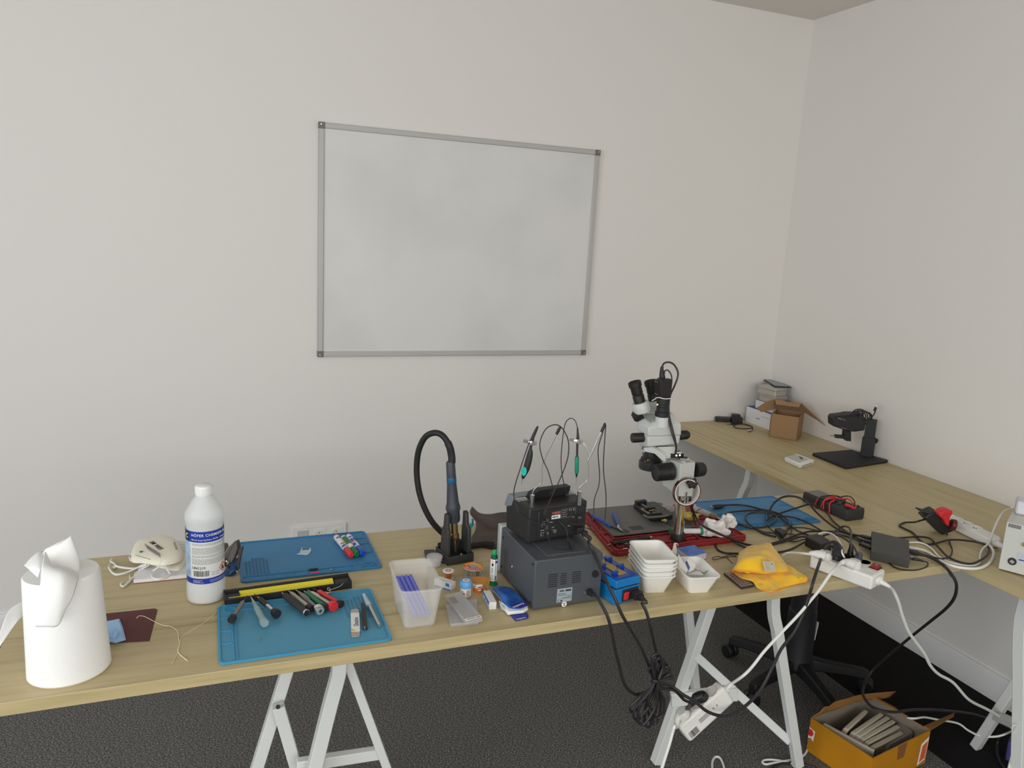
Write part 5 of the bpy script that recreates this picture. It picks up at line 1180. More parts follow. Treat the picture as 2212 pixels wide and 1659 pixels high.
for i in range(14):
    for j in range(6): q.box((.897 + i*.006 - RT.x, -1.262 + j*.0075 - RT.y, .0037), (.0042, .0052, .0006))
q.obj('screw_grid', gm)
ZG = ZT + .0190 + .0037
# cutters
CUTB = mat('blue_grip', rgb(35, 72, 160), .45)
o = at(1336,1141,ZG)
t = thing('side_cutters', 'open flush cutters with blue grips on the grey mat', 'cutters', o)
def cp(px, py, dz=.006): return at(px, py, ZG + dz) - o
MB(CUTB).tube([cp(1277,1112), cp(1290,1119), cp(1306,1128), cp(1320,1138)], [.0025,.0048,.0048,.0040], n=14, spl=4).obj('grip', t)
MB(CUTB).tube([cp(1325,1107), cp(1328,1115), cp(1332,1125), cp(1336,1134)], [.0030,.0048,.0048,.0038], n=14, spl=4).obj('grip', t)
q = MB(STEEL).bar(cp(1336,1133), cp(1335,1141), .006, .004); q.use(SOFTBLACK).tube([cp(1320,1138), cp(1330,1142,.005), cp(1338,1144,.004)], [.0026,.0022,.0018], n=10); q.obj('joint', t)
MB(STEEL).tube([cp(1334,1140,.005), cp(1340,1144,.004), cp(1347,1148,.003)], [.0035,.0035,.0008], n=10).obj('jaws', t)
# board holder
o = at(1400,1105,ZG)
t = thing('board_holder', 'black circuit board clamp with brass thumbscrews on the grey mat', 'board holder', o)
def bp(px, py, dz): return at(px, py, ZG + dz) - o
hh = .015
ol = [bp(1369,1088,hh), bp(1376,1086,hh), bp(1411,1083,hh), bp(1417,1084,hh), bp(1452,1107,hh), bp(1454,1112,hh), bp(1437,1116,hh), bp(1412,1118,hh), bp(1405,1116,hh)]
MB(BLACK).slab([v - Vector((0,0,hh - .0005)) for v in ol], (0, 0, hh)).obj('base_plate', t, bev=.0022)
q = MB(BLACK).bar(bp(1373,1086,.020), bp(1395,1083,.022), .016, .012); q.bar(bp(1393,1100,.021), bp(1414,1098,.021), .010, .011); q.bar(bp(1403,1112,.020), bp(1430,1110,.020), .007, .009); q.obj('clamp_bars', t, bev=.0015)
METB = mat('board_shield_metal', rgb(128, 128, 112), .4, .6)
q = MB(METB).bar(bp(1386,1089,.018), bp(1397,1096,.018), .006, .003); q.bar(bp(1386,1099,.018), bp(1403,1110,.018), .008, .003); q.bar(bp(1411,1106,.018), bp(1414,1109,.018), .006, .003); q.obj('slide_rails', t)
q = MB(mat('phone_board', rgb(92, 92, 70), .5, .2, vary=.5, vscale=300)).slab([bp(1388,1114,.018), bp(1392,1113,.018), bp(1400,1116,.019), bp(1445,1112,.019), bp(1444,1115,.019), bp(1430,1118,.019), bp(1400,1120,.019)], (0, 0, .0015)); q.obj('clamped_board', t)
q = MB(BRASS).cyl(bp(1429,1123.5,.011), bp(1436,1125.5,.011), .0030, n=16)
for a_, b_, r_ in (((1434,1124.5),(1441,1127),.0062),): q.cyl(bp(*a_, .011), bp(*b_, .011), r_, n=20)
q.obj('thumbscrew', t, bev=.0006)
q = MB(BRASS).cyl(bp(1374,1083,.022), bp(1379,1080.5,.024), .0052, n=18); q.obj('thumbscrew', t, bev=.0006)
q = MB(BRASS).bar(bp(1402,1104,.022), bp(1414,1102,.024), .004, .003); q.bar(bp(1389,1112,.019), bp(1396,1115,.019), .003, .002); q.obj('spring_contact', t)
# pens in the tray
ZR = ZT + .0135
a, b = at(1323,1174,ZR+.008), at(1419,1159,ZR+.007); d = b - a; Ln = d.length
t = thing('precision_knife', 'black pen-shaped knife with brass collar lying in the red tray front groove', 'knife', a); t.rotation_euler = frame(d, Vector((0,0,1))).to_euler()
MB(BLACK).lathe([(0, 0), (.0052, 0), (.0056, .002), (.0056, .010), (.0050, .011), (.0056, .012), (.0056, Ln*.62), (.0062, Ln*.63), (.0066, Ln*.80), (.0060, Ln*.82), (0, Ln*.82)], 24).obj('handle', t)
MB(BRASS).lathe([(0, Ln*.82), (.0056, Ln*.82), (.0048, Ln*.865), (0, Ln*.865)], 20).obj('collar', t)
q = MB(CHROME).slab([(-.003, 0, Ln*.86), (.003, 0, Ln*.86), (.0026, 0, Ln*.95), (-.0005, 0, Ln*1.0), (-.002, 0, Ln*.95)], (0, .0012, 0)); q.obj('blade', t)
q = MB(DIMT)
for k in range(9): q.box((.0055, 0, Ln*(.26 + k*.035)), (.0006, .0022, Ln*.026))
q.obj('printed_text', t)
q = MB(STEEL).tube([at(1313,1176.5,ZR+.003), at(1330,1175.5,ZR+.003), at(1356,1173.5,ZR+.003)], [.0018,.0024,.0024], n=12); tag(q.obj('metal_probe'), 'thin silver probe in the red tray, half behind the tray stack', 'probe')
q = MB(SOFTBLACK).box((0,0,.004), (.012,.010,.008), (0,0,.3)); tag(q.obj('rubber_cap', loc=at(1354,1183,ZR), bev=.002), 'small black rubber cap in the red tray against the tray stack', 'cap')
q = MB(WHITE).bar(at(1346,1186,ZR+.002), at(1356,1184.5,ZR+.002), .004, .003); tag(q.obj('plastic_tab', bev=.0006), 'small white plastic tab poking out left of the tray stack', 'tab')
# green-capped syringe
a, b = at(1449,1147,ZR+.0165), at(1514,1147,ZR+.0165); d = b - a; Ln = d.length
t = thing('syringe', 'white-labelled syringe with green ends lying behind the microscope pole', 'syringe', a); t.rotation_euler = frame(d, Vector((0,0,1))).to_euler()
SYG = mat('syringe_green', rgb(40, 130, 95), .35, alpha=.85)
q = MB(SYG).lathe([(0, -.003), (.0090, -.003), (.0090, .003), (0, .003)], 24); q.obj('end_flange', t)
MB(PAPER).lathe([(0, .003), (.0082, .003), (.0082, Ln - .002), (0, Ln - .002)], 28).obj('labelled_barrel', t)
MB(SYG).lathe([(0, Ln - .003), (.0125, Ln - .003), (.0128, Ln + .003), (0, Ln + .003)], 28).obj('finger_flange', t)
q = MB(NAVY).box((.0056, -.006, Ln*.46), (.0008, .003, .014), (0, 0, -.8)); q.box((.0055, -.006, Ln*.88), (.0008, .004, .012), (0, 0, -.8)); q.obj('blue_print', t)
q = MB(GREYINK)
for k in range(7): q.box((.0081, .0015, Ln*(.42 + k*.07)), (.0006, .003, .003))
q.obj('printed_text', t)
# crumpled tissue
TIS = mat('tissue_white', (.80, .77, .74, 1), .95, bump=.9, bscale=110)
def crumple(label, c0, rad, seed, flat=.6, elong=(1, 1), rz=0):
    b = bmesh.new(); bmesh.ops.create_icosphere(b, subdivisions=5, radius=1)
    for v in b.verts:
        p = v.co.copy(); n1 = noise.noise(p*1.7 + Vector((seed, 0, 0))); n2 = noise.ridged_multi_fractal(p*1.9 + Vector((0, seed, 0)), 1.0, 2.1, 4, 1.0, 2.0)
        s_ = .84 + .50*n1 + .07*(n2 - 1)
        v.co = Vector((p.x*elong[0]*rad*s_, p.y*elong[1]*rad*s_, max(-.36*rad, p.z*rad*flat*s_)))
    zmin = min(v.co.z for v in b.verts)
    me = bpy.data.meshes.new('crumpled_tissue'); b.to_mesh(me); b.free(); me.materials.append(TIS)
    for f in me.polygons: f.use_smooth = True
    me.set_sharp_from_angle(angle=R(50))
    o_ = bpy.data.objects.new('crumpled_tissue', me); C.objects.link(o_); o_.location = c0 + Vector((0, 0, -zmin)); o_.rotation_euler = (0, 0, rz)
    return tag(o_, label, 'tissue')
crumple('big crumpled white tissue on the red tray, beside the green-ended syringe', at(1541,1154,ZT+.0195), .033, 2.0, 1.25, (1.35, .85), -.25)
crumple('smaller crumpled white tissue behind, at the tray edge by the blue mat', at(1571,1136,ZT+.0195), .028, 7.4, 1.1, (1.0, .85), .3)
# bits behind the pole
BUB = mat('bubble_film', (.62, .60, .58, 1), .15, alpha=.45)
b = bmesh.new(); bmesh.ops.create_icosphere(b, subdivisions=4, radius=1)
for v in b.verts:
    p = v.co.copy(); s_ = .75 + .55*abs(noise.noise(p*3.3)); v.co = Vector((p.x*.032*s_, p.y*.022*s_, max(-.004, p.z*.016*s_)))
me = bpy.data.meshes.new('plastic_bag'); b.to_mesh(me); b.free(); me.materials.append(BUB)
bag = bpy.data.objects.new('plastic_bag', me); C.objects.link(bag); bag.location = at(1441,1103,ZG) + Vector((0, 0, .0045))
tag(bag, 'crinkled clear plastic bag behind the microscope pole', 'bag')
YEG = mat('yellow_gel', rgb(170, 150, 62), .4, vary=.3, vscale=90); PNK = mat('pale_pink_foam', rgb(168, 152, 145), .8)
o = at(1487,1124,ZT+.0225)
t = thing('flux_bottle', 'squeezed yellow gel container with pale top behind the microscope pole', 'bottle', o)
q = MB(YEG); q.tube([Vector((.026, -.010, .012)), Vector((.004, -.002, .014)), Vector((-.008, .006, .014))], [.010, .015, .010], n=16, spl=4); q.obj('gel_body', t)
q = MB(PNK).tube([Vector((-.006, .005, .016)), Vector((-.016, .014, .020)), Vector((-.030, .030, .024))], [.009, .008, .005], n=12, spl=3); q.obj('pale_top', t)
a, b = at(1500,1098,ZT+.028), at(1541,1115,ZT+.026); d = b - a; Ln = d.length
t = thing('syringe', 'clear syringe with brown content lying across the tray and the right blue mat', 'syringe', a); t.rotation_euler = frame(d, Vector((0,0,1))).to_euler()
CLS = mat('clear_syringe', (.70, .68, .66, 1), .2, alpha=.55)
MB(CLS).lathe([(0, 0), (.0100, 0), (.0100, .003), (.0092, .003), (.0092, Ln*.86), (0, Ln*.86)], 26).obj('barrel', t)
MB(CLS).slab([(-.013, -.006, -.001), (.013, -.006, -.001), (.013, .006, -.001), (-.013, .006, -.001)], (0, 0, .002)).obj('finger_flange', t)
MB(mat('brown_rosin', rgb(120, 104, 72), .3)).lathe([(0, Ln*.78), (.0088, Ln*.78), (.0088, Ln*1.10), (.006, Ln*1.18), (.0022, Ln*1.22), (0, Ln*1.22)], 24).obj('brown_content', t)
MB(PNK).lathe([(0, Ln*1.2), (.003, Ln*1.2), (.0035, Ln*1.42), (0, Ln*1.42)], 16).obj('nozzle_cap', t)
tag(cable('twist_tie', 'x', [at(x, y, ZT+.036) for x, y in ((1497,1109),(1503,1106),(1508,1101),(1510,1098),(1507,1103),(1512,1100),(1516,1098.5))], .0009, CABLE), 'short black twist tie lying on the clear syringe', 'twist tie')
q = MB(YEG).slab([at(1502,1111,ZT+.0195), at(1519,1107,ZT+.0195), at(1521,1110,ZT+.0195), at(1505,1115,ZT+.0195)], (0, 0, .0015)); tag(q.obj('yellow_film'), 'thin yellow film scrap on the red tray behind the syringe', 'film')

# ---------------------------------------------------------------- microscope
MW = mat('microscope_white', (.56, .58, .55, 1), .38); MK = mat('microscope_black', (.014, .013, .013, 1), .5)
pb = at(1463, 1165, ZT + .0195); MP = Vector((pb.x, pb.y, ZT + .0195))
ms = thing('microscope', 'white trinocular microscope head with black camera on a chrome pole', 'microscope', MP)
def mp(cx, cy, d_=0.0):   # crop coordinates of a 4.045x view of the microscope
    return atv(1340 + cx/4.045, 770 + cy/4.045, MP + FW*d_) - MP
UP = Vector((0, 0, 1)); RTV = Vector((FW.y, -FW.x, 0))
q = MB(MK).lathe([(0, 0), (.0205, 0), (.0205, .020), (.0195, .0215), (0, .0215)], 40); q.obj('pole_foot', ms)
MB(CHROME).lathe([(0, .021), (.0163, .021), (.0163, .150), (0, .150)], 48).obj('chrome_pole', ms)
def block(name, levels, m, bev=.003, parent=ms):
    rings = [[mp(cx, cy, d_) for cx, cy, d_ in lv] for lv in levels]
    return MB(m).loft(rings).obj(name, parent, bev=bev, ang=25)
# focus block: near edge at x=525, left, back, right corners
block('focus_block', [[(515,1222,-.030),(625,1222,.004),(560,1215,.060),(400,1165,.034)], [(512,1218,-.030),(630,1220,.004),(565,1205,.062),(368,1120,.036)], [(520,1000,-.034),(648,1000,.004),(560,985,.066),(385,1000,.036)], [(525,938,-.034),(656,925,.004),(548,852,.068),(398,884,.036)]], MW)
q = MB(MK).bar(mp(428,862,.012), mp(536,858,.030), .022, .012); q.obj('clamp_block', ms, bev=.0015)
q = MB(STEEL)
for cx, cy in ((458,868),(490,866),(520,863)): q.cyl(mp(cx, cy, .012), mp(cx, cy, .006), .0030, n=14)
q.obj('clamp_screws', ms)
c_ = mp(555,908,.010) + UP*.004; q = MB(CHROME).lathe([(0, 0), (.0150, 0), (.0155, .004), (.0130, .0075), (.0125, .008), (0, .008)], 36, c_ - UP*.003); q.use(MK).lathe([(0, .0081), (.0115, .0081), (.0110, .0086), (0, .0086)], 32, c_ - UP*.003); q.obj('pole_cap', ms)
q = MB(MK); a_, b_ = mp(448,1003,-.006), mp(300,1016,-.022); dd = (b_ - a_)
L_ = dd.length; q.lathe([(0, 0), (.0255, 0), (.0258, .004), (.0250, .010), (.0244, .012), (.0240, L_-.002), (.0225, L_), (.0180, L_), (.0175, L_-.002), (0, L_-.002)], 44, a_, dd)
for k in range(44): 
    an = 2*PI*k/44; e = frame(dd); q.box(a_ + e @ Vector((.0245*math.cos(an), .0245*math.sin(an), L_*.55)), (.0012, .0014, L_*.72), e @ Matrix.Rotation(an, 3, 'Z'))
q.obj('focus_knob', ms)
a_, b_ = mp(640,990,.030), mp(712,985,.048); MB(MK).lathe([(0, 0), (.0220, 0), (.0222, .010), (.0205, (b_-a_).length), (.017, (b_-a_).length+.003), (0, (b_-a_).length+.003)], 36, a_, b_ - a_).obj('focus_knob', ms)
# star knob
q = MB(MK); c_ = mp(625,1102,-.016); e = frame(-FW, RTV); pts = []
for k in range(36):
    an = 2*PI*k/36; r_ = .0150 + .0026*math.cos(6*an); pts.append(c_ + e @ Vector((r_*math.cos(an), r_*math.sin(an), 0)))
q.loft([[p for p in pts], [p - FW*.010 for p in pts], [c_ + (p - c_)*.75 - FW*.013 for p in pts]]); q.cyl(c_, c_ + FW*.030, .006, n=18); q.obj('star_knob', ms, bev=.0012)
# arm and head ring
q = MB(MW); q.slab([mp(205,800,.012), mp(280,790,.008), mp(395,862,-.006), mp(398,925,-.006), mp(360,905,-.002), mp(300,850,.006), mp(210,832,.012)], FW*.012); q.obj('head_arm', ms, bev=.0015)
q = MB(MW); q.slab([mp(275,790,.018), mp(470,782,.022), mp(548,848,.020), mp(395,868,.0)], UP*-.010); q.obj('head_ring_frame', ms, bev=.0015)
q = MB(mat('dark_mirror', (.20, .20, .19, 1), .08, .8)).slab([mp(292,793,.020) + UP*.0035, mp(462,788,.024) + UP*.0035, mp(528,842,.020) + UP*.0035, mp(405,858,.006) + UP*.0035], UP*.0006); q.obj('head_opening', ms)
# head: near edge at x=245
def head(lv): return [(a_, b_, c_) for a_, b_, c_ in lv]
block('head_lower', [[(240,792,.0),(512,765,.030),(480,740,.10),(180,750,.10),(158,770,.05)], [(240,700,.0),(527,688,.030),(500,680,.10),(165,640,.10),(150,640,.05)]], MW, .004)
block('head_upper', [[(244,700,-.002),(532,690,.030),(505,680,.102),(160,640,.102),(146,640,.05)], [(250,617,-.002),(532,592,.030),(505,585,.102),(162,560,.102),(150,575,.05)], [(262,590,.012),(452,488,.050),(440,482,.098),(170,492,.098),(165,503,.062)]], MW, .004)
a_, b_ = mp(232,706,.030), mp(102,712,.018); dd = b_ - a_
q = MB(MK).lathe([(0, 0), (.0095, 0), (.0100, .006), (.0138, .008), (.0142, dd.length-.002), (.0130, dd.length), (0, dd.length)], 36, a_, dd); q.obj('zoom_knob', ms)
a_, b_ = mp(512,690,.045), mp(596,682,.056); dd = b_ - a_; MB(MK).lathe([(0, 0), (.0100, 0), (.0138, .006), (.0135, dd.length*.8), (.0100, dd.length), (0, dd.length)], 36, a_, dd).obj('zoom_knob', ms)
q = MB(STEEL).cyl(mp(215,798,.03), mp(180,797,.02), .0040, n=18); q.cyl(mp(200,848,.03), mp(186,846,.026), .003, n=14); q.obj('lock_screw', ms)
# objective and ring light
c_ = mp(268,905,.055)
q = MB(MK).lathe([(0, -.004), (.030, -.004), (.030, .006), (.024, .012), (.020, .024), (0, .024)], 44, c_); q.obj('objective', ms)
q = MB(mat('ring_light_black', (.03, .03, .032, 1), .4)).lathe([(.020, -.026), (.0335, -.026), (.0350, -.020), (.0350, -.004), (.0325, -.001), (.020, -.001)], 52, c_); q.obj('ring_light', ms)
q = MB(BRASS).cyl(mp(235,912,.015), mp(215,918,.008), .0026, n=12); q.cyl(mp(262,905,.01), mp(240,905,.004), .0020, n=12); q.obj('ring_screws', ms)
# eyepieces
def eyepiece(cup, mid, ring, base, dep, full=True):
    A, B_, C_, D_ = mp(*cup, dep), mp(*mid, dep), mp(*ring, dep), mp(*base, dep); ax = (A - D_).normalized(); e0 = D_
    h = lambda p: (p - e0).dot(ax)
    if full:
        q = MB(MW).lathe([(0, h(C_)-.016), (.0250, h(C_)-.016), (.0262, h(C_)-.012), (.0262, h(C_)+.010), (.0235, h(C_)+.014), (0, h(C_)+.014)], 44, e0, ax); q.obj('eyepiece_sleeve', ms)
    q = MB(MK).lathe([(0, h(C_)+.010), (.0165, h(C_)+.010), (.0170, h(B_)-.004), (.0150, h(B_)-.001), (.0165, h(B_)+.003), (.0165, h(A)-.016), (.0190, h(A)-.014), (.0192, h(A)-.001), (.0170, h(A)+.001), (.0130, h(A)-.004), (0, h(A)-.005)], 40, e0, ax); q.obj('eyepiece', ms)
    return e0, ax
eyepiece((122,222),(158,330),(178,440),(208,540), .055)
q = MB(MK).tube([mp(150,560,.06), mp(152,525,.058), mp(170,500,.056)], [.010, .020, .022], n=28); q.obj('eyepiece_socket', ms)
eyepiece((262,212),(285,320),(300,420),(318,505), .115)
# photo port and camera
q = MB(MW).lathe([(0, 0), (.0215, 0), (.0195, .014), (.0185, .028), (0, .028)], 44, mp(358,608,.022)); q.obj('photo_port', ms)
zc_ = mp(362,518,.026)
q = MB(MK).lathe([(0, 0), (.0200, 0), (.0200, .012), (.0170, .014), (.0170, .026), (.0150, .028), (.0150, .034), (.0185, .036), (.0185, .053), (0, .053)], 44, zc_); q.obj('camera_tube', ms)
q = MB(BRASS).cyl(mp(325,418,.02), mp(325,418,.028), .0028, n=14); q.obj('tube_screw', ms)
block('camera_body', [[(352,370,.004),(436,362,.026),(415,352,.058),(297,352,.034)], [(355,205,.004),(447,198,.026),(425,188,.058),(300,196,.034)]], MK, .0015)
q = MB(LIGHTINK)
for cx, cy in ((307,218),(322,222),(304,325),(320,330)): q.cyl(mp(cx, cy, 0.020 if cx<312 else .014), mp(cx, cy, .017 if cx<312 else .011), .0009, n=8)
q.obj('camera_screws', ms)
q = MB(MK).tube([mp(368,200,.055), mp(364,150,.055), mp(362,110,.055), mp(366,88,.055)], [.0095, .0075, .0050, .0042], n=18); q.cyl(mp(352,198,.055), mp(352,188,.055), .009, n=18); q.obj('cable_plug', ms)
MB(CABLE).tube([mp(*p_) for p_ in ((366,92,.055),(380,62,.055),(420,50,.055),(465,68,.055),(500,125,.054),(500,185,.052),(468,270,.046),(438,335,.038),(424,420,.028),(428,520,.018),(452,620,.008),(478,720,.002),(488,800,.004),(478,870,.020))], .0027, n=10, spl=6).obj('camera_cable', ms)
MB(CABLE).tube([mp(*p_) for p_ in ((384,150,.050),(392,124,.050),(418,122,.050),(444,160,.049),(450,215,.047),(440,300,.040),(422,380,.030),(417,480,.020),(428,580,.010),(452,680,.004),(484,775,.003),(492,830,.012))], .0020, n=10, spl=6).obj('light_cable', ms)
q = MB(WHITE); q.tube([mp(*p_) for p_ in ((300,376,.026),(330,358,.002),(385,370,-.004),(430,368,.002),(444,360,.018),(420,352,.054),(330,345,.059))], .0013, n=8, spl=5, closed=True); q.tube([mp(275,388,.02), mp(303,372,.020)], .0012, n=8); q.obj('cable_tie', ms)
# roll of polyimide tape hanging on the star knob
KAP = mat('amber_tape', rgb(66, 36, 25), .2, coat=.5); KCORE = mat('tape_core', rgb(178, 168, 165), .6)
kc = atv(1483, 1062.5, MP - FW*.030)
t = thing('tape_roll', 'roll of amber polyimide tape hung over the microscope star knob', 'tape', kc)
axk = (-FW + RTV*.24 + UP*.06)
MB(KAP).lathe([(.0385, -.0055), (.0412, -.0055), (.0412, .0055), (.0385, .0055), (.0385, -.0055)], 64, a=axk, cap=False).obj('tape_layers', t)
MB(KCORE).lathe([(.0352, -.0058), (.0385, -.0058), (.0385, .0058), (.0352, .0058), (.0352, -.0058)], 64, a=axk, cap=False).obj('cardboard_core', t)
# ---------------------------------------------------------------- right table: boxes and scanner
def obox(q, P, u, v, du, dv, z0, h):
    """upright box: corner P, level directions u and v"""
    a, b = u*du, v*dv; q.slab([P + Vector((0,0,z0)), P + a + Vector((0,0,z0)), P + a + b + Vector((0,0,z0)), P + b + Vector((0,0,z0))], (0, 0, h)); return q
def flat(v): v = Vector(v); v.z = 0; return v.normalized()
BXW = mat('white_box_card', (.80, .80, .82, 1), .5); BXN = mat('navy_box_top', rgb(50, 70, 125), .5)
P0 = at(1661, 929); uA = flat(at(1606, 908.5) - P0); vA = Vector((-uA.y, uA.x, 0)); vA = vA if vA.x > 0 else -vA
def wbox(label, P, du, dv, z0, h):
    t = thing('white_box', label, 'box', P + Vector((0, 0, z0)), group=None); O = Vector()
    q = MB(BXW); obox(q, O, uA, vA, du, dv, 0, h - .001); q.obj('box_body', t, bev=.0008)
    q = MB(BXN); obox(q, O, uA, vA, du, dv, h - .001, .001); q.obj('navy_top', t)
    q = MB(GREYINK); n_ = -vA*.0004
    q.slab([uA*du*.42 + n_ + Vector((0,0,h*.42)), uA*du*.56 + n_ + Vector((0,0,h*.42)), uA*du*.56 + n_ + Vector((0,0,h*.48)), uA*du*.42 + n_ + Vector((0,0,h*.48))], vA*.0003)
    q.slab([uA*du*.02 + n_ + Vector((0,0,h*.66)), uA*du*.36 + n_ + Vector((0,0,h*.66)), uA*du*.36 + n_ + Vector((0,0,h*.68)), uA*du*.02 + n_ + Vector((0,0,h*.68))], vA*.0003); q.obj('printed_mark', t)
wbox('white box with a dark blue top standing in the corner behind the cardboard box', P0, .178, .125, 0, .080)
P1 = P0 + uA*.012 + vA*.020
wbox('smaller white box with blue edge, on the corner box and under the two tins', P1, .128, .100, .0805, .042)
TIN = mat('tin_plate', (.50, .48, .44, 1), .35, .6)
def tin(label, P, u, z0, du=.115, dv=.080, h=.038):
    v = Vector((-u.y, u.x, 0)); v = v if v.x > 0 else -v
    t = thing('metal_tin', label, 'tin', P + Vector((0, 0, z0)))
    c_ = u*du/2 + v*dv/2; rm = Matrix((u, v, Vector((0,0,1)))).transposed().to_4x4(); 
    q = MB(TIN); q.M = Matrix.Translation(c_) @ rm; q.prism(rrect(du, dv, .008), 0, h*.68); q.obj('tin_base', t, bev=.001)
    q = MB(TIN); q.M = Matrix.Translation(c_) @ rm; q.prism(rrect(du+.0024, dv+.0024, .009), h*.68, h); q.obj('tin_lid', t, bev=.0022)
P2 = P0 + uA*-.006 + vA*.012
u2 = (Matrix.Rotation(R(8), 3, 'Z') @ uA)
tin('lower of two plain metal tins stacked on the white boxes', P1 + vA*.002, uA, .123)
tin('upper of two plain metal tins, the black-framed glass on its lid', P1 + vA*.004, u2, .1615)
zg = ZT + .2000
o = at(1676, 828, zg)
t = thing('phone_frame', 'black-framed greenish glass panel lying on the upper metal tin', 'phone part', o)
fr = [at(1642.5,817.5,zg), at(1675,821,zg), at(1710,838.5,zg), at(1673,836.5,zg)]
MB(BLACK).slab([v - o for v in fr], (0, 0, .005)).obj('black_frame', t, bev=.001)
c_ = sum((v - o for v in fr), Vector())/4
MB(mat('green_glass', rgb(70, 92, 84), .12, spec=.7)).slab([c_ + (v - o - c_)*.84 + uA*-.004 for v in fr], (0, 0, .0056)).obj('glass_panel', t)
q = MB(BLACK)
q.bar(fr[0] - o + Vector((.004,-.006,.007)), fr[1] - o + Vector((-.004,-.004,.007)), .010, .006); q.obj('raised_edge', t, bev=.001)
# adapters by the wall
o = at(1570,914)
t = thing('power_adapter', 'flat black power adapter against the wall at the back of the right table', 'adapter', at(1565, 911))
q = MB(BLACK).box((-.004, .012, .011), (.075, .042, .021), (0, 0, -.45)); q.obj('flat_case', t, bev=.003); MB(GREYINK).box((-.008, .012, .0222), (.016, .012, .0006), (0, 0, -.45)).obj('label', t)
t = thing('power_adapter', 'black cube-shaped mains adapter beside the flat one, by the back wall', 'adapter', at(1592, 913.5))
q = MB(BLACK).box((.004, .012, .014), (.055, .036, .028), (0, 0, -.42)); q.box((.0, .014, .033), (.040, .030, .018), (0, 0, -.42)); q.obj('cube_case', t, bev=.003)
q = MB(mat('gold_contact', (.55, .45, .22, 1), .35, .8)).bar(at(1569,914.5,ZT+.006), at(1578,914.5,ZT+.006), .010, .007)
q.use(BLACK).bar(at(1578,914.5,ZT+.006), at(1588,915,ZT+.006), .012, .009)
q.use(CABLE).tube([at(x, y, ZT+.004) for x, y in ((1586,915),(1600,915),(1613,917),(1624,921),(1624,925),(1610,926),(1594,925),(1585,921),(1588,917),(1602,916),(1618,919),(1626,923),(1625,928),(1621,930))], .0023, n=8, spl=5)
q.use(CHROME).bar(at(1623,929,ZT+.006), at(1615,931,ZT+.006), .009, .007); tag(q.obj('usb_cable'), 'short coiled black cable with metal plugs in front of the adapters', 'cable')
# cardboard box with open lid
CARD = mat('brown_cardboard', rgb(150, 118, 86, 1.08), .85, bump=.1, bscale=150); CARDD = mat('brown_cardboard_inside', rgb(118, 82, 52), .9)
A, B_ = at(1661, 943), at(1720.4, 953); uC = flat(B_ - A); vC = Vector((-uC.y, uC.x, 0)); wC, dC, hC = (B_ - A).length, .138, .112
t = thing('cardboard_box', 'small brown cardboard box with its lid open on the right table', 'box', A); Z = Vector((0, 0, 1))
def panel(name, pts, m=CARD, th=.0025, n=None): return MB(m).slab(pts, (n or Z).normalized()*th).obj(name, t)
O = Vector(); cB, cC, cD = uC*wC, uC*wC + vC*dC, vC*dC
q = MB(CARD)
for a_, b_, n_ in ((O, cB, vC), (cB, cC, -uC), (cC, cD, -vC), (cD, O, uC)): q.slab([a_, b_, b_ + Z*hC, a_ + Z*hC], n_*.0025)
q.slab([O, cB, cC, cD], Z*.0025); q.obj('box_walls', t)
def bw_(px, py, p): return atv(px, py, A + p) - A
lift = 0
l0, l1 = cD + Z*hC, cC + Z*hC
t0, t1 = bw_(1674,862.5, cD*.75 + uC*.006), bw_(1731,871, cC - vC*dC*.25)
panel('lid', [l0, l1, t1, t0], CARD, .0025, (l1 - l0).cross(t0 - l0))
panel('tuck_flap', [t0, t1, bw_(1725.5,880, cC - vC*dC*.38), bw_(1676,873.5, cD*.62 + uC*.01)], CARD, .0025, vC)
panel('side_flap', [t0, bw_(1655,868, cD*.55 - uC*.02), bw_(1635,881.5, cD*.35 - uC*.05), bw_(1643.5,890.5, cD*.35 - uC*.045), bw_(1666,886, cD*.6 - uC*.01), l0], CARD, .0025, vC + Z)
panel('side_flap', [t1, bw_(1757,896, cC + uC*.012 - vC*.03), bw_(1782,919.5, cC + uC*.030 - vC*.045), bw_(1766,908, cC + uC*.028 - vC*.02), l1], CARD, .0025, uC)
MB(BLACK).bar(t0.lerp(t1, .38) + Z*.0015 - vC*.002, t0.lerp(t1, .60) + Z*.0015 - vC*.002, .004, .003).obj('lid_slot', t)
# card reader
o = at(1725, 1002)
t = thing('card_reader', 'small white card reader with grey top lying on the right table', 'card reader', o)
Q = [at(1694,998) - o, at(1719,990) - o, at(1757,1004) - o, at(1728,1013.5) - o]; c_ = sum(Q, Vector())/4
q = MB(WHITE); q.loft([[c_ + (p - c_)*.90 for p in Q], [c_ + (p - c_)*1.0 + Z*.008 for p in Q], [c_ + (p - c_)*1.02 + Z*.019 for p in Q], [c_ + (p - c_)*.96 + Z*.0215 for p in Q]]); q.obj('case', t, bev=.003)
q = MB(mat('reader_grey', rgb(165, 168, 160), .5)).slab([c_ + (p - c_)*.78 + Z*.0215 - (Q[2] - Q[0])*.06 for p in Q], Z*.0006); q.obj('grey_key_area', t)
q = MB(mat('reader_display', rgb(72, 66, 60), .2)); m_ = Q[2].lerp(Q[1], .35); q.slab([c_.lerp(Q[2], .10).lerp(Q[3], .15) + Z*.022, c_.lerp(Q[2], .10).lerp(Q[1], .45) + Z*.022, c_.lerp(Q[2], .42).lerp(Q[1], .32) + Z*.022, c_.lerp(Q[2], .30).lerp(Q[3], .1) + Z*.022], Z*.0005); q.obj('display', t)
q = MB(INK).bar(Q[3].lerp(Q[2], .12)*1.02 + Z*.010, Q[3].lerp(Q[2], .85)*1.02 + Z*.010, .0012, .0012); q.obj('card_slot', t)
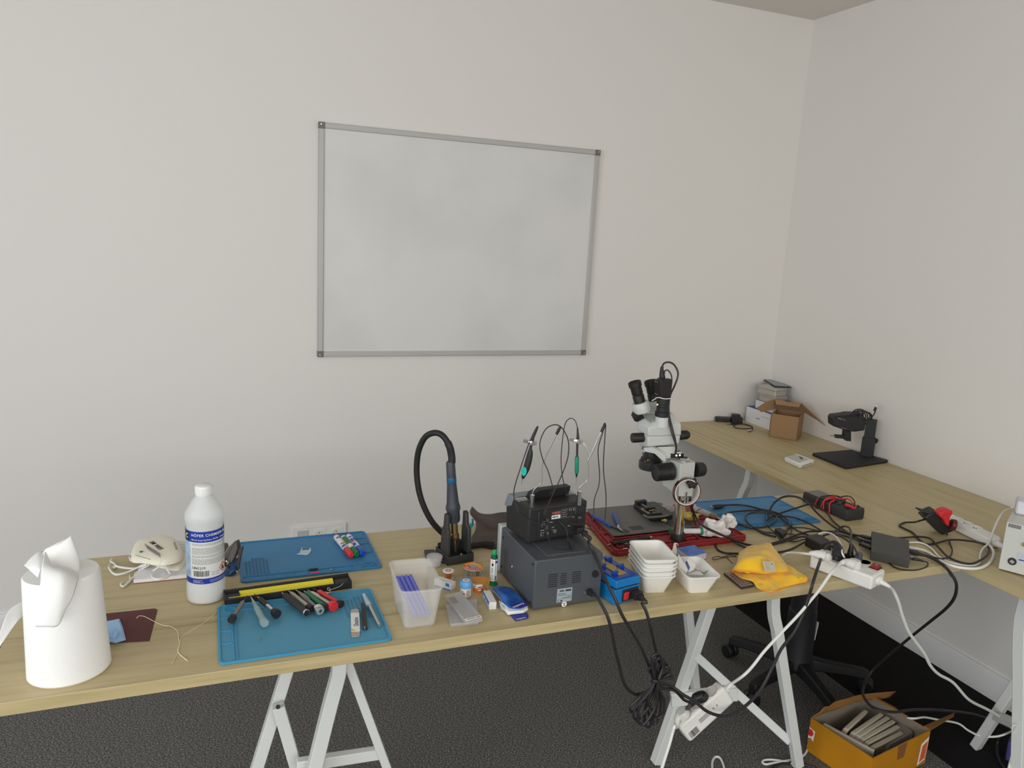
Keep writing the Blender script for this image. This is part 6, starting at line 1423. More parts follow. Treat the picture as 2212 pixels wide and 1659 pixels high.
# document scanner
SB = mat('scanner_black', (.018, .018, .019, 1), .5)
o = at(1838, 1000); t = thing('document_scanner', 'black desktop document camera on a flat square base near the right wall', 'scanner', o)
Q = [at(1753.7,984.5) - o, at(1839,977) - o, at(1918,1000) - o, at(1827.5,1014.5) - o]
MB(SB).slab(Q, Z*.014).obj('base_plate', t, bev=.004)
q = MB(mat('scanner_panel', (.028, .028, .03, 1), .65)); c_ = sum(Q, Vector())/4; q.slab([c_ + (p - c_)*.9 + Z*.0140 for p in Q], Z*.0006); q.obj('base_pad', t)
q = MB(GREYINK).bar(Q[2].lerp(Q[1], .05)*.93 + Z*.0148, Q[2].lerp(Q[1], .30)*.93 + Z*.0148, .004, .0004); q.bar(Q[1].lerp(Q[2], .05)*.90 + Z*.0148, Q[1].lerp(Q[2], .25)*.90 + Z*.0148, .004, .0004); q.obj('base_print', t)
bc = at(1872, 985, ZT + .014); us = flat(Q[2] - Q[1]) ; vs = Vector((-us.y, us.x, 0)); cl_ = bc - o
def sb(px, py): return atv(px, py, bc) - o
xw = .040; ang = math.atan2(-.18, .06)
def col(q, z0, z1, w, d, dx=0): q.box(cl_ + Vector((0, 0, (z0+z1)/2 - .0)) - Vector((0,0,cl_.z)) + Vector((dx, 0, 0)), (w, d, z1 - z0), (0, 0, -.95))
zz_ = lambda py: (atv(1872, py, bc).z - o.z)
q = MB(SB); col(q, .014, zz_(944), .050, .036); q.obj('column_sleeve', t, bev=.002)
q = MB(SB); col(q, zz_(946), zz_(905), .040, .028); q.obj('column', t, bev=.002)
q = MB(SB).cyl(sb(1886,951), sb(1893,953), .008, n=20); q.cyl(sb(1891,952), sb(1894,953), .010, n=20); q.obj('height_knob', t)
hd0 = flat(sb(1797,915) - sb(1870,912))
HB = atv(1838, 928, bc - Vector((.02, -.0, 0))) - o
q = MB(SB); fw_ = FW
q.slab([sb(1798,904.5), sb(1802,899), sb(1825,896.5), sb(1862,896), sb(1872,905), sb(1868,930), sb(1848,933), sb(1833,932), sb(1799,920.5)], FW*.055); q.obj('camera_head', t, bev=.004)
q = MB(SB); q.slab([sb(1811,900), sb(1832,895.5), sb(1866,896), sb(1858,900), sb(1835,901)], FW*.045 + Vector((0, 0, .004))); q.obj('head_cover', t, bev=.001)
q = MB(DIMT); a_, b_ = sb(1810,903.3) - FW*.0008, sb(1826,907.5) - FW*.0008
for k in range(8):
    if k != 5: q.bar(a_.lerp(b_, k/8), a_.lerp(b_, (k+.7)/8), .0035, .0006, FW)
q.obj('printed_name', t); MB(DIMT).bar(sb(1816,923) - FW*.0008, sb(1829,927.5) - FW*.0008, .0012, .0006, FW).obj('printed_line', t)
q = MB(SB).slab([sb(1827,930) + FW*.01, sb(1841,932) + FW*.01, sb(1841,955) + FW*.01, sb(1830,954) + FW*.01, sb(1825,949) + FW*.01], FW*.026); q.obj('lamp_arm', t, bev=.0015)
q = MB(SB).bar(sb(1826,946) + FW*.02, sb(1807,944.5) + FW*.02, .018, .014); q.obj('folded_plug', t, bev=.002)
q = MB(STEEL)
for dy in (-.006, .006): q.cyl(sb(1809,945) + FW*(.02 + dy), sb(1797,944) + FW*(.02 + dy), .0018, n=10)
q.obj('plug_pins', t)
q = MB(CABLE); rnd = random.Random(11)
for k in range(6):
    c0 = sb(1862 + rnd.uniform(-8, 14), 902 + rnd.uniform(-5, 5)) + FW*rnd.uniform(-.005, .035); rx, rz_ = rnd.uniform(.030, .040), rnd.uniform(.022, .034); tl = rnd.uniform(-.4, .4)
    q.tube([c0 + RTV*(rx*math.cos(a)) + Z*(rz_*math.sin(a) + rx*.2*math.cos(a)*tl) + FW*(.012*math.sin(a*1 + k)) for a in [2*PI*j/12 for j in range(12)]], .0024, n=8, spl=4, closed=True)
q.tube([sb(1880,905), sb(1889,893), sb(1891,884), sb(1890,880)], .0026, n=8, spl=4); q.obj('cable_coil', t)
q = MB(SB).bar(sb(1889,888), sb(1892,880), .010, .008); q.use(CHROME).bar(sb(1892,880), sb(1895,872.5), .011, .006); q.obj('usb_plug', t, bev=.0008)
q = MB(SB).tube([sb(1838,897), sb(1846,893), sb(1856,893)], [.006, .006, .004], n=12); q.obj('cable_boot', t)

# ---------------------------------------------------------------- multimeter
o = at(1790, 1112)
a, b = at(1757, 1084, ZT+.0), at(1838, 1120, ZT+.0); uM = flat(b - a); vM = Vector((-uM.y, uM.x, 0))
LM = .200; t = thing('multimeter', 'black multimeter with red test leads wound round it', 'multimeter', a.lerp(b, .5), math.atan2(uM.y, uM.x))
q = MB(mat('meter_rubber', (.026, .028, .027, 1), .55)); rings = []
for x, w, h0 in ((-LM/2, .070, .030), (-LM/2+.004, .078, .036), (-.03, .080, .036), (.0, .078, .035), (LM/2-.004, .082, .039), (LM/2, .076, .034)):
    rings.append([Vector((x, p, q_ + h0/2)) for p, q_ in rrect(w, h0, .007, 4)])
q.loft(rings); q.obj('rubber_case', t, ang=40)
q = MB(mat('meter_face', rgb(92, 94, 88), .35)).box((-.060, 0, .0365), (.070, .060, .002)); q.obj('display_face', t, bev=.0006)
q = MB(INK).box((.050, 0, .0375), (.075, .055, .002)); q.obj('dial_face', t); q = MB(BLACK).lathe([(0, 0), (.018, 0), (.017, .006), (0, .006)], 28, (.030, 0, .0385)); q.box((.030, 0, .045), (.030, .006, .006), (0, 0, .7)); q.obj('dial', t)
q = MB(mat('meter_print', rgb(110, 88, 50), .5))
for k in range(10): an = 2*PI*k/10; q.box((.030 + .024*math.cos(an), .024*math.sin(an), .0388), (.004, .003, .0004), (0, 0, an))
q.obj('dial_print', t)
q = MB(BLACK)
for k in range(4): q.lathe([(.003, 0), (.006, 0), (.006, .004), (.003, .004)], 18, (.080, -.027 + k*.018, .0380))
q.obj('input_sockets', t); MB(mat('meter_blue', rgb(35, 70, 110), .4)).box((.068, .006, .0388), (.012, .026, .0004)).obj('blue_print', t); MB(RED).lathe([(.002, 0), (.0045, 0), (.0045, .003), (.002, .003)], 16, (.080, .009, .0422)).obj('red_socket', t)
RLEAD = mat('red_lead', rgb(185, 40, 45), .4)
q = MB(RLEAD)
for k, x in enumerate((-.020, -.008, .006, .018)):
    sk = .012*(-1)**k
    q.tube([(x - sk, -.044, .014), (x - sk*.5, -.038, .038), (x, 0, .044), (x + sk*.5, .038, .040), (x + sk, .045, .016), (x + sk*.5, .042, .003), (x, 0, .0005), (x - sk, -.042, .003)], .0022, n=8, spl=4, closed=True)
q.tube([(.018, .036, .040), (.034, .026, .050), (.056, .012, .056), (.080, .0, .054), (.098, -.004, .050), (.104, -.014, .046), (.094, -.022, .048)], .0022, n=8, spl=5)
q.obj('red_lead', t)
q = MB(RED).tube([(.072, -.020, .046), (.080, -.022, .047), (.100, -.018, .047)], [.0048, .0055, .0045], n=14); q.obj('red_plug', t)
q = MB(CABLE)
q.tube([(-.028, -.044, .014), (-.024, -.036, .040), (-.016, 0, .046), (-.006, .038, .041), (.0, .046, .016), (-.006, .042, .003), (-.016, 0, .0005), (-.026, -.042, .003)], .0022, n=8, spl=4, closed=True)
q.tube([(.002, .030, .044), (.026, .034, .056), (.055, .022, .062), (.085, .004, .058), (.098, -.012, .052), (.092, -.024, .048)], .0021, n=8, spl=5); q.obj('black_lead', t)

# ---------------------------------------------------------------- black converter box, brick, power strips
DKG_ = mat('dark_grey_aluminium', rgb(58, 57, 55), .5); 
zt_ = .0265
Qt = [at(1883,1147,ZT+zt_), at(1963.5,1166,ZT+zt_), at(1965.5,1208.5,ZT+zt_), at(1882,1191,ZT+zt_)]
o = sum(Qt, Vector())/4; o.z = ZT
t = thing('converter_box', 'flat dark grey electronics box with cables in both ends, right of the power strip', 'electronics box', o)
q = MB(DKG_).slab([v - o - Z*zt_ + Z*.0005 for v in Qt], Z*(zt_ - .0005)); q.obj('case', t, bev=.0012)
def dl(px, py, dz): return at(px, py, ZT + dz) - o
for (a_, b_, nm) in (((1860,1158,.020),(1882,1163,.018),'plug'),((1866,1168,.016),(1884,1173,.016),'plug'),((1858,1175,.012),(1882,1185,.014),'plug')):
    MB(BLACK).bar(dl(*a_), dl(*b_), .013, .009).obj('cable_plug', t, bev=.0015)
MB(BLACK).bar(dl(1964,1191,.014), dl(1984,1196,.013), .020, .011).obj('cable_plug', t, bev=.002); q = MB(BLACK).tube([dl(1982,1195.5,.013), dl(1994,1199,.012), dl(2003,1201,.010)], [.0058, .0045, .0035], n=12); q.obj('strain_relief', t)
q = MB(STEEL).bar(dl(1966,1205,.012), dl(1972,1207,.012), .008, .008); q.obj('power_socket', t); MB(BLACK).tube([dl(1972,1207,.012), dl(1982,1209,.011), dl(1994,1212,.009)], [.0042, .0042, .0028], n=12).obj('power_plug', t)
o = at(1766,1170); Qb = [at(1738.5,1157,ZT+.030), at(1771,1151.5,ZT+.030), at(1800,1170,ZT+.030), at(1768,1178,ZT+.030)]
Qb = [at(1740,1157,ZT+.032), at(1768,1151,ZT+.032), at(1799,1170,ZT+.032), at(1774,1176,ZT+.032)]
o = sum(Qb, Vector())/4; o.z = ZT
t = thing('power_brick', 'black laptop-style power brick behind the plugs of the power strip', 'power brick', o)
MB(mat('brick_black', (.022, .019, .018, 1), .45)).slab([v - o - Z*.0315 for v in Qb], Z*.031).obj('case', t, bev=.003)
# main power strip, its right end hanging over the table edge
PSW = mat('strip_white', (.80, .79, .75, 1), .35)
S0, S1 = at(1746.5, 1226.5), at(1881, 1277); uS = flat(S1 - S0); vS = Vector((-uS.y, uS.x, 0)); LS = (S1 - S0).length; WS, HS = .078, .040
t = thing('power_strip', 'white power strip full of plugs, its right end over the table edge', 'power strip', S0, math.atan2(uS.y, uS.x))
MB(PSW).box((LS/2, WS/2, HS/2 + .0005), (LS, WS, HS - .001)).obj('housing', t, bev=.006, seg=4)
sm = (Matrix.Translation(S0) @ Matrix.Rotation(math.atan2(uS.y, uS.x), 4, 'Z')).inverted()
def sx(px, py, h): return sm @ at(px, py, ZT + h)
q = MB(mat('socket_shade', (.60, .59, .54, 1), .5))
for p_ in ((1782,1206), (1808,1207), (1836,1211), (1868,1214)):
    c_ = sx(*p_, HS); q.lathe([(0, 0), (.0175, 0), (.0180, .0005), (.0190, .0005), (.0195, 0)], 32, (c_.x, c_.y, HS + .0002), sx=.85, sy=1)
q.obj('socket_wells', t)
sw = sx(1891,1226,HS)
q = MB(BLACK).box((sw.x, sw.y, HS - .0005), (.026, .032, .003)); q.obj('switch_frame', t, bev=.0006); q = MB(mat('dark_red_rocker', rgb(120, 18, 22), .25)).box((sw.x, sw.y, HS + .003), (.020, .026, .006), (.16, 0, 0)); q.obj('rocker_switch', t, bev=.001); MB(LIGHTINK).lathe([(.0016, 0), (.0022, 0), (.0022, .0003), (.0016, .0003)], 16, (sw.x, sw.y + .005, HS + .0068)).obj('switch_mark', t)
q = MB(PSW).lathe([(0, 0), (.0140, 0), (.0130, .006), (.0075, .009), (.0060, .020), (.0045, .030), (0, .030)], 24, (LS, WS*.5, HS*.5), (1, -.1, -.15))
q.obj('cord_grip', t)
def splug(name, m, base, pts, radii, label, head=None):
    t_ = thing('mains_plug', label, 'plug', base)
    q = MB(m)
    if head: q.lathe(head, 32, (0, 0, 0))
    q.obj('plug_body', t_) if head else q.bm.free()
    q = MB(m).tube([Vector(p) - base for p in pts], radii, n=14, spl=4); q.obj('cord_grip', t_)
    return t_
zs_ = ZT + HS
def st(px, py, h): return at(px, py, zs_ + h)
PLW = mat('plug_white', (.72, .71, .68, 1), .35)
b0 = st(1782,1206,0)
splug('mains_plug', PLW, b0, [st(1781,1202,.012), st(1768,1198,.014), st(1756,1196,.014), st(1748,1196,.012)], [.015, .0125, .0085, .0055], 'white mains plug at the left end of the power strip', [(0, 0), (.0185, 0), (.0185, .014), (.0155, .020), (0, .021)])
b0 = st(1808,1207,0)
t_ = splug('mains_plug', BLACK, b0, [st(1809,1203,.014), st(1810,1192,.026), st(1808,1182,.034), st(1800,1176,.038), st(1792,1177,.036)], [.0170, .0150, .0130, .0120, .0075], 'black angled mains plug, second on the power strip', [(0, 0), (.0190, 0), (.0190, .008), (.0165, .016), (0, .020)])
b0 = st(1835,1207,0)
t_ = thing('mains_plug', 'slim ribbed black plug between the angled plug and the grey one', 'plug', b0)
q = MB(BLACK).box((0, 0, .006), (.018, .022, .012)); q.tube([Vector((0, 0, .010)), Vector((.001, .001, .024)), Vector((.0015, .0015, .040))], [.0085, .0062, .0042], n=14)
for k in range(6): q.cyl((.0004*k, .0003*k, .012 + k*.0042), (.0004*k, .0003*k, .0140 + k*.0042), .0092 - k*.0006, n=14)
q.obj('plug_body', t_)
b0 = st(1853,1213.5,0)
t_ = thing('mains_plug', 'dark grey blocky plug beside the slim ribbed one on the power strip', 'plug', b0)
MB(mat('plug_grey', rgb(62, 65, 72), .45)).box((0, 0, .014), (.018, .020, .027), (0, 0, math.atan2(uS.y, uS.x)), taper=(.85, .85)).obj('plug_body', t_, bev=.003)
b0 = st(1845,1224,0)
splug('mains_plug', PLW, b0, [st(1847,1221,.012), st(1834,1216,.014), st(1824,1214,.013), st(1816,1217,.010)], [.0150, .0120, .0080, .0050], 'white mains plug at the front middle of the power strip', [(0, 0), (.0165, 0), (.0165, .014), (.0140, .019), (0, .020)])
# second strip on the right table
Qs = [at(2060,1122,ZT+.030), at(2114,1147,ZT+.030), at(2136,1166,ZT+.030), at(2108,1180,ZT+.030), at(2058,1157,ZT+.030)]
o = at(2095, 1155); uT = flat(at(2120,1166) - at(2066,1139)); vT = Vector((-uT.y, uT.x, 0))
c0 = at(2056,1136); t = thing('power_strip', 'white three-socket power strip lying on the right table behind the white unit', 'power strip', c0, math.atan2(uT.y, uT.x))
LT = (at(2128,1176) - c0).length + .030
q = MB(PSW); 
pts = [(-.03, -.026), (LT - .020, -.026), (LT - .006, -.018), (LT, -.010), (LT, .010), (LT - .006, .018), (LT - .020, .026), (-.03, .026)]
q.prism(pts, .0005, .030); q.obj('housing', t, bev=.006, seg=3)
q = MB(PSW)
for x in (.012, .052, .092): q.lathe([(.0195, .0302), (.0200, .0325), (.0218, .0325), (.0225, .0302)], 36, (x, 0, 0), cap=False)
q.obj('socket_rings', t)
q = MB(INK)
for x in (.052, .092):
    for dx in (-.006, .006): q.cyl((x + dx, 0, .0300), (x + dx, 0, .0304), .0024, n=12)
    q.box((x + .003, -.006, .0302), (.006, .003, .0006))
q.obj('socket_holes', t)
q = MB(PSW).lathe([(0, 0), (.010, 0), (.009, .010), (.0055, .024), (0, .024)], 20, (LT, 0, .014), (1, 0, 0)); q.obj('cord_grip', t)
o = at(2037,1158); AD = o.copy(); t = thing('power_adapter', 'black wedge-shaped mains adapter plugged into the far power strip', 'adapter', o)
Qa = [atv(1996,1127,o) - o, atv(2010,1117,o) - o, atv(2022,1112,o) - o, atv(2032,1120,o) - o, atv(2056,1141,o) - o, atv(2060,1150,o) - o, atv(2058,1157,o) - o, atv(2034,1167,o) - o + Z*.003]
mn = min(v.z for v in Qa)
q = MB(BLACK).slab([v - Z*min(0, mn) + Z*.002 for v in Qa], FW*.048); q.obj('case', t, bev=.004)
q = MB(BLACK)
for dx, dy in ((0, 0), (.004, .016), (-.002, .030)): q.bar(atv(2008,1118,o) - o + FW*(.006 + dy) - Z*mn, atv(1989,1113,o) - o + FW*(.006 + dy) - Z*mn, .007, .0045)
q.obj('plug_prongs', t, bev=.0015)
o = at(2058,1142,ZT+.034); t = thing('mains_plug', 'bright red angular mains plug on the far power strip', 'plug', o)
def rp(px, py, d_=0): return atv(px, py, o + FW*d_) - o
q = MB(RED).slab([rp(2027,1109), rp(2037,1103), rp(2048,1100.5), rp(2056,1103), rp(2057,1112), rp(2053,1117), rp(2051,1138), rp(2044,1134), rp(2038,1121), rp(2028,1115)], FW*.030); q.obj('plug_body', t, bev=.003)
q = MB(RED).slab([rp(2027,1108,-.002), rp(2040,1102,-.002), rp(2056,1102,-.002), rp(2056,1110,-.002), rp(2041,1110,-.002), rp(2029,1116,-.002)], FW*-.005); q.obj('grip_flange', t, bev=.0015)
q = MB(mat('dark_red_plastic', rgb(85, 28, 28), .4)).lathe([(0, 0), (.016, 0), (.018, .006), (.018, .012), (0, .012)], 26, rp(2054,1132,.012), RTV + Vector((0, -.2, -.2))); q.obj('plug_face', t)
# white bench supply with adapter on top
PSU = mat('supply_grey_white', (.60, .62, .57, 1), .35)
PP = at(2155.5, 1231); uP = flat(at(2212, 1246) - PP); vP = Vector((-uP.y, uP.x, 0)); hP = .142
t = thing('power_supply', 'pale grey metal bench supply unit at the right edge of the right table', 'power supply', PP, math.atan2(uP.y, uP.x))
dP = .19
MB(PSU).box((.11, dP/2, .004 + hP/2), (.22, dP, hP)).obj('metal_case', t, bev=.0015)
q = MB(SOFTBLACK)
for x in (.02, .2):
    for y in (.02, dP - .02): MB(SOFTBLACK).cyl((x, y, 0), (x, y, .0045), .008, n=18).obj('rubber_foot', t)
pm = (Matrix.Translation(PP) @ Matrix.Rotation(math.atan2(uP.y, uP.x), 4, 'Z')).inverted()
def pf(px, py):           # point on the front face
    d_ = ray(px, py); n_ = Vector((uP.y, -uP.x, 0)); s_ = (PP - CAM).dot(n_)/d_.dot(n_); return pm @ (CAM + d_*s_)
c_ = pf(2186.5,1212.5); q = MB(INK).cyl(c_, c_ + Vector((0, -.003, 0)), .0105, n=32); q.use(mat('connector_grey', (.35,.35,.35,1), .4)).box(c_ + Vector((0, -.0035, 0)), (.010, .002, .009), (0, .5, 0)); q.obj('round_connector', t)
c0_, c1_ = pf(2199,1193), pf(2214,1215); q = MB(mat('lilac_label', rgb(165, 168, 180), .5)).box(((c0_.x + c1_.x)/2 + .01, -.0005, (c0_.z + c1_.z)/2), (abs(c1_.x - c0_.x) + .02, .0008, abs(c1_.z - c0_.z))); q.use(NAVY).box(((c0_.x + c1_.x)/2 + .01, -.0010, c1_.z + .004), (abs(c1_.x - c0_.x) + .01, .0004, .003)); q.obj('rating_label', t)
c_ = pf(2192,1137); q = MB(CHROME).box(c_ + Vector((0, -.0005, 0)), (.030, .0006, .010)); q.use(GREYINK)
for k in range(4): q.box(c_ + Vector((-.010 + k*.0068, -.0010, 0)), (.005, .0003, .006))
q.obj('metal_badge', t)
c_ = pf(2214,1176); q = MB(BRASS).cyl(c_, c_ + Vector((0, -.006, 0)), .006, n=20); q.obj('terminal', t)
pt = at(2200, 1110, ZT + .004 + hP)
t = thing('power_adapter', 'white plastic adapter lying on the pale grey supply unit', 'adapter', pt, math.atan2(uP.y, uP.x) + .12)
MB(mat('adapter_white', (.70, .69, .74, 1), .35)).box((.045, .02, .021), (.11, .070, .041)).obj('case', t, bev=.008, seg=3)

# ---------------------------------------------------------------- remote control and yellow cloth
Qr = [at(1562.5,1242), at(1590,1238), at(1628,1269), at(1601,1274)]
o = sum(Qr, Vector())/4
t = thing('remote_control', 'flat slim remote control half under the yellow cloth', 'remote control', o)
MB(mat('remote_edge', rgb(50, 36, 38), .5)).slab([v - o + Z*.0005 for v in Qr], Z*.006).obj('case', t, bev=.0015)
MB(mat('remote_face', rgb(128, 112, 105), .5)).slab([(v - o)*.93 + Z*.0065 for v in Qr], Z*.0005).obj('face_foil', t)
q = MB(mat('remote_key', rgb(70, 55, 55), .6)); 
for i in range(7):
    for j in range(3):
        if i == 0 and j == 0: continue
        p = (Qr[0] - o).lerp(Qr[3] - o, .10 + i*.13).lerp((Qr[1] - o).lerp(Qr[2] - o, .10 + i*.13), .22 + j*.28); q.lathe([(0, 0), (.0026, 0), (.0022, .0010), (0, .0011)], 12, p + Z*.0070)
q.use(RED).lathe([(0, 0), (.0026, 0), (.0022, .0010), (0, .0011)], 12, (Qr[0] - o).lerp(Qr[3] - o, .10).lerp((Qr[1] - o).lerp(Qr[2] - o, .10), .22) + Z*.0070); q.obj('keys', t)
YC = mat('yellow_microfibre', rgb(226, 168, 22, 1.4), .95, sheen=.4, bump=.6, bscale=700); YE = mat('orange_hem', rgb(235, 128, 35, 1.3), .9)
def dirty():
    nt = YC.node_tree; b = nt.nodes['Principled BSDF']; tc = nt.nodes.new('ShaderNodeTexCoord'); n = nt.nodes.new('ShaderNodeTexNoise'); n.inputs['Scale'].default_value = 26; n.inputs['Detail'].default_value = 6
    nt.links.new(tc.outputs['Object'], n.inputs['Vector']); r = nt.nodes.new('ShaderNodeValToRGB'); e = r.color_ramp.elements
    e[0].position = .60; e[0].color = rgb(226, 168, 22, 1.4); e[1].position = .78; e[1].color = rgb(158, 128, 45, 1.2); nt.links.new(n.outputs['Fac'], r.inputs[0]); nt.links.new(r.outputs[0], b.inputs['Base Color'])
dirty()
o = at(1655, 1225)
t = thing('microfibre_cloth', 'crumpled yellow microfibre cloth with orange hem by the power strip', 'cloth', o)
def yc(px, py, h): return at(px, py, ZT + h) - o
# lower layer, spread on the table
low = [[yc(1583,1236,.008), yc(1600,1248,.010), yc(1625,1256,.010), yc(1634,1268,.004), yc(1640,1272,.002)],
       [yc(1610,1222,.020), yc(1630,1236,.020), yc(1648,1246,.016), yc(1658,1260,.008), yc(1666,1279,.001)],
       [yc(1650,1214,.026), yc(1665,1226,.022), yc(1680,1238,.018), yc(1684,1252,.009), yc(1690,1272,.001)],
       [yc(1690,1212,.022), yc(1700,1222,.020), yc(1712,1238,.018), yc(1712,1250,.012), yc(1714,1263,.001)],
       [yc(1702,1222,.012), yc(1718,1232,.016), yc(1738,1243,.017), yc(1744,1250,.014), yc(1742,1257,.002)]]
sheet('lower_fold', low, t, YC, k=8, thick=.0022, rough=.005)
up = [[yc(1581,1238,.006), yc(1592,1215,.022), yc(1596,1196,.012), yc(1604,1189,.004)],
      [yc(1584,1232,.030), yc(1605,1205,.050), yc(1622,1186,.040), yc(1618,1182,.012)],
      [yc(1612,1234,.034), yc(1632,1208,.056), yc(1642,1186,.052), yc(1638,1177,.022)],
      [yc(1650,1239,.034), yc(1660,1214,.050), yc(1664,1190,.046), yc(1664,1174,.020)],
      [yc(1682,1238,.030), yc(1688,1222,.038), yc(1678,1200,.032), yc(1669,1182,.012)],
      [yc(1702,1236,.026), yc(1699,1222,.030), yc(1690,1208,.018), yc(1676,1190,.004)]]
sheet('upper_fold', up, t, YC, k=8, thick=.0022, rough=.007)
MB(YE).tube([r_[0] for r_ in up], .0016, n=6, spl=6).obj('orange_hem', t); MB(YE).tube([r_[-1] for r_ in low] , .0014, n=6, spl=6).obj('orange_hem', t); MB(YE).tube(low[-1], .0016, n=6, spl=6).obj('orange_hem', t)
q = MB(mat('care_label', rgb(178, 168, 145), .8)); a_, b_, c_, d_ = yc(1646,1212,.057), yc(1671,1214,.053), yc(1676.5,1236,.040), yc(1652,1236,.042)
q.slab([a_, b_, c_, d_], (0, -.0004, .0012)); q.use(GREYINK)
for k in range(5): q.bar(a_.lerp(d_, .2 + k*.15).lerp(b_.lerp(c_, .2 + k*.15), .15) + Z*.0016, a_.lerp(d_, .2 + k*.15).lerp(b_.lerp(c_, .2 + k*.15), .55) + Z*.0016, .0009, .0004)
q.use(INK).lathe([(.0018, 0), (.0026, 0), (.0026, .0004), (.0018, .0004)], 16, a_.lerp(d_, .25).lerp(b_.lerp(c_, .25), .78) + Z*.0015); q.obj('care_label', t)
# ---------------------------------------------------------------- cables on the table
def K(label, pts, r=.0026, m=None, z=.0032, name='cable', cat='cable', rise=None, k=7):
    P = []
    for p in pts:
        if isinstance(p, Vector): P.append(p)
        elif len(p) == 3: P.append(at(p[0], p[1], ZT + p[2]))
        else: P.append(at(p[0], p[1], ZT + z))
    return tag(cable(name, label, P, r, m or CABLE, k=k), label, cat)
hd = at(1552, 1094, ZT + .0105)
t = thing('display_cable', 'black cable with a flat gold-tipped plug lying on the right blue mat', 'cable', hd)
q = MB(SOFTBLACK).tube([at(1540,1095.5,ZT+.0115) - hd, at(1546,1095,ZT+.0115) - hd, at(1556,1094,ZT+.0115) - hd, at(1565,1091.5,ZT+.0110) - hd], [.0060, .0080, .0078, .0045], n=14); q.obj('plug_body', t)
MB(mat('gold_contact', (.55, .45, .22, 1), .35, .8)).bar(at(1540,1095.5,ZT+.0115) - hd, at(1535,1096,ZT+.0115) - hd, .011, .005).obj('plug_contact', t)
MB(CABLE).tube([at(x, y, ZT + h) - hd for x, y, h in ((1564,1091.5,.011),(1590,1090.5,.009),(1615,1093,.009),(1643,1100,.012),(1668,1105,.016),(1690,1114,.014),(1702,1126,.012),(1704,1136,.010),(1699,1146,.006),(1689,1152,.004))], .0030, n=10, spl=7).obj('lead', t)
q = MB(SOFTBLACK).slab([at(1672,1151) , at(1684,1149), at(1699,1157), at(1690,1166)], (0, 0, .016)); tag(q.obj('cable_plug', bev=.003), 'small black wedge plug lying on bare wood among the cables', 'plug')
K('thick black cable arching up beside the multimeter to the converter box', [(1661,1121,.010),(1660,1112,.022),(1663,1102,.034),(1672,1087,.050),(1688,1075,.062),(1706,1071.6,.066),(1726,1075,.062),(1747,1087,.046),(1762,1105,.030),(1784,1125,.014),(1809,1143,.008),(1836,1153,.012),(1862,1158.5,.019)], .0034)
K('black cable looping from the multimeter back onto the blue mat', [(1864,1167,.016),(1846,1159,.010),(1822,1144,.006),(1800,1126,.006),(1786,1108,.012),(1772,1098,.022),(1757,1090,.040),(1745,1090,.036),(1728,1095,.026),(1706,1102,.020),(1684,1109,.014),(1667,1116,.010),(1658,1123,.010)], .0030)
K('big left loop of black cable on the right blue mat', [(1676,1160,.006),(1660,1156,.004),(1648,1152,.004),(1630,1143,.006),(1600,1134,.009),(1583,1127,.009),(1571,1121,.009),(1566,1114,.009),(1572,1108,.009),(1584,1105.5,.009),(1617,1103,.010),(1652,1103,.013),(1672,1110,.016),(1678,1119.6,.014),(1670,1131,.012),(1648,1139,.010),(1621,1139,.010),(1598,1133,.012),(1580,1126,.012)], .0031)
K('middle loop of black cable on the right blue mat', [(1690,1170,.004),(1676,1153,.005),(1653,1150,.005),(1634,1143,.009),(1620,1134,.012),(1611,1122,.012),(1611,1115,.012),(1618,1109.5,.012),(1636,1107,.015),(1661,1109,.018),(1684,1117,.014),(1700,1130,.011),(1720,1145,.006),(1737,1152,.004),(1758,1162,.010)], .0030)
K('black cable sweeping across the right mat corner towards the power brick', [(1657,1124,.011),(1666,1117,.013),(1688,1115,.012),(1715,1118,.010),(1742,1128,.010),(1762,1139,.006),(1778,1147.5,.004),(1800,1152,.004),(1832,1160,.006),(1862,1170,.012)], .0028)
K('thin black cord running level behind the power brick', [(1692,1152,.003),(1703,1143,.003),(1711,1140,.003),(1737,1140,.003),(1769,1146.5,.003),(1806,1148,.003),(1834,1155,.004),(1862,1176,.010)], .0020)
K('black cord from the power brick down into the ribbed plug', [(1772,1160,.016),(1786,1155,.026),(1800,1150,.030),(1812,1141,.034),(1824,1137,.046),(1834,1140,.062),(1838,1149,.074),(1838,1162,.080),(1836,1178,.080)], .0030)
K('black cord rising from the cables into the grey plug', [(1664,1175,.004),(1697,1165,.004),(1724,1154.5,.006),(1751,1148,.010),(1779,1149,.028),(1802,1154,.038),(1820,1161,.050),(1840,1176,.060),(1850,1192,.064),(1853,1200,.064)], .0030)
K('thin black cord tangled in front of the right blue mat', [(1655,1108,.022),(1652,1120,.014),(1656,1132,.010),(1668,1146,.005),(1690,1154,.004),(1708,1153,.004),(1722,1158,.005),(1712,1166,.005),(1700,1167,.005),(1718,1170,.006),(1737,1165,.008),(1756,1166,.012)], .0018)
K('thin cord crossing the cable tangle with a short tail', [(1710,1128,.010),(1711,1140,.006),(1709,1152,.005),(1706,1162,.004),(1712,1170,.004),(1717,1170,.004)], .0016)
K('black twisted cords running along to the power brick', [(1664,1177,.0034),(1690,1171,.004),(1712,1164,.005),(1730,1160,.010),(1741,1160,.016),(1756,1163,.016)], .0026)
mc = [MP + mp(478,870,.020), (1494,1097,.040), (1500,1112,.040)]
K('thick black cable from the microscope over the crumpled tissue to the yellow cloth', [MP + mp(560,900,.075), atv(1484,1040,MP+FW*.07), atv(1492,1085,MP+FW*.05), (1500,1112,.050), (1508,1124,.052), (1516,1134,.058), (1530,1143,.064), (1550,1152,.062), (1575,1162,.034), (1592,1169,.016), (1612,1176,.005), (1638,1180,.012)], .0033)
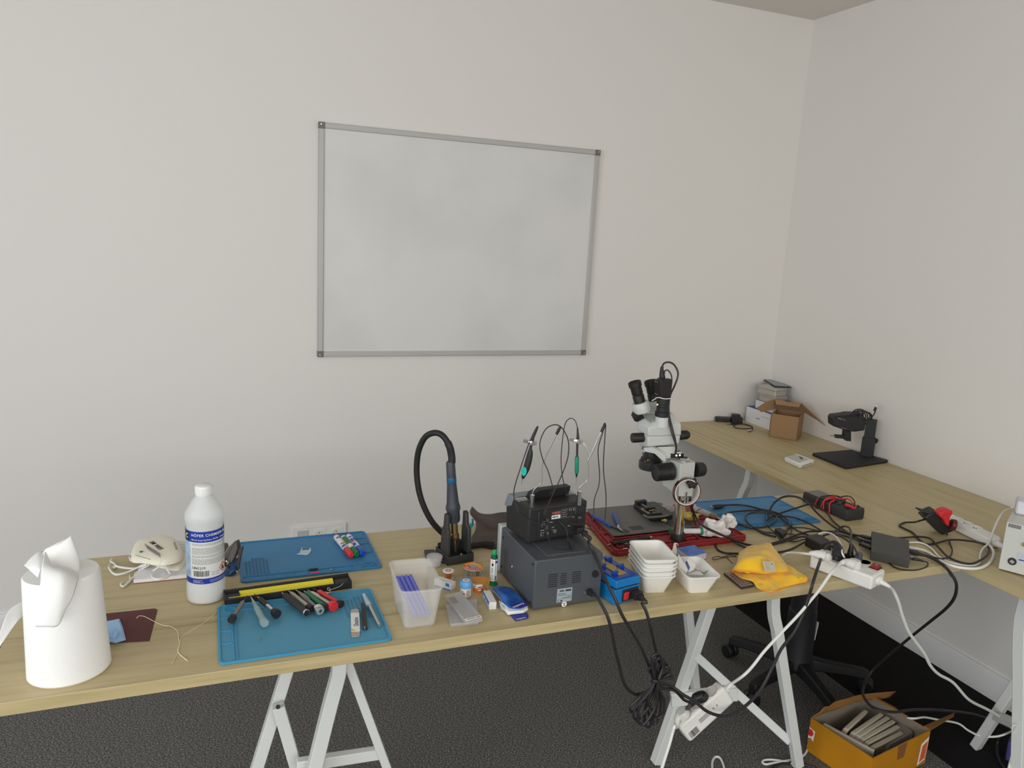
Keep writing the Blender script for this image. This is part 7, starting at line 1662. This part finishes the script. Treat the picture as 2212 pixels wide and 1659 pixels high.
K('thinner black cable dropping beside the microscope pole to the cloth', [MP + mp(575,900,.080), atv(1489,1050,MP+FW*.07), atv(1494,1090,MP+FW*.05), (1503,1116,.052), (1514,1131,.058), (1531,1142,.066), (1560,1155,.050), (1577,1164,.020), (1592,1174,.006), (1614,1184.5,.004), (1626,1188,.006)], .0026)
q = MB(CABLE).tube([atv(1489,1080,MP+FW*.055), at(1494,1104,ZT+.055), at(1499,1122,ZT+.040), at(1503,1134,ZT+.026)], .0026, n=8, spl=5); tag(q.obj('cable'), 'short black cable stub hanging behind the pole onto the grey grid', 'cable')
K('black cable looping from under the tissue around to the yellow cloth', [(1562,1153,.022),(1555,1160,.010),(1550,1167,.006),(1546,1177,.003),(1551,1188,.003),(1567,1194.5,.003),(1590,1195.5,.003),(1640,1197,.003),(1675,1193.5,.003),(1697,1190,.003),(1716,1183,.004),(1738,1171,.010)], .0027)
K('grey lead end rising at the right edge of the red tray', [(1577,1140,.030),(1579,1150,.022),(1578,1161,.018),(1584,1170,.004),(1600,1178,.003)], .0018)
K('thin black twisted wire lying left of the yellow cloth', [(1590,1202),(1575,1203),(1556,1206),(1543,1209),(1539,1206),(1548,1202),(1562,1203),(1576,1199),(1590,1201)], .0009, z=.0015, name='wire', cat='wire')
K('thin wire tail beside the yellow cloth pointing to the table front', [(1566,1203),(1573,1207),(1578,1213),(1583,1217)], .0008, z=.0012, name='wire', cat='wire')
# white cables on the table
K('white cord from the left plug of the power strip', [(1749,1197,HS+.012),(1735,1195.5,HS+.006),(1715,1194,.028),(1699,1195,.016),(1690,1200,.004)], .0034, WCABLE)
K('thin white cord arching over the power brick', [(1768,1154,.034),(1780,1150,.042),(1796,1153,.052),(1808,1162,.066),(1817,1178,.076),(1819,1194,.072),(1824,1204,.060)], .0024, WCABLE)
K('white cord looping up to the adapter on the grey supply unit', [(1948,1173,.004),(1962,1172,.004),(1989,1172.6,.004),(2011,1184,.004),(2031,1204.5,.004),(2060,1217,.004),(2098,1222,.004),(2115,1216,.004),(2117,1200,.004),(2122.5,1186,.010),(2136,1172.6,.020),(2143,1154,.040),(2153,1129,.072),(2166.5,1107,.110),(2186,1096.5,.150)], .0030, WCABLE)
K('thicker white cord curving round to the far power strip', [(1948,1184,.005),(1966,1183,.005),(2001,1191,.005),(2035,1213,.005),(2068,1225,.005),(2111,1228,.005),(2137,1216,.005),(2146,1197,.005),(2142,1184,.010),(2133,1175,.015)], .0042, WCABLE)
# black cords on the right table
K('black cord from the far adapter looping round by the white cords', [atv(2004,1127,AD) + FW*.02, atv(1990,1127.5,AD) + FW*.01, (1975,1128,.016),(1954,1129,.004),(1943,1135,.004),(1954,1142,.004),(1972,1151,.004),(1988,1168,.004),(2002,1175.5,.004),(2022,1173.5,.006),(2048,1166.7,.010),(2077,1166.7,.010),(2111,1171.5,.010),(2133,1179,.010),(2136,1191,.008),(2126,1204.5,.010),(2102,1217,.012),(2077,1215,.012),(2048,1203,.012),(2025,1180,.010),(2009,1163.5,.008),(1985,1159.5,.006),(1950,1161.5,.010),(1925,1162,.014)], .0031)
K('thin black cord dropping from the far adapter', [atv(2047,1152,AD) + FW*.01, atv(2049,1163,AD), (2053,1177,.008),(2057,1189,.010),(2052,1202,.018),(2034,1207,.010),(2010,1202,.010)], .0024)
K('short thin cord from the front of the converter box', [(1994,1212,.009),(2004,1216,.006),(2000,1225,.003),(1978,1231.5,.003),(1950,1230.5,.003),(1930,1224,.003),(1919,1214,.003)], .0020)
yF = -1.69
PB = lambda px, py, y=yF: aty(px, py, y)
K('thick black cable from the converter box dropping over the table edge to the floor', [(2002,1201,.010),(2022,1210,.008), at(2041,1224,ZT+.006), PB(2055,1240,-1.700), PB(2066,1262,-1.712), PB(2062,1290,-1.70), PB(2044,1314,-1.66), PB(2010,1342,-1.58), PB(1960,1382,-1.48), PB(1910,1425,-1.40), PB(1880,1455,-1.36), PB(1864,1490,-1.40), PB(1870,1512,-1.47), PB(1890,1530,-1.53), PB(1930,1538,-1.56), at(1975,1533,.16), at(2040,1535,.13), at(2110,1545,.08), at(2170,1568,.03), at(2215,1592,.01)], .0045)

# ---------------------------------------------------------------- trestles
def leg(t, a, b, w=.026, h=.026, up=(0, 1, 0), name='leg'): return MB(LEGWHITE).bar(a, b, w, h, up).obj(name, t, bev=.0025)
def curved(t, pts, w, h, side, name='leg'):
    P = spline([Vector(p) for p in pts], 6); s_ = Vector(side).normalized(); rings = []
    for i, p in enumerate(P):
        d_ = (P[min(i+1, len(P)-1)] - P[max(i-1, 0)]).normalized(); n_ = d_.cross(s_).normalized()
        rings.append([p + s_*w/2 + n_*h/2, p - s_*w/2 + n_*h/2, p - s_*w/2 - n_*h/2, p + s_*w/2 - n_*h/2])
    return MB(LEGWHITE).loft(rings).obj(name, t, bev=.002, ang=40)
ZB = ZT - TH
# right trestle of the front table
t = thing('table_trestle', 'white steel trestle under the right part of the front table', 'trestle', (1.08, -1.36, 0)); o = Vector((1.08, -1.36, 0))
def tl(v): return Vector(v) - o
Lf, Lt = Vector((.872, -1.345, .002)), Vector((1.052, -1.345, ZB - .024))
leg(t, tl(Lf), tl(Lt), .030, .030)
def ry(px, py, y): return aty(px, py, y) - o
curved(t, [ry(1672,1298,-1.5) + Vector((-.006, 0, ZB - .012 - ry(1672,1298,-1.5).z)), ry(1671,1292,-1.5), ry(1672,1330,-1.5), ry(1679,1365,-1.5), ry(1690,1440,-1.5), ry(1706,1540,-1.5), ry(1724,1655,-1.5)], .024, .030, (0, 1, 0))
leg(t, ry(1487,1322,-1.09) + (ry(1487,1322,-1.09) - ry(1505,1500,-1.09))*.93, ry(1505,1500,-1.09) - Vector((0,0,.012)), .028, .026)
leg(t, ry(1503,1416,-1.352), ry(1704,1600,-1.488), .026, .024, name='diagonal_brace')
leg(t, ry(1449,1510,-1.345), ry(1592,1497,-1.415), .022, .044, (0, 0, 1), name='crossbar')
MB(LEGWHITE).box((.02, .0, ZB - .012), (.16, .50, .022)).obj('top_bar', t, bev=.003)
q = MB(INK).cyl(ry(1443.5,1508,-1.362), ry(1443.5,1508,-1.356), .0055, n=16); q.obj('bolt', t)
# left trestle
t = thing('table_trestle', 'white steel trestle under the left part of the front table', 'trestle', (-.16, -1.36, 0)); o = Vector((-.16, -1.36, 0))
def line(px0, py0, px1, py1, y, z0, z1):
    a_, b_ = aty(px0, py0, y), aty(px1, py1, y); f_ = lambda z: a_ + (b_ - a_)*((z - a_.z)/(b_.z - a_.z)); return f_(z0) - o, f_(z1) - o
a_, b_ = line(617,1458,555,1659,-1.30,.002,ZB - .022); leg(t, a_, b_, .030, .026)
a_, b_ = line(603,1532,640,1659,-1.335,.002,.52); leg(t, a_, aty(601,1524,-1.335) - o, .030, .026)
q = MB(INK).cyl(aty(600.5,1527,-1.352) - o, aty(600.5,1527,-1.346) - o, .0055, n=16); q.obj('bolt', t)
a_, b_ = line(735,1437,682,1659,-1.42,.002,ZB - .02); p0 = aty(731,1437,-1.42) - o
curved(t, [Vector((p0.x + .004, p0.y, ZB - .012)), aty(732,1437,-1.42) - o, aty(728,1465,-1.42) - o, aty(716,1510,-1.42) - o, aty(702,1565,-1.42) - o, aty(679,1659,-1.42) - o, a_ + Vector((-.004, 0, 0))], .028, .034, (0, 1, 0))
a_, b_ = line(753,1436,836,1659,-1.40,.002,ZB - .022); leg(t, a_, b_, .022, .024)
leg(t, aty(640,1650,-1.385) - o + Vector((0,0,-.004)), aty(824,1625,-1.385) - o, .022, .030, (0, 0, 1), name='crossbar')
MB(LEGWHITE).box((.0, .0, ZB - .012), (.16, .50, .022)).obj('top_bar', t, bev=.003)
# trestles of the right table
t = thing('table_trestle', 'white trestle at the far end of the right table, near the back wall', 'trestle', (1.88, -.50, 0)); o = Vector((1.88, -.50, 0))
curved(t, [atx(1624,990,1.75) - o + Vector((0, 0, ZB - .008 - atx(1624,990,1.75).z)), atx(1622,1012,1.75) - o, atx(1615,1045,1.75) - o, atx(1604,1070,1.75) - o, Vector((1.74, -.46, .25)) - o, Vector((1.73, -.40, .002)) - o], .028, .030, (1, 0, 0))
leg(t, Vector((1.745, -.485, .33)) - o, Vector((1.77, -.50, .002)) - o)
MB(LEGWHITE).box((.09, -.08, ZB - .006), (.40, .06, .010)).obj('top_bar', t, bev=.002)
t = thing('table_trestle', 'white trestle at the near end of the right table, cut by the picture edge', 'trestle', (1.88, -1.76, 0)); o = Vector((1.88, -1.76, 0))
curved(t, [atx(2222,1292,1.75) - o + Vector((0, 0, ZB - .012 - atx(2222,1292,1.75).z)), atx(2217,1310,1.75) - o, atx(2209,1345,1.75) - o, atx(2206,1400,1.75) - o, atx(2206,1500,1.75) - o, atx(2202,1659,1.75) - o, atx(2199,1780,1.75) - o + Vector((0, 0, .002 - atx(2199,1780,1.75).z))], .030, .034, (1, 0, 0))
f4 = at(2107, 1613, .002); 
leg(t, f4 - o, atx(2200,1470,1.93) - o + (atx(2200,1470,1.93) - f4)*.6, .028, .028)
leg(t, atx(2150,1545,1.945) - o, atx(2230,1580,1.80) - o, .024, .030, (0, 0, 1), name='crossbar')
MB(LEGWHITE).box((.06, -.10, ZB - .012), (.40, .10, .022)).obj('top_bar', t, bev=.003)
leg(t, Vector((2.15, -1.82, ZB - .024)) - o, Vector((2.17, -1.62, .002)) - o); leg(t, Vector((2.15, -1.86, ZB - .024)) - o, Vector((2.17, -2.02, .002)) - o)

# ---------------------------------------------------------------- stool
SK = mat('stool_black', (.010, .010, .012, 1), .5)
H_ = Vector((1.612, -1.112, 0)); t = thing('swivel_stool', 'black five-star swivel stool base under the front table', 'stool', H_)
MB(SK).lathe([(0, .075), (.045, .075), (.060, .085), (.056, .12), (.052, .13), (.050, .30), (.046, .305), (.043, .52), (0, .52)], 36).obj('column', t)
MB(SK).lathe([(0, .52), (.10, .52), (.17, .535), (.18, .56), (.175, .585), (.12, .605), (0, .608)], 44).obj('seat', t)
MB(mat('stool_bracket', rgb(130, 118, 105), .5)).box((-.02, .02, .50), (.12, .10, .03)).obj('seat_bracket', t)
MB(WHITE).box((.052, -.02, .22), (.003, .012, .07), (0, .1, 0)).obj('label_tag', t)
for k, an in enumerate((117, 195, 258, 332, 45)):
    d_ = Vector((math.cos(R(an)), math.sin(R(an)), 0)); s_ = Vector((-d_.y, d_.x, 0)); rings = []
    for x, w, zb_, zt__ in ((.03, .062, .072, .120), (.10, .048, .070, .108), (.19, .042, .066, .098), (.242, .044, .060, .092), (.262, .036, .062, .086)):
        rings.append([d_*x + s_*w/2 + Z*zb_, d_*x - s_*w/2 + Z*zb_, d_*x - s_*w*.36 + Z*zt__, d_*x + s_*w*.36 + Z*zt__])
    MB(SK).loft(rings).obj('base_arm', t, bev=.005, ang=40)
    p = d_*.258; q = MB(SK); an2 = R(an + 70); ax_ = Vector((math.cos(an2), math.sin(an2), 0))
    for s2 in (-1, 1): q.lathe([(0, -.010), (.022, -.010), (.0265, -.006), (.0265, .006), (.022, .010), (0, .010)], 28, p + ax_*(.014*s2) + Z*.0268, ax_)
    q.cyl(p + Z*.030, p + Z*.068, .007, n=14); q.box(p + Z*.036, (.02, .02, .03)); q.obj('caster', t)

# ---------------------------------------------------------------- orange carton
ORC = mat('orange_printed_carton', rgb(158, 106, 14, 1.5), .5, vary=.18, vscale=6); KR = mat('torn_kraft', rgb(122, 86, 44, 1.4), .9, bump=.4, bscale=120); KRI = mat('carton_inside', rgb(112, 104, 92, 1.35), .9)
o = Vector((1.38, -1.44, 0)); t = thing('orange_carton', 'torn open orange cardboard carton on the carpet, filled with pale inserts', 'box', o)
hO = .120; cL, cF, cR, cK = Vector((0, 0, 0)), Vector((1.42, -1.656, 0)) - o, Vector((1.713, -1.606, 0)) - o, Vector((1.673, -1.39, 0)) - o
q = MB(ORC, KRI)
for a_, b_ in ((cL, cF), (cF, cR), (cR, cK), (cK, cL)):
    n_ = (b_ - a_).cross(Z).normalized(); n_ = n_ if n_.dot((cL + cR)/2 - a_) > 0 else -n_
    q.use(ORC).slab([a_ + Z*.001, b_ + Z*.001, b_ + Z*hO, a_ + Z*hO], n_*.003); q.use(KRI).slab([a_ + Z*.001 + n_*.003, b_ + Z*.001 + n_*.003, b_ + Z*(hO-.0005) + n_*.003, a_ + Z*(hO-.0005) + n_*.003], n_*.0012)
q.use(KRI).slab([cL + Z*.001, cF + Z*.001, cR + Z*.001, cK + Z*.001], Z*.003); q.obj('carton_walls', t)
def oc(px, py, p): return atv(px, py, o + p) - o
back = (cL + cK)/2
rows = [[cL + Z*hO, cL.lerp(cK, .25) + Z*hO, cL.lerp(cK, .5) + Z*hO, cL.lerp(cK, .75) + Z*hO, cK + Z*hO],
        [oc(1772,1536,cL.lerp(cK,.1)), oc(1800,1528,cL.lerp(cK,.3)), oc(1828,1522,cL.lerp(cK,.5)), oc(1860,1512,cL.lerp(cK,.75)), oc(1912,1508,cK*1.02)],
        [oc(1795,1524,cL.lerp(cK,.2)), oc(1806,1515,cL.lerp(cK,.35)), oc(1828,1509,cL.lerp(cK,.5)), oc(1862,1500,cL.lerp(cK,.75)), oc(1936,1493.5,cK*1.02)]]
sheet('torn_flap', rows, t, KR, k=5, thick=.003, rough=.010)
panel2 = MB(KR).slab([cR + Z*hO, cR.lerp(cK, .10) + Z*hO, oc(2062,1541,cR + Vector((.10,.05,0))), oc(2060,1548,cR + Vector((.10,.02,0)))], (0, 0, .003)); panel2.obj('side_flap', t)
MB(KR).slab([cK + Z*hO, cR.lerp(cK, .35) + Z*hO, oc(1975,1570,cR.lerp(cK,.35) + Vector((-.02,.0,0))), oc(1935,1530,cK + Vector((-.01,0,0)))], (.001, .002, .003)).obj('inner_flap', t)
q = MB(PAPER); nL = (cF - cL).cross(Z).normalized(); nL = nL if nL.x < 0 else -nL
q.slab([(cL.lerp(cF, f_) + nL*.0006 + Z*z_) for f_, z_ in ((.0, .088), (.10, .084), (.09, .046), (.05, .054), (0, .050))], nL*.0004); q.use(REDINK).slab([(cL.lerp(cF, f_) + nL*.0012 + Z*z_) for f_, z_ in ((.0, .084), (.06, .083), (.085, .072), (.05, .060), (0, .060))], nL*.0004); q.obj('printed_emblem', t)
nF = (cR - cF).cross(Z).normalized(); nF = nF if nF.y < 0 else -nF
q = MB(mat('brown_tape', rgb(120, 80, 45), .35)).slab([(cF.lerp(cR, f_) + nF*.0006 + Z*z_) for f_, z_ in ((.42, .119), (.58, .119), (.55, .070), (.44, .072))], nF*.0004); q.obj('packing_tape', t)
q = MB(PAPER).slab([(cF.lerp(cR, f_) + nF*.0006 + Z*z_) for f_, z_ in ((.86, .085), (.99, .100), (.97, .02), (.84, .01))], nF*.0004); q.use(mat('orange_red_print', rgb(190,90,50), .5)).slab([(cF.lerp(cR, f_) + nF*.0011 + Z*z_) for f_, z_ in ((.885, .076), (.975, .087), (.96, .026), (.865, .018))], nF*.0004); q.obj('printed_emblem', t)
INS = mat('pale_card_insert', rgb(162, 154, 138, 1.4), .75)
u_ = (cR - cF).normalized(); v_ = (cK - cR).normalized(); cen_ = (cL + cF + cR + cK)/4 + o
lab_ = ['nearest the torn back flap', 'second from the torn back flap', 'third from the torn back flap', 'fourth from the torn back flap', 'fifth from the torn back flap', 'last of the row, by the right wall']
for k, (px0, py0, px1, py1) in enumerate(((1822,1572,1866,1531),(1838,1580,1900,1538),(1848,1586,1914,1545),(1858,1592,1926,1553),(1868,1600,1936,1564),(1880,1610,1944,1578))):
    zk = .108 - .002*k; a_, b_ = at(px0, py0, zk), at(px1, py1, zk); d_ = flat(b_ - a_); n_ = Vector((d_.y, -d_.x, 0)); tl_ = Vector((-n_.x*.030, -n_.y*.030, -.085))
    ti = thing('card_insert', 'pale card insert leaning in the orange carton, %s' % lab_[k], 'insert', a_, group='pale inserts in the orange carton')
    L_ = (b_ - a_).length
    q = MB(INS); q.slab([Vector(), d_*L_, d_*L_ + tl_, tl_], n_*.0165); q.obj('insert_body', ti, bev=.004)
a_, b_ = at(1778,1563,.110), at(1887,1622,.112)
q = MB(INS).slab([a_, b_, b_ + Vector((.003, .002, -.09)), a_ + Vector((.003, .002, -.09))], flat(Vector((-(b_-a_).y, (b_-a_).x, 0)))*.010); tag(q.obj('card_insert', bev=.002), 'long pale card strip standing along the front wall of the orange carton', 'insert')
q = MB(mat('grey_film_wrap', rgb(125, 118, 112, 1.3), .3)).slab([at(1920,1607,.085), at(1975,1580,.095), at(1945,1556,.090), at(1890,1600,.080)], (0, 0, -.05)); tag(q.obj('wrapped_packet', bev=.006), 'film-wrapped packet between the inserts and the right wall of the orange carton', 'packet')

# ---------------------------------------------------------------- hanging extension block
yB = -1.70
def hb(px, py, y=yB): return aty(px, py, y)
c_ = hb(1520, 1536, -1.665); t = thing('extension_block', 'white extension block hanging below the table with a barcode label', 'extension block', c_)
ax_ = (hb(1567,1493) - hb(1476,1576)); LB_ = ax_.length; ax_.normalize()
nf = Vector((-.22, -.86, .02)); nf = (nf - ax_*nf.dot(ax_)).normalized(); sd = ax_.cross(nf).normalized()
M3 = Matrix((ax_, sd, nf)).transposed()
q = MB(PSW); q.M = M3.to_4x4(); q.box((0, 0, 0), (LB_ + .012, .058, .040)); q.obj('housing', t, bev=.008, seg=3)
up_s = sd if sd.z > 0 else -sd
sgn = 1 if sd.z > 0 else -1
q = MB(mat('socket_shade', (.60, .59, .54, 1), .5)); 
for k in (-.045, 0, .045): q.lathe([(0, 0), (.0165, 0), (.0170, .0012), (.0190, .0012), (.0190, -.001)], 30, ax_*k + up_s*.0288, up_s)
q.obj('socket_wells', t)
f0 = nf*.0203
q = MB(INK); rnd = random.Random(2); x = -LB_/2 + .004
while x < -LB_/2 + .032:
    w_ = rnd.choice((.0008, .0014, .002)); q.slab([f0 + ax_*x - sd*.002*sgn, f0 + ax_*(x + w_) - sd*.002*sgn, f0 + ax_*(x + w_) + sd*-.020*sgn, f0 + ax_*x + sd*-.020*sgn], nf*.0003); x += w_ + rnd.choice((.0008, .0014))
q.obj('barcode', t)
q = MB(GREYINK)
for k in range(6): q.slab([f0 + ax_*(-LB_/2 + .045) + sd*sgn*(.006 - k*.0022), f0 + ax_*(-LB_/2 + .080) + sd*sgn*(.006 - k*.0022), f0 + ax_*(-LB_/2 + .080) + sd*sgn*(.0070 - k*.0022), f0 + ax_*(-LB_/2 + .045) + sd*sgn*(.0070 - k*.0022)], nf*.0003)
for z0 in (.040, .052): q.slab([f0 + ax_*(LB_/2 - z0) - sd*sgn*.001, f0 + ax_*(LB_/2 - z0 + .003) - sd*sgn*.001, f0 + ax_*(LB_/2 - z0 + .003) + sd*sgn*.005, f0 + ax_*(LB_/2 - z0) + sd*sgn*.005], nf*.0003)
q.obj('printed_text', t)
q = MB(PSW).lathe([(0, 0), (.012, 0), (.011, .008), (.0065, .010), (.0050, .028), (0, .028)], 22, ax_*(LB_/2 + .004) + up_s*.004, ax_); q.obj('cord_grip', t)
pw = c_ + ax_*-.048 + up_s*.029
t2 = thing('mains_plug', 'white round mains plug at the lower end of the hanging block', 'plug', pw)
q = MB(PLW).lathe([(0, 0), (.0175, 0), (.0175, .014), (.0150, .018), (0, .019)], 30, a=up_s); q.tube([up_s*.010 - ax_*.010, up_s*.010 - ax_*.022 + nf*.006, up_s*.006 - ax_*.030 + nf*.012 - Z*.01], [.010, .008, .0055], n=14); q.obj('plug_body', t2)
pk = c_ + ax_*.018 + up_s*.029
t3 = thing('mains_plug', 'black mains plug in the upper half of the hanging block', 'plug', pk)
q = MB(BLACK).lathe([(0, 0), (.0165, 0), (.0165, .006), (.014, .014), (0, .022)], 26, a=up_s); q.tube([up_s*.010, up_s*.016 - ax_*.014, up_s*.012 - ax_*.030, up_s*.010 - ax_*.038], [.013, .0125, .0085, .0050], n=16); q.obj('plug_body', t3)
# cords hanging in front of the table
yc_ = -1.70
def V(pts, y0=yc_, y1=None):
    n_ = len(pts); return [p if isinstance(p, Vector) else aty(p[0], p[1], (y0 + ((y1 if y1 is not None else y0) - y0)*i/(n_-1)) if len(p) < 3 else p[2]) for i, p in enumerate(pts)]
WA = aty(1418, 1472, -1.715)
gl_ = SC + Matrix.Rotation(R(1.0), 3, 'Z') @ Vector((.060, -.1235, .030))
tag(cable('mains_cable', 'x', V([gl_, (1284,1284,-1.655), (1296,1300,-1.676), (1312,1331,-1.694), (1322,1366), (1329,1403), (1337,1435), (1346.6,1472), (1359,1491.6), (1376,1500), (1396,1494), (1408,1484), (1418,1476)], -1.70), .0040, CABLE), 'leftmost black power cord hanging from the grey station to the tied coil', 'power cord')
pl_ = rear(.074, yr-.036, .007)
tag(cable('mains_cable', 'x', V([pl_, (1272,1172,-1.585), (1281,1190,-1.60), (1292,1214,-1.625), (1304,1243,-1.650), (1314,1264,-1.672), (1329,1294,-1.690), (1344,1329,-1.70), (1366,1366), (1383.5,1395.5), (1396,1425), (1406,1447), (1414,1466)], -1.70), .0040, CABLE), 'black power cord running from the soldering station over the table edge', 'power cord')
ph_ = HP + Matrix.Rotation(hz_, 3, 'Z') @ Vector((wH*.62 + .020, -.040, .011))
tag(cable('mains_cable', 'x', V([ph_, (1387,1303,-1.690), (1396,1321.5,-1.702), (1405.7,1356,-1.708), (1413,1388), (1420.5,1417.6), (1428,1447), (1422,1468)], -1.70), .0038, CABLE), 'black power cord hanging from the blue hot plate to the tied coil', 'power cord')
q = MB(CABLE); rnd = random.Random(4)
loops = [((1364,1536),(1436,1428)),((1372,1552),(1444,1440)),((1382,1562),(1424,1412)),((1396,1568),(1412,1440)),((1408,1560),(1430,1420)),((1416,1548),(1448,1456))]
for k, (lo, hi) in enumerate(loops):
    y_ = -1.715 - .006*(k % 3); w_ = 11 + 3*(k % 3)
    P = [aty(1418 - 5, 1478, y_), aty((1418 + lo[0])/2 - w_, (1478 + lo[1])/2, y_), aty(lo[0] - 4, lo[1] - 8, y_), aty(lo[0] + 4, lo[1] + 3, y_), aty(lo[0] + w_, lo[1] - 6, y_ - .004), aty((1420 + lo[0])/2 + w_, (1478 + lo[1])/2, y_ - .004), aty(1421, 1476, y_ - .004),
         aty((1422 + hi[0])/2 + w_*.5, (1474 + hi[1])/2, y_), aty(hi[0] + 4, hi[1] + 8, y_), aty(hi[0] - 3, hi[1], y_), aty(hi[0] - w_*.9, hi[1] + 8, y_ + .003), aty((1416 + hi[0])/2 - w_*.6, (1474 + hi[1])/2, y_ + .003)]
    q.tube(P, .0036, n=8, spl=5, closed=True)
q.use(SOFTBLACK).tube([aty(1410,1470,-1.728), aty(1418,1472,-1.736), aty(1427,1474,-1.728), aty(1427,1476,-1.708), aty(1410,1472,-1.708)], .004, n=8, spl=4, closed=True)
tag(q.obj('cable_coil'), 'tied bundle of black power cord loops hanging before the table', 'power cord')
tag(cable('mains_cable', 'x', V([(1420,1474), (1433,1477), (1452.6,1484), (1477,1501.5,-1.715), (1502,1516,-1.722), (1526.5,1536,-1.725), (1556,1546,-1.725), (1583,1541,-1.725), (1615,1521,-1.72), (1645,1487,-1.715), (1669.6,1440,-1.71), (1687,1403), (1714,1368), (1731,1336), (1746,1294), (1756,1259,-1.70), (1766,1228,-1.675), at(1776,1199,ZT+.046), at(1784,1183,ZT+.066), at(1793,1176.5,ZT+.076)], -1.70), .0042, CABLE), 'long black cord from the hanging coil up to the power strip', 'power cord')
tag(cable('mains_cable', 'x', V([(1419,1478), (1433,1487), (1457.5,1491.6), (1477,1511), (1490,1519), pk + up_s*.010 - ax_*.052 + Vector((0, 0, -.002)), pk + up_s*.010 - ax_*.037], -1.70), .0040, CABLE), 'black cord from the hanging coil to the black plug of the extension block', 'power cord')
tag(cable('mains_cable', 'x', V([at(1817,1216.5,ZT+HS+.010), at(1811,1221.5,ZT+.040), (1800,1232,-1.685), (1789,1246.6,-1.695), (1768.6,1275.7), (1751,1297), (1724,1329), (1684,1371), (1650,1408), (1625,1440), (1605.5,1459.6), c_ + ax_*(LB_/2 + .030) + up_s*.004], -1.70), .0040, WCABLE), 'white cord falling from the power strip to the top of the hanging block', 'power cord')
tag(cable('mains_cable', 'x', V([pw + up_s*.006 - ax_*.030 + nf*.012 - Z*.01, (1458,1566,-1.72), (1452,1585,-1.725), (1445,1610,-1.73), (1434,1645,-1.735), (1424,1680,-1.74), (1414,1730,-1.74), (1408,1790,-1.74)], -1.72), .0042, WCABLE), 'white cord dropping straight from the lower end of the hanging block', 'power cord')
e_ = S0 + Matrix.Rotation(math.atan2(uS.y, uS.x), 3, 'Z') @ Vector((LS + .028, WS*.5 - .003, HS*.5 - .0045))
tag(cable('mains_cable', 'x', V([e_, (1929,1276,-1.735), (1940,1299,-1.73), (1948,1327,-1.72), (1960.6,1361,-1.71), (1976,1384,-1.70), (1997,1412.6,-1.69), (2010,1438,-1.68), (2028,1456.5,-1.67), (2059,1474.6,-1.665), (2092.5,1511,-1.66), (2131,1531.5,-1.665), (2162,1549,-1.69), (2180,1566,-1.75), (2191,1580,-1.80), (2199,1606,-1.83), (2206,1650,-1.85), (2206,1700,-1.87)], -1.7), .0045, WCABLE), 'white cord sweeping from the power strip down to the right trestle', 'power cord')
tag(cable('mains_cable', 'x', [Vector((1.70, -1.50, .10))] + [at(x, y, z) for x, y, z in ((1973,1552,.125), (1997,1549.6,.11), (2028,1555,.09), (2069,1562.6,.07), (2092,1578,.06), (2118,1589.7,.06), (2152,1591,.07), (2178,1583,.10))] + [aty(2200,1572,-1.81), aty(2207,1580,-1.83), aty(2196,1600,-1.83), aty(2184,1640,-1.84), aty(2172,1690,-1.86)], .0034, WCABLE), 'thin white cord from behind the orange carton to the right trestle', 'power cord')
tag(cable('mains_cable', 'x', [at(2160,1588,.06), at(2155,1604,.03), at(2154,1625,.012), at(2160,1645,.006), at(2170,1662,.006), at(2176,1690,.006)], .0040, CABLE), 'black cord end curling onto the floor before the right trestle', 'power cord')
q = MB(WHITE).tube([aty(2186,1572,-1.84), aty(2193,1566,-1.845), aty(2201,1574,-1.845), aty(2198,1584,-1.84), aty(2190,1584,-1.84)], .0016, n=8, spl=4, closed=True); tag(q.obj('cable_tie'), 'white tie holding the cords on the right trestle leg', 'cable tie')
tag(cable('mains_cable', 'x', [at(x, y, .004) for x, y in ((1540,1700), (1538.6,1659), (1539,1646), (1543,1637), (1549,1634.5), (1556,1638), (1561,1648), (1565,1662), (1572,1700))], .0036, WCABLE), 'small white cord loop on the carpet at the lower picture edge', 'power cord')
tag(cable('mains_cable', 'x', [at(x, y, .004) for x, y in ((1745,1617), (1738,1630), (1722,1640), (1700,1643), (1672,1648), (1655,1651), (1647,1647), (1650,1642.5), (1664,1641), (1684,1643), (1706,1648), (1730,1660), (1750,1690))], .0034, WCABLE), 'flat white cord loop on the carpet beside the orange carton', 'power cord')
tag(cable('mains_cable', 'x', [at(x, y, .004) for x, y in ((1655,1690), (1664,1662), (1680,1652), (1704,1648.5), (1730,1651), (1752,1656), (1775,1668), (1800,1700))], .0036, CABLE), 'black cord curving on the carpet in front of the orange carton', 'power cord')
bl = at(2190, 1655, .0); q = MB(mat('dark_blue_bag', rgb(60, 55, 110), .5)).box((0.03, .02, .035), (.05, .05, .07), (0, 0, .5)); tag(q.obj('blue_packet', loc=bl, bev=.006), 'dark blue packet on the floor behind the right trestle leg', 'packet')
q = MB(mat('teal_sticker', rgb(40, 120, 140), .4)).slab([aty(2049,1239,-1.6690), aty(2055,1241,-1.6690), aty(2058,1247,-1.6690), aty(2052,1246,-1.6690)], (0, .0008, 0)); tag(q.obj('sticker'), 'tiny teal sticker under the table corner by the hanging black cable', 'sticker')
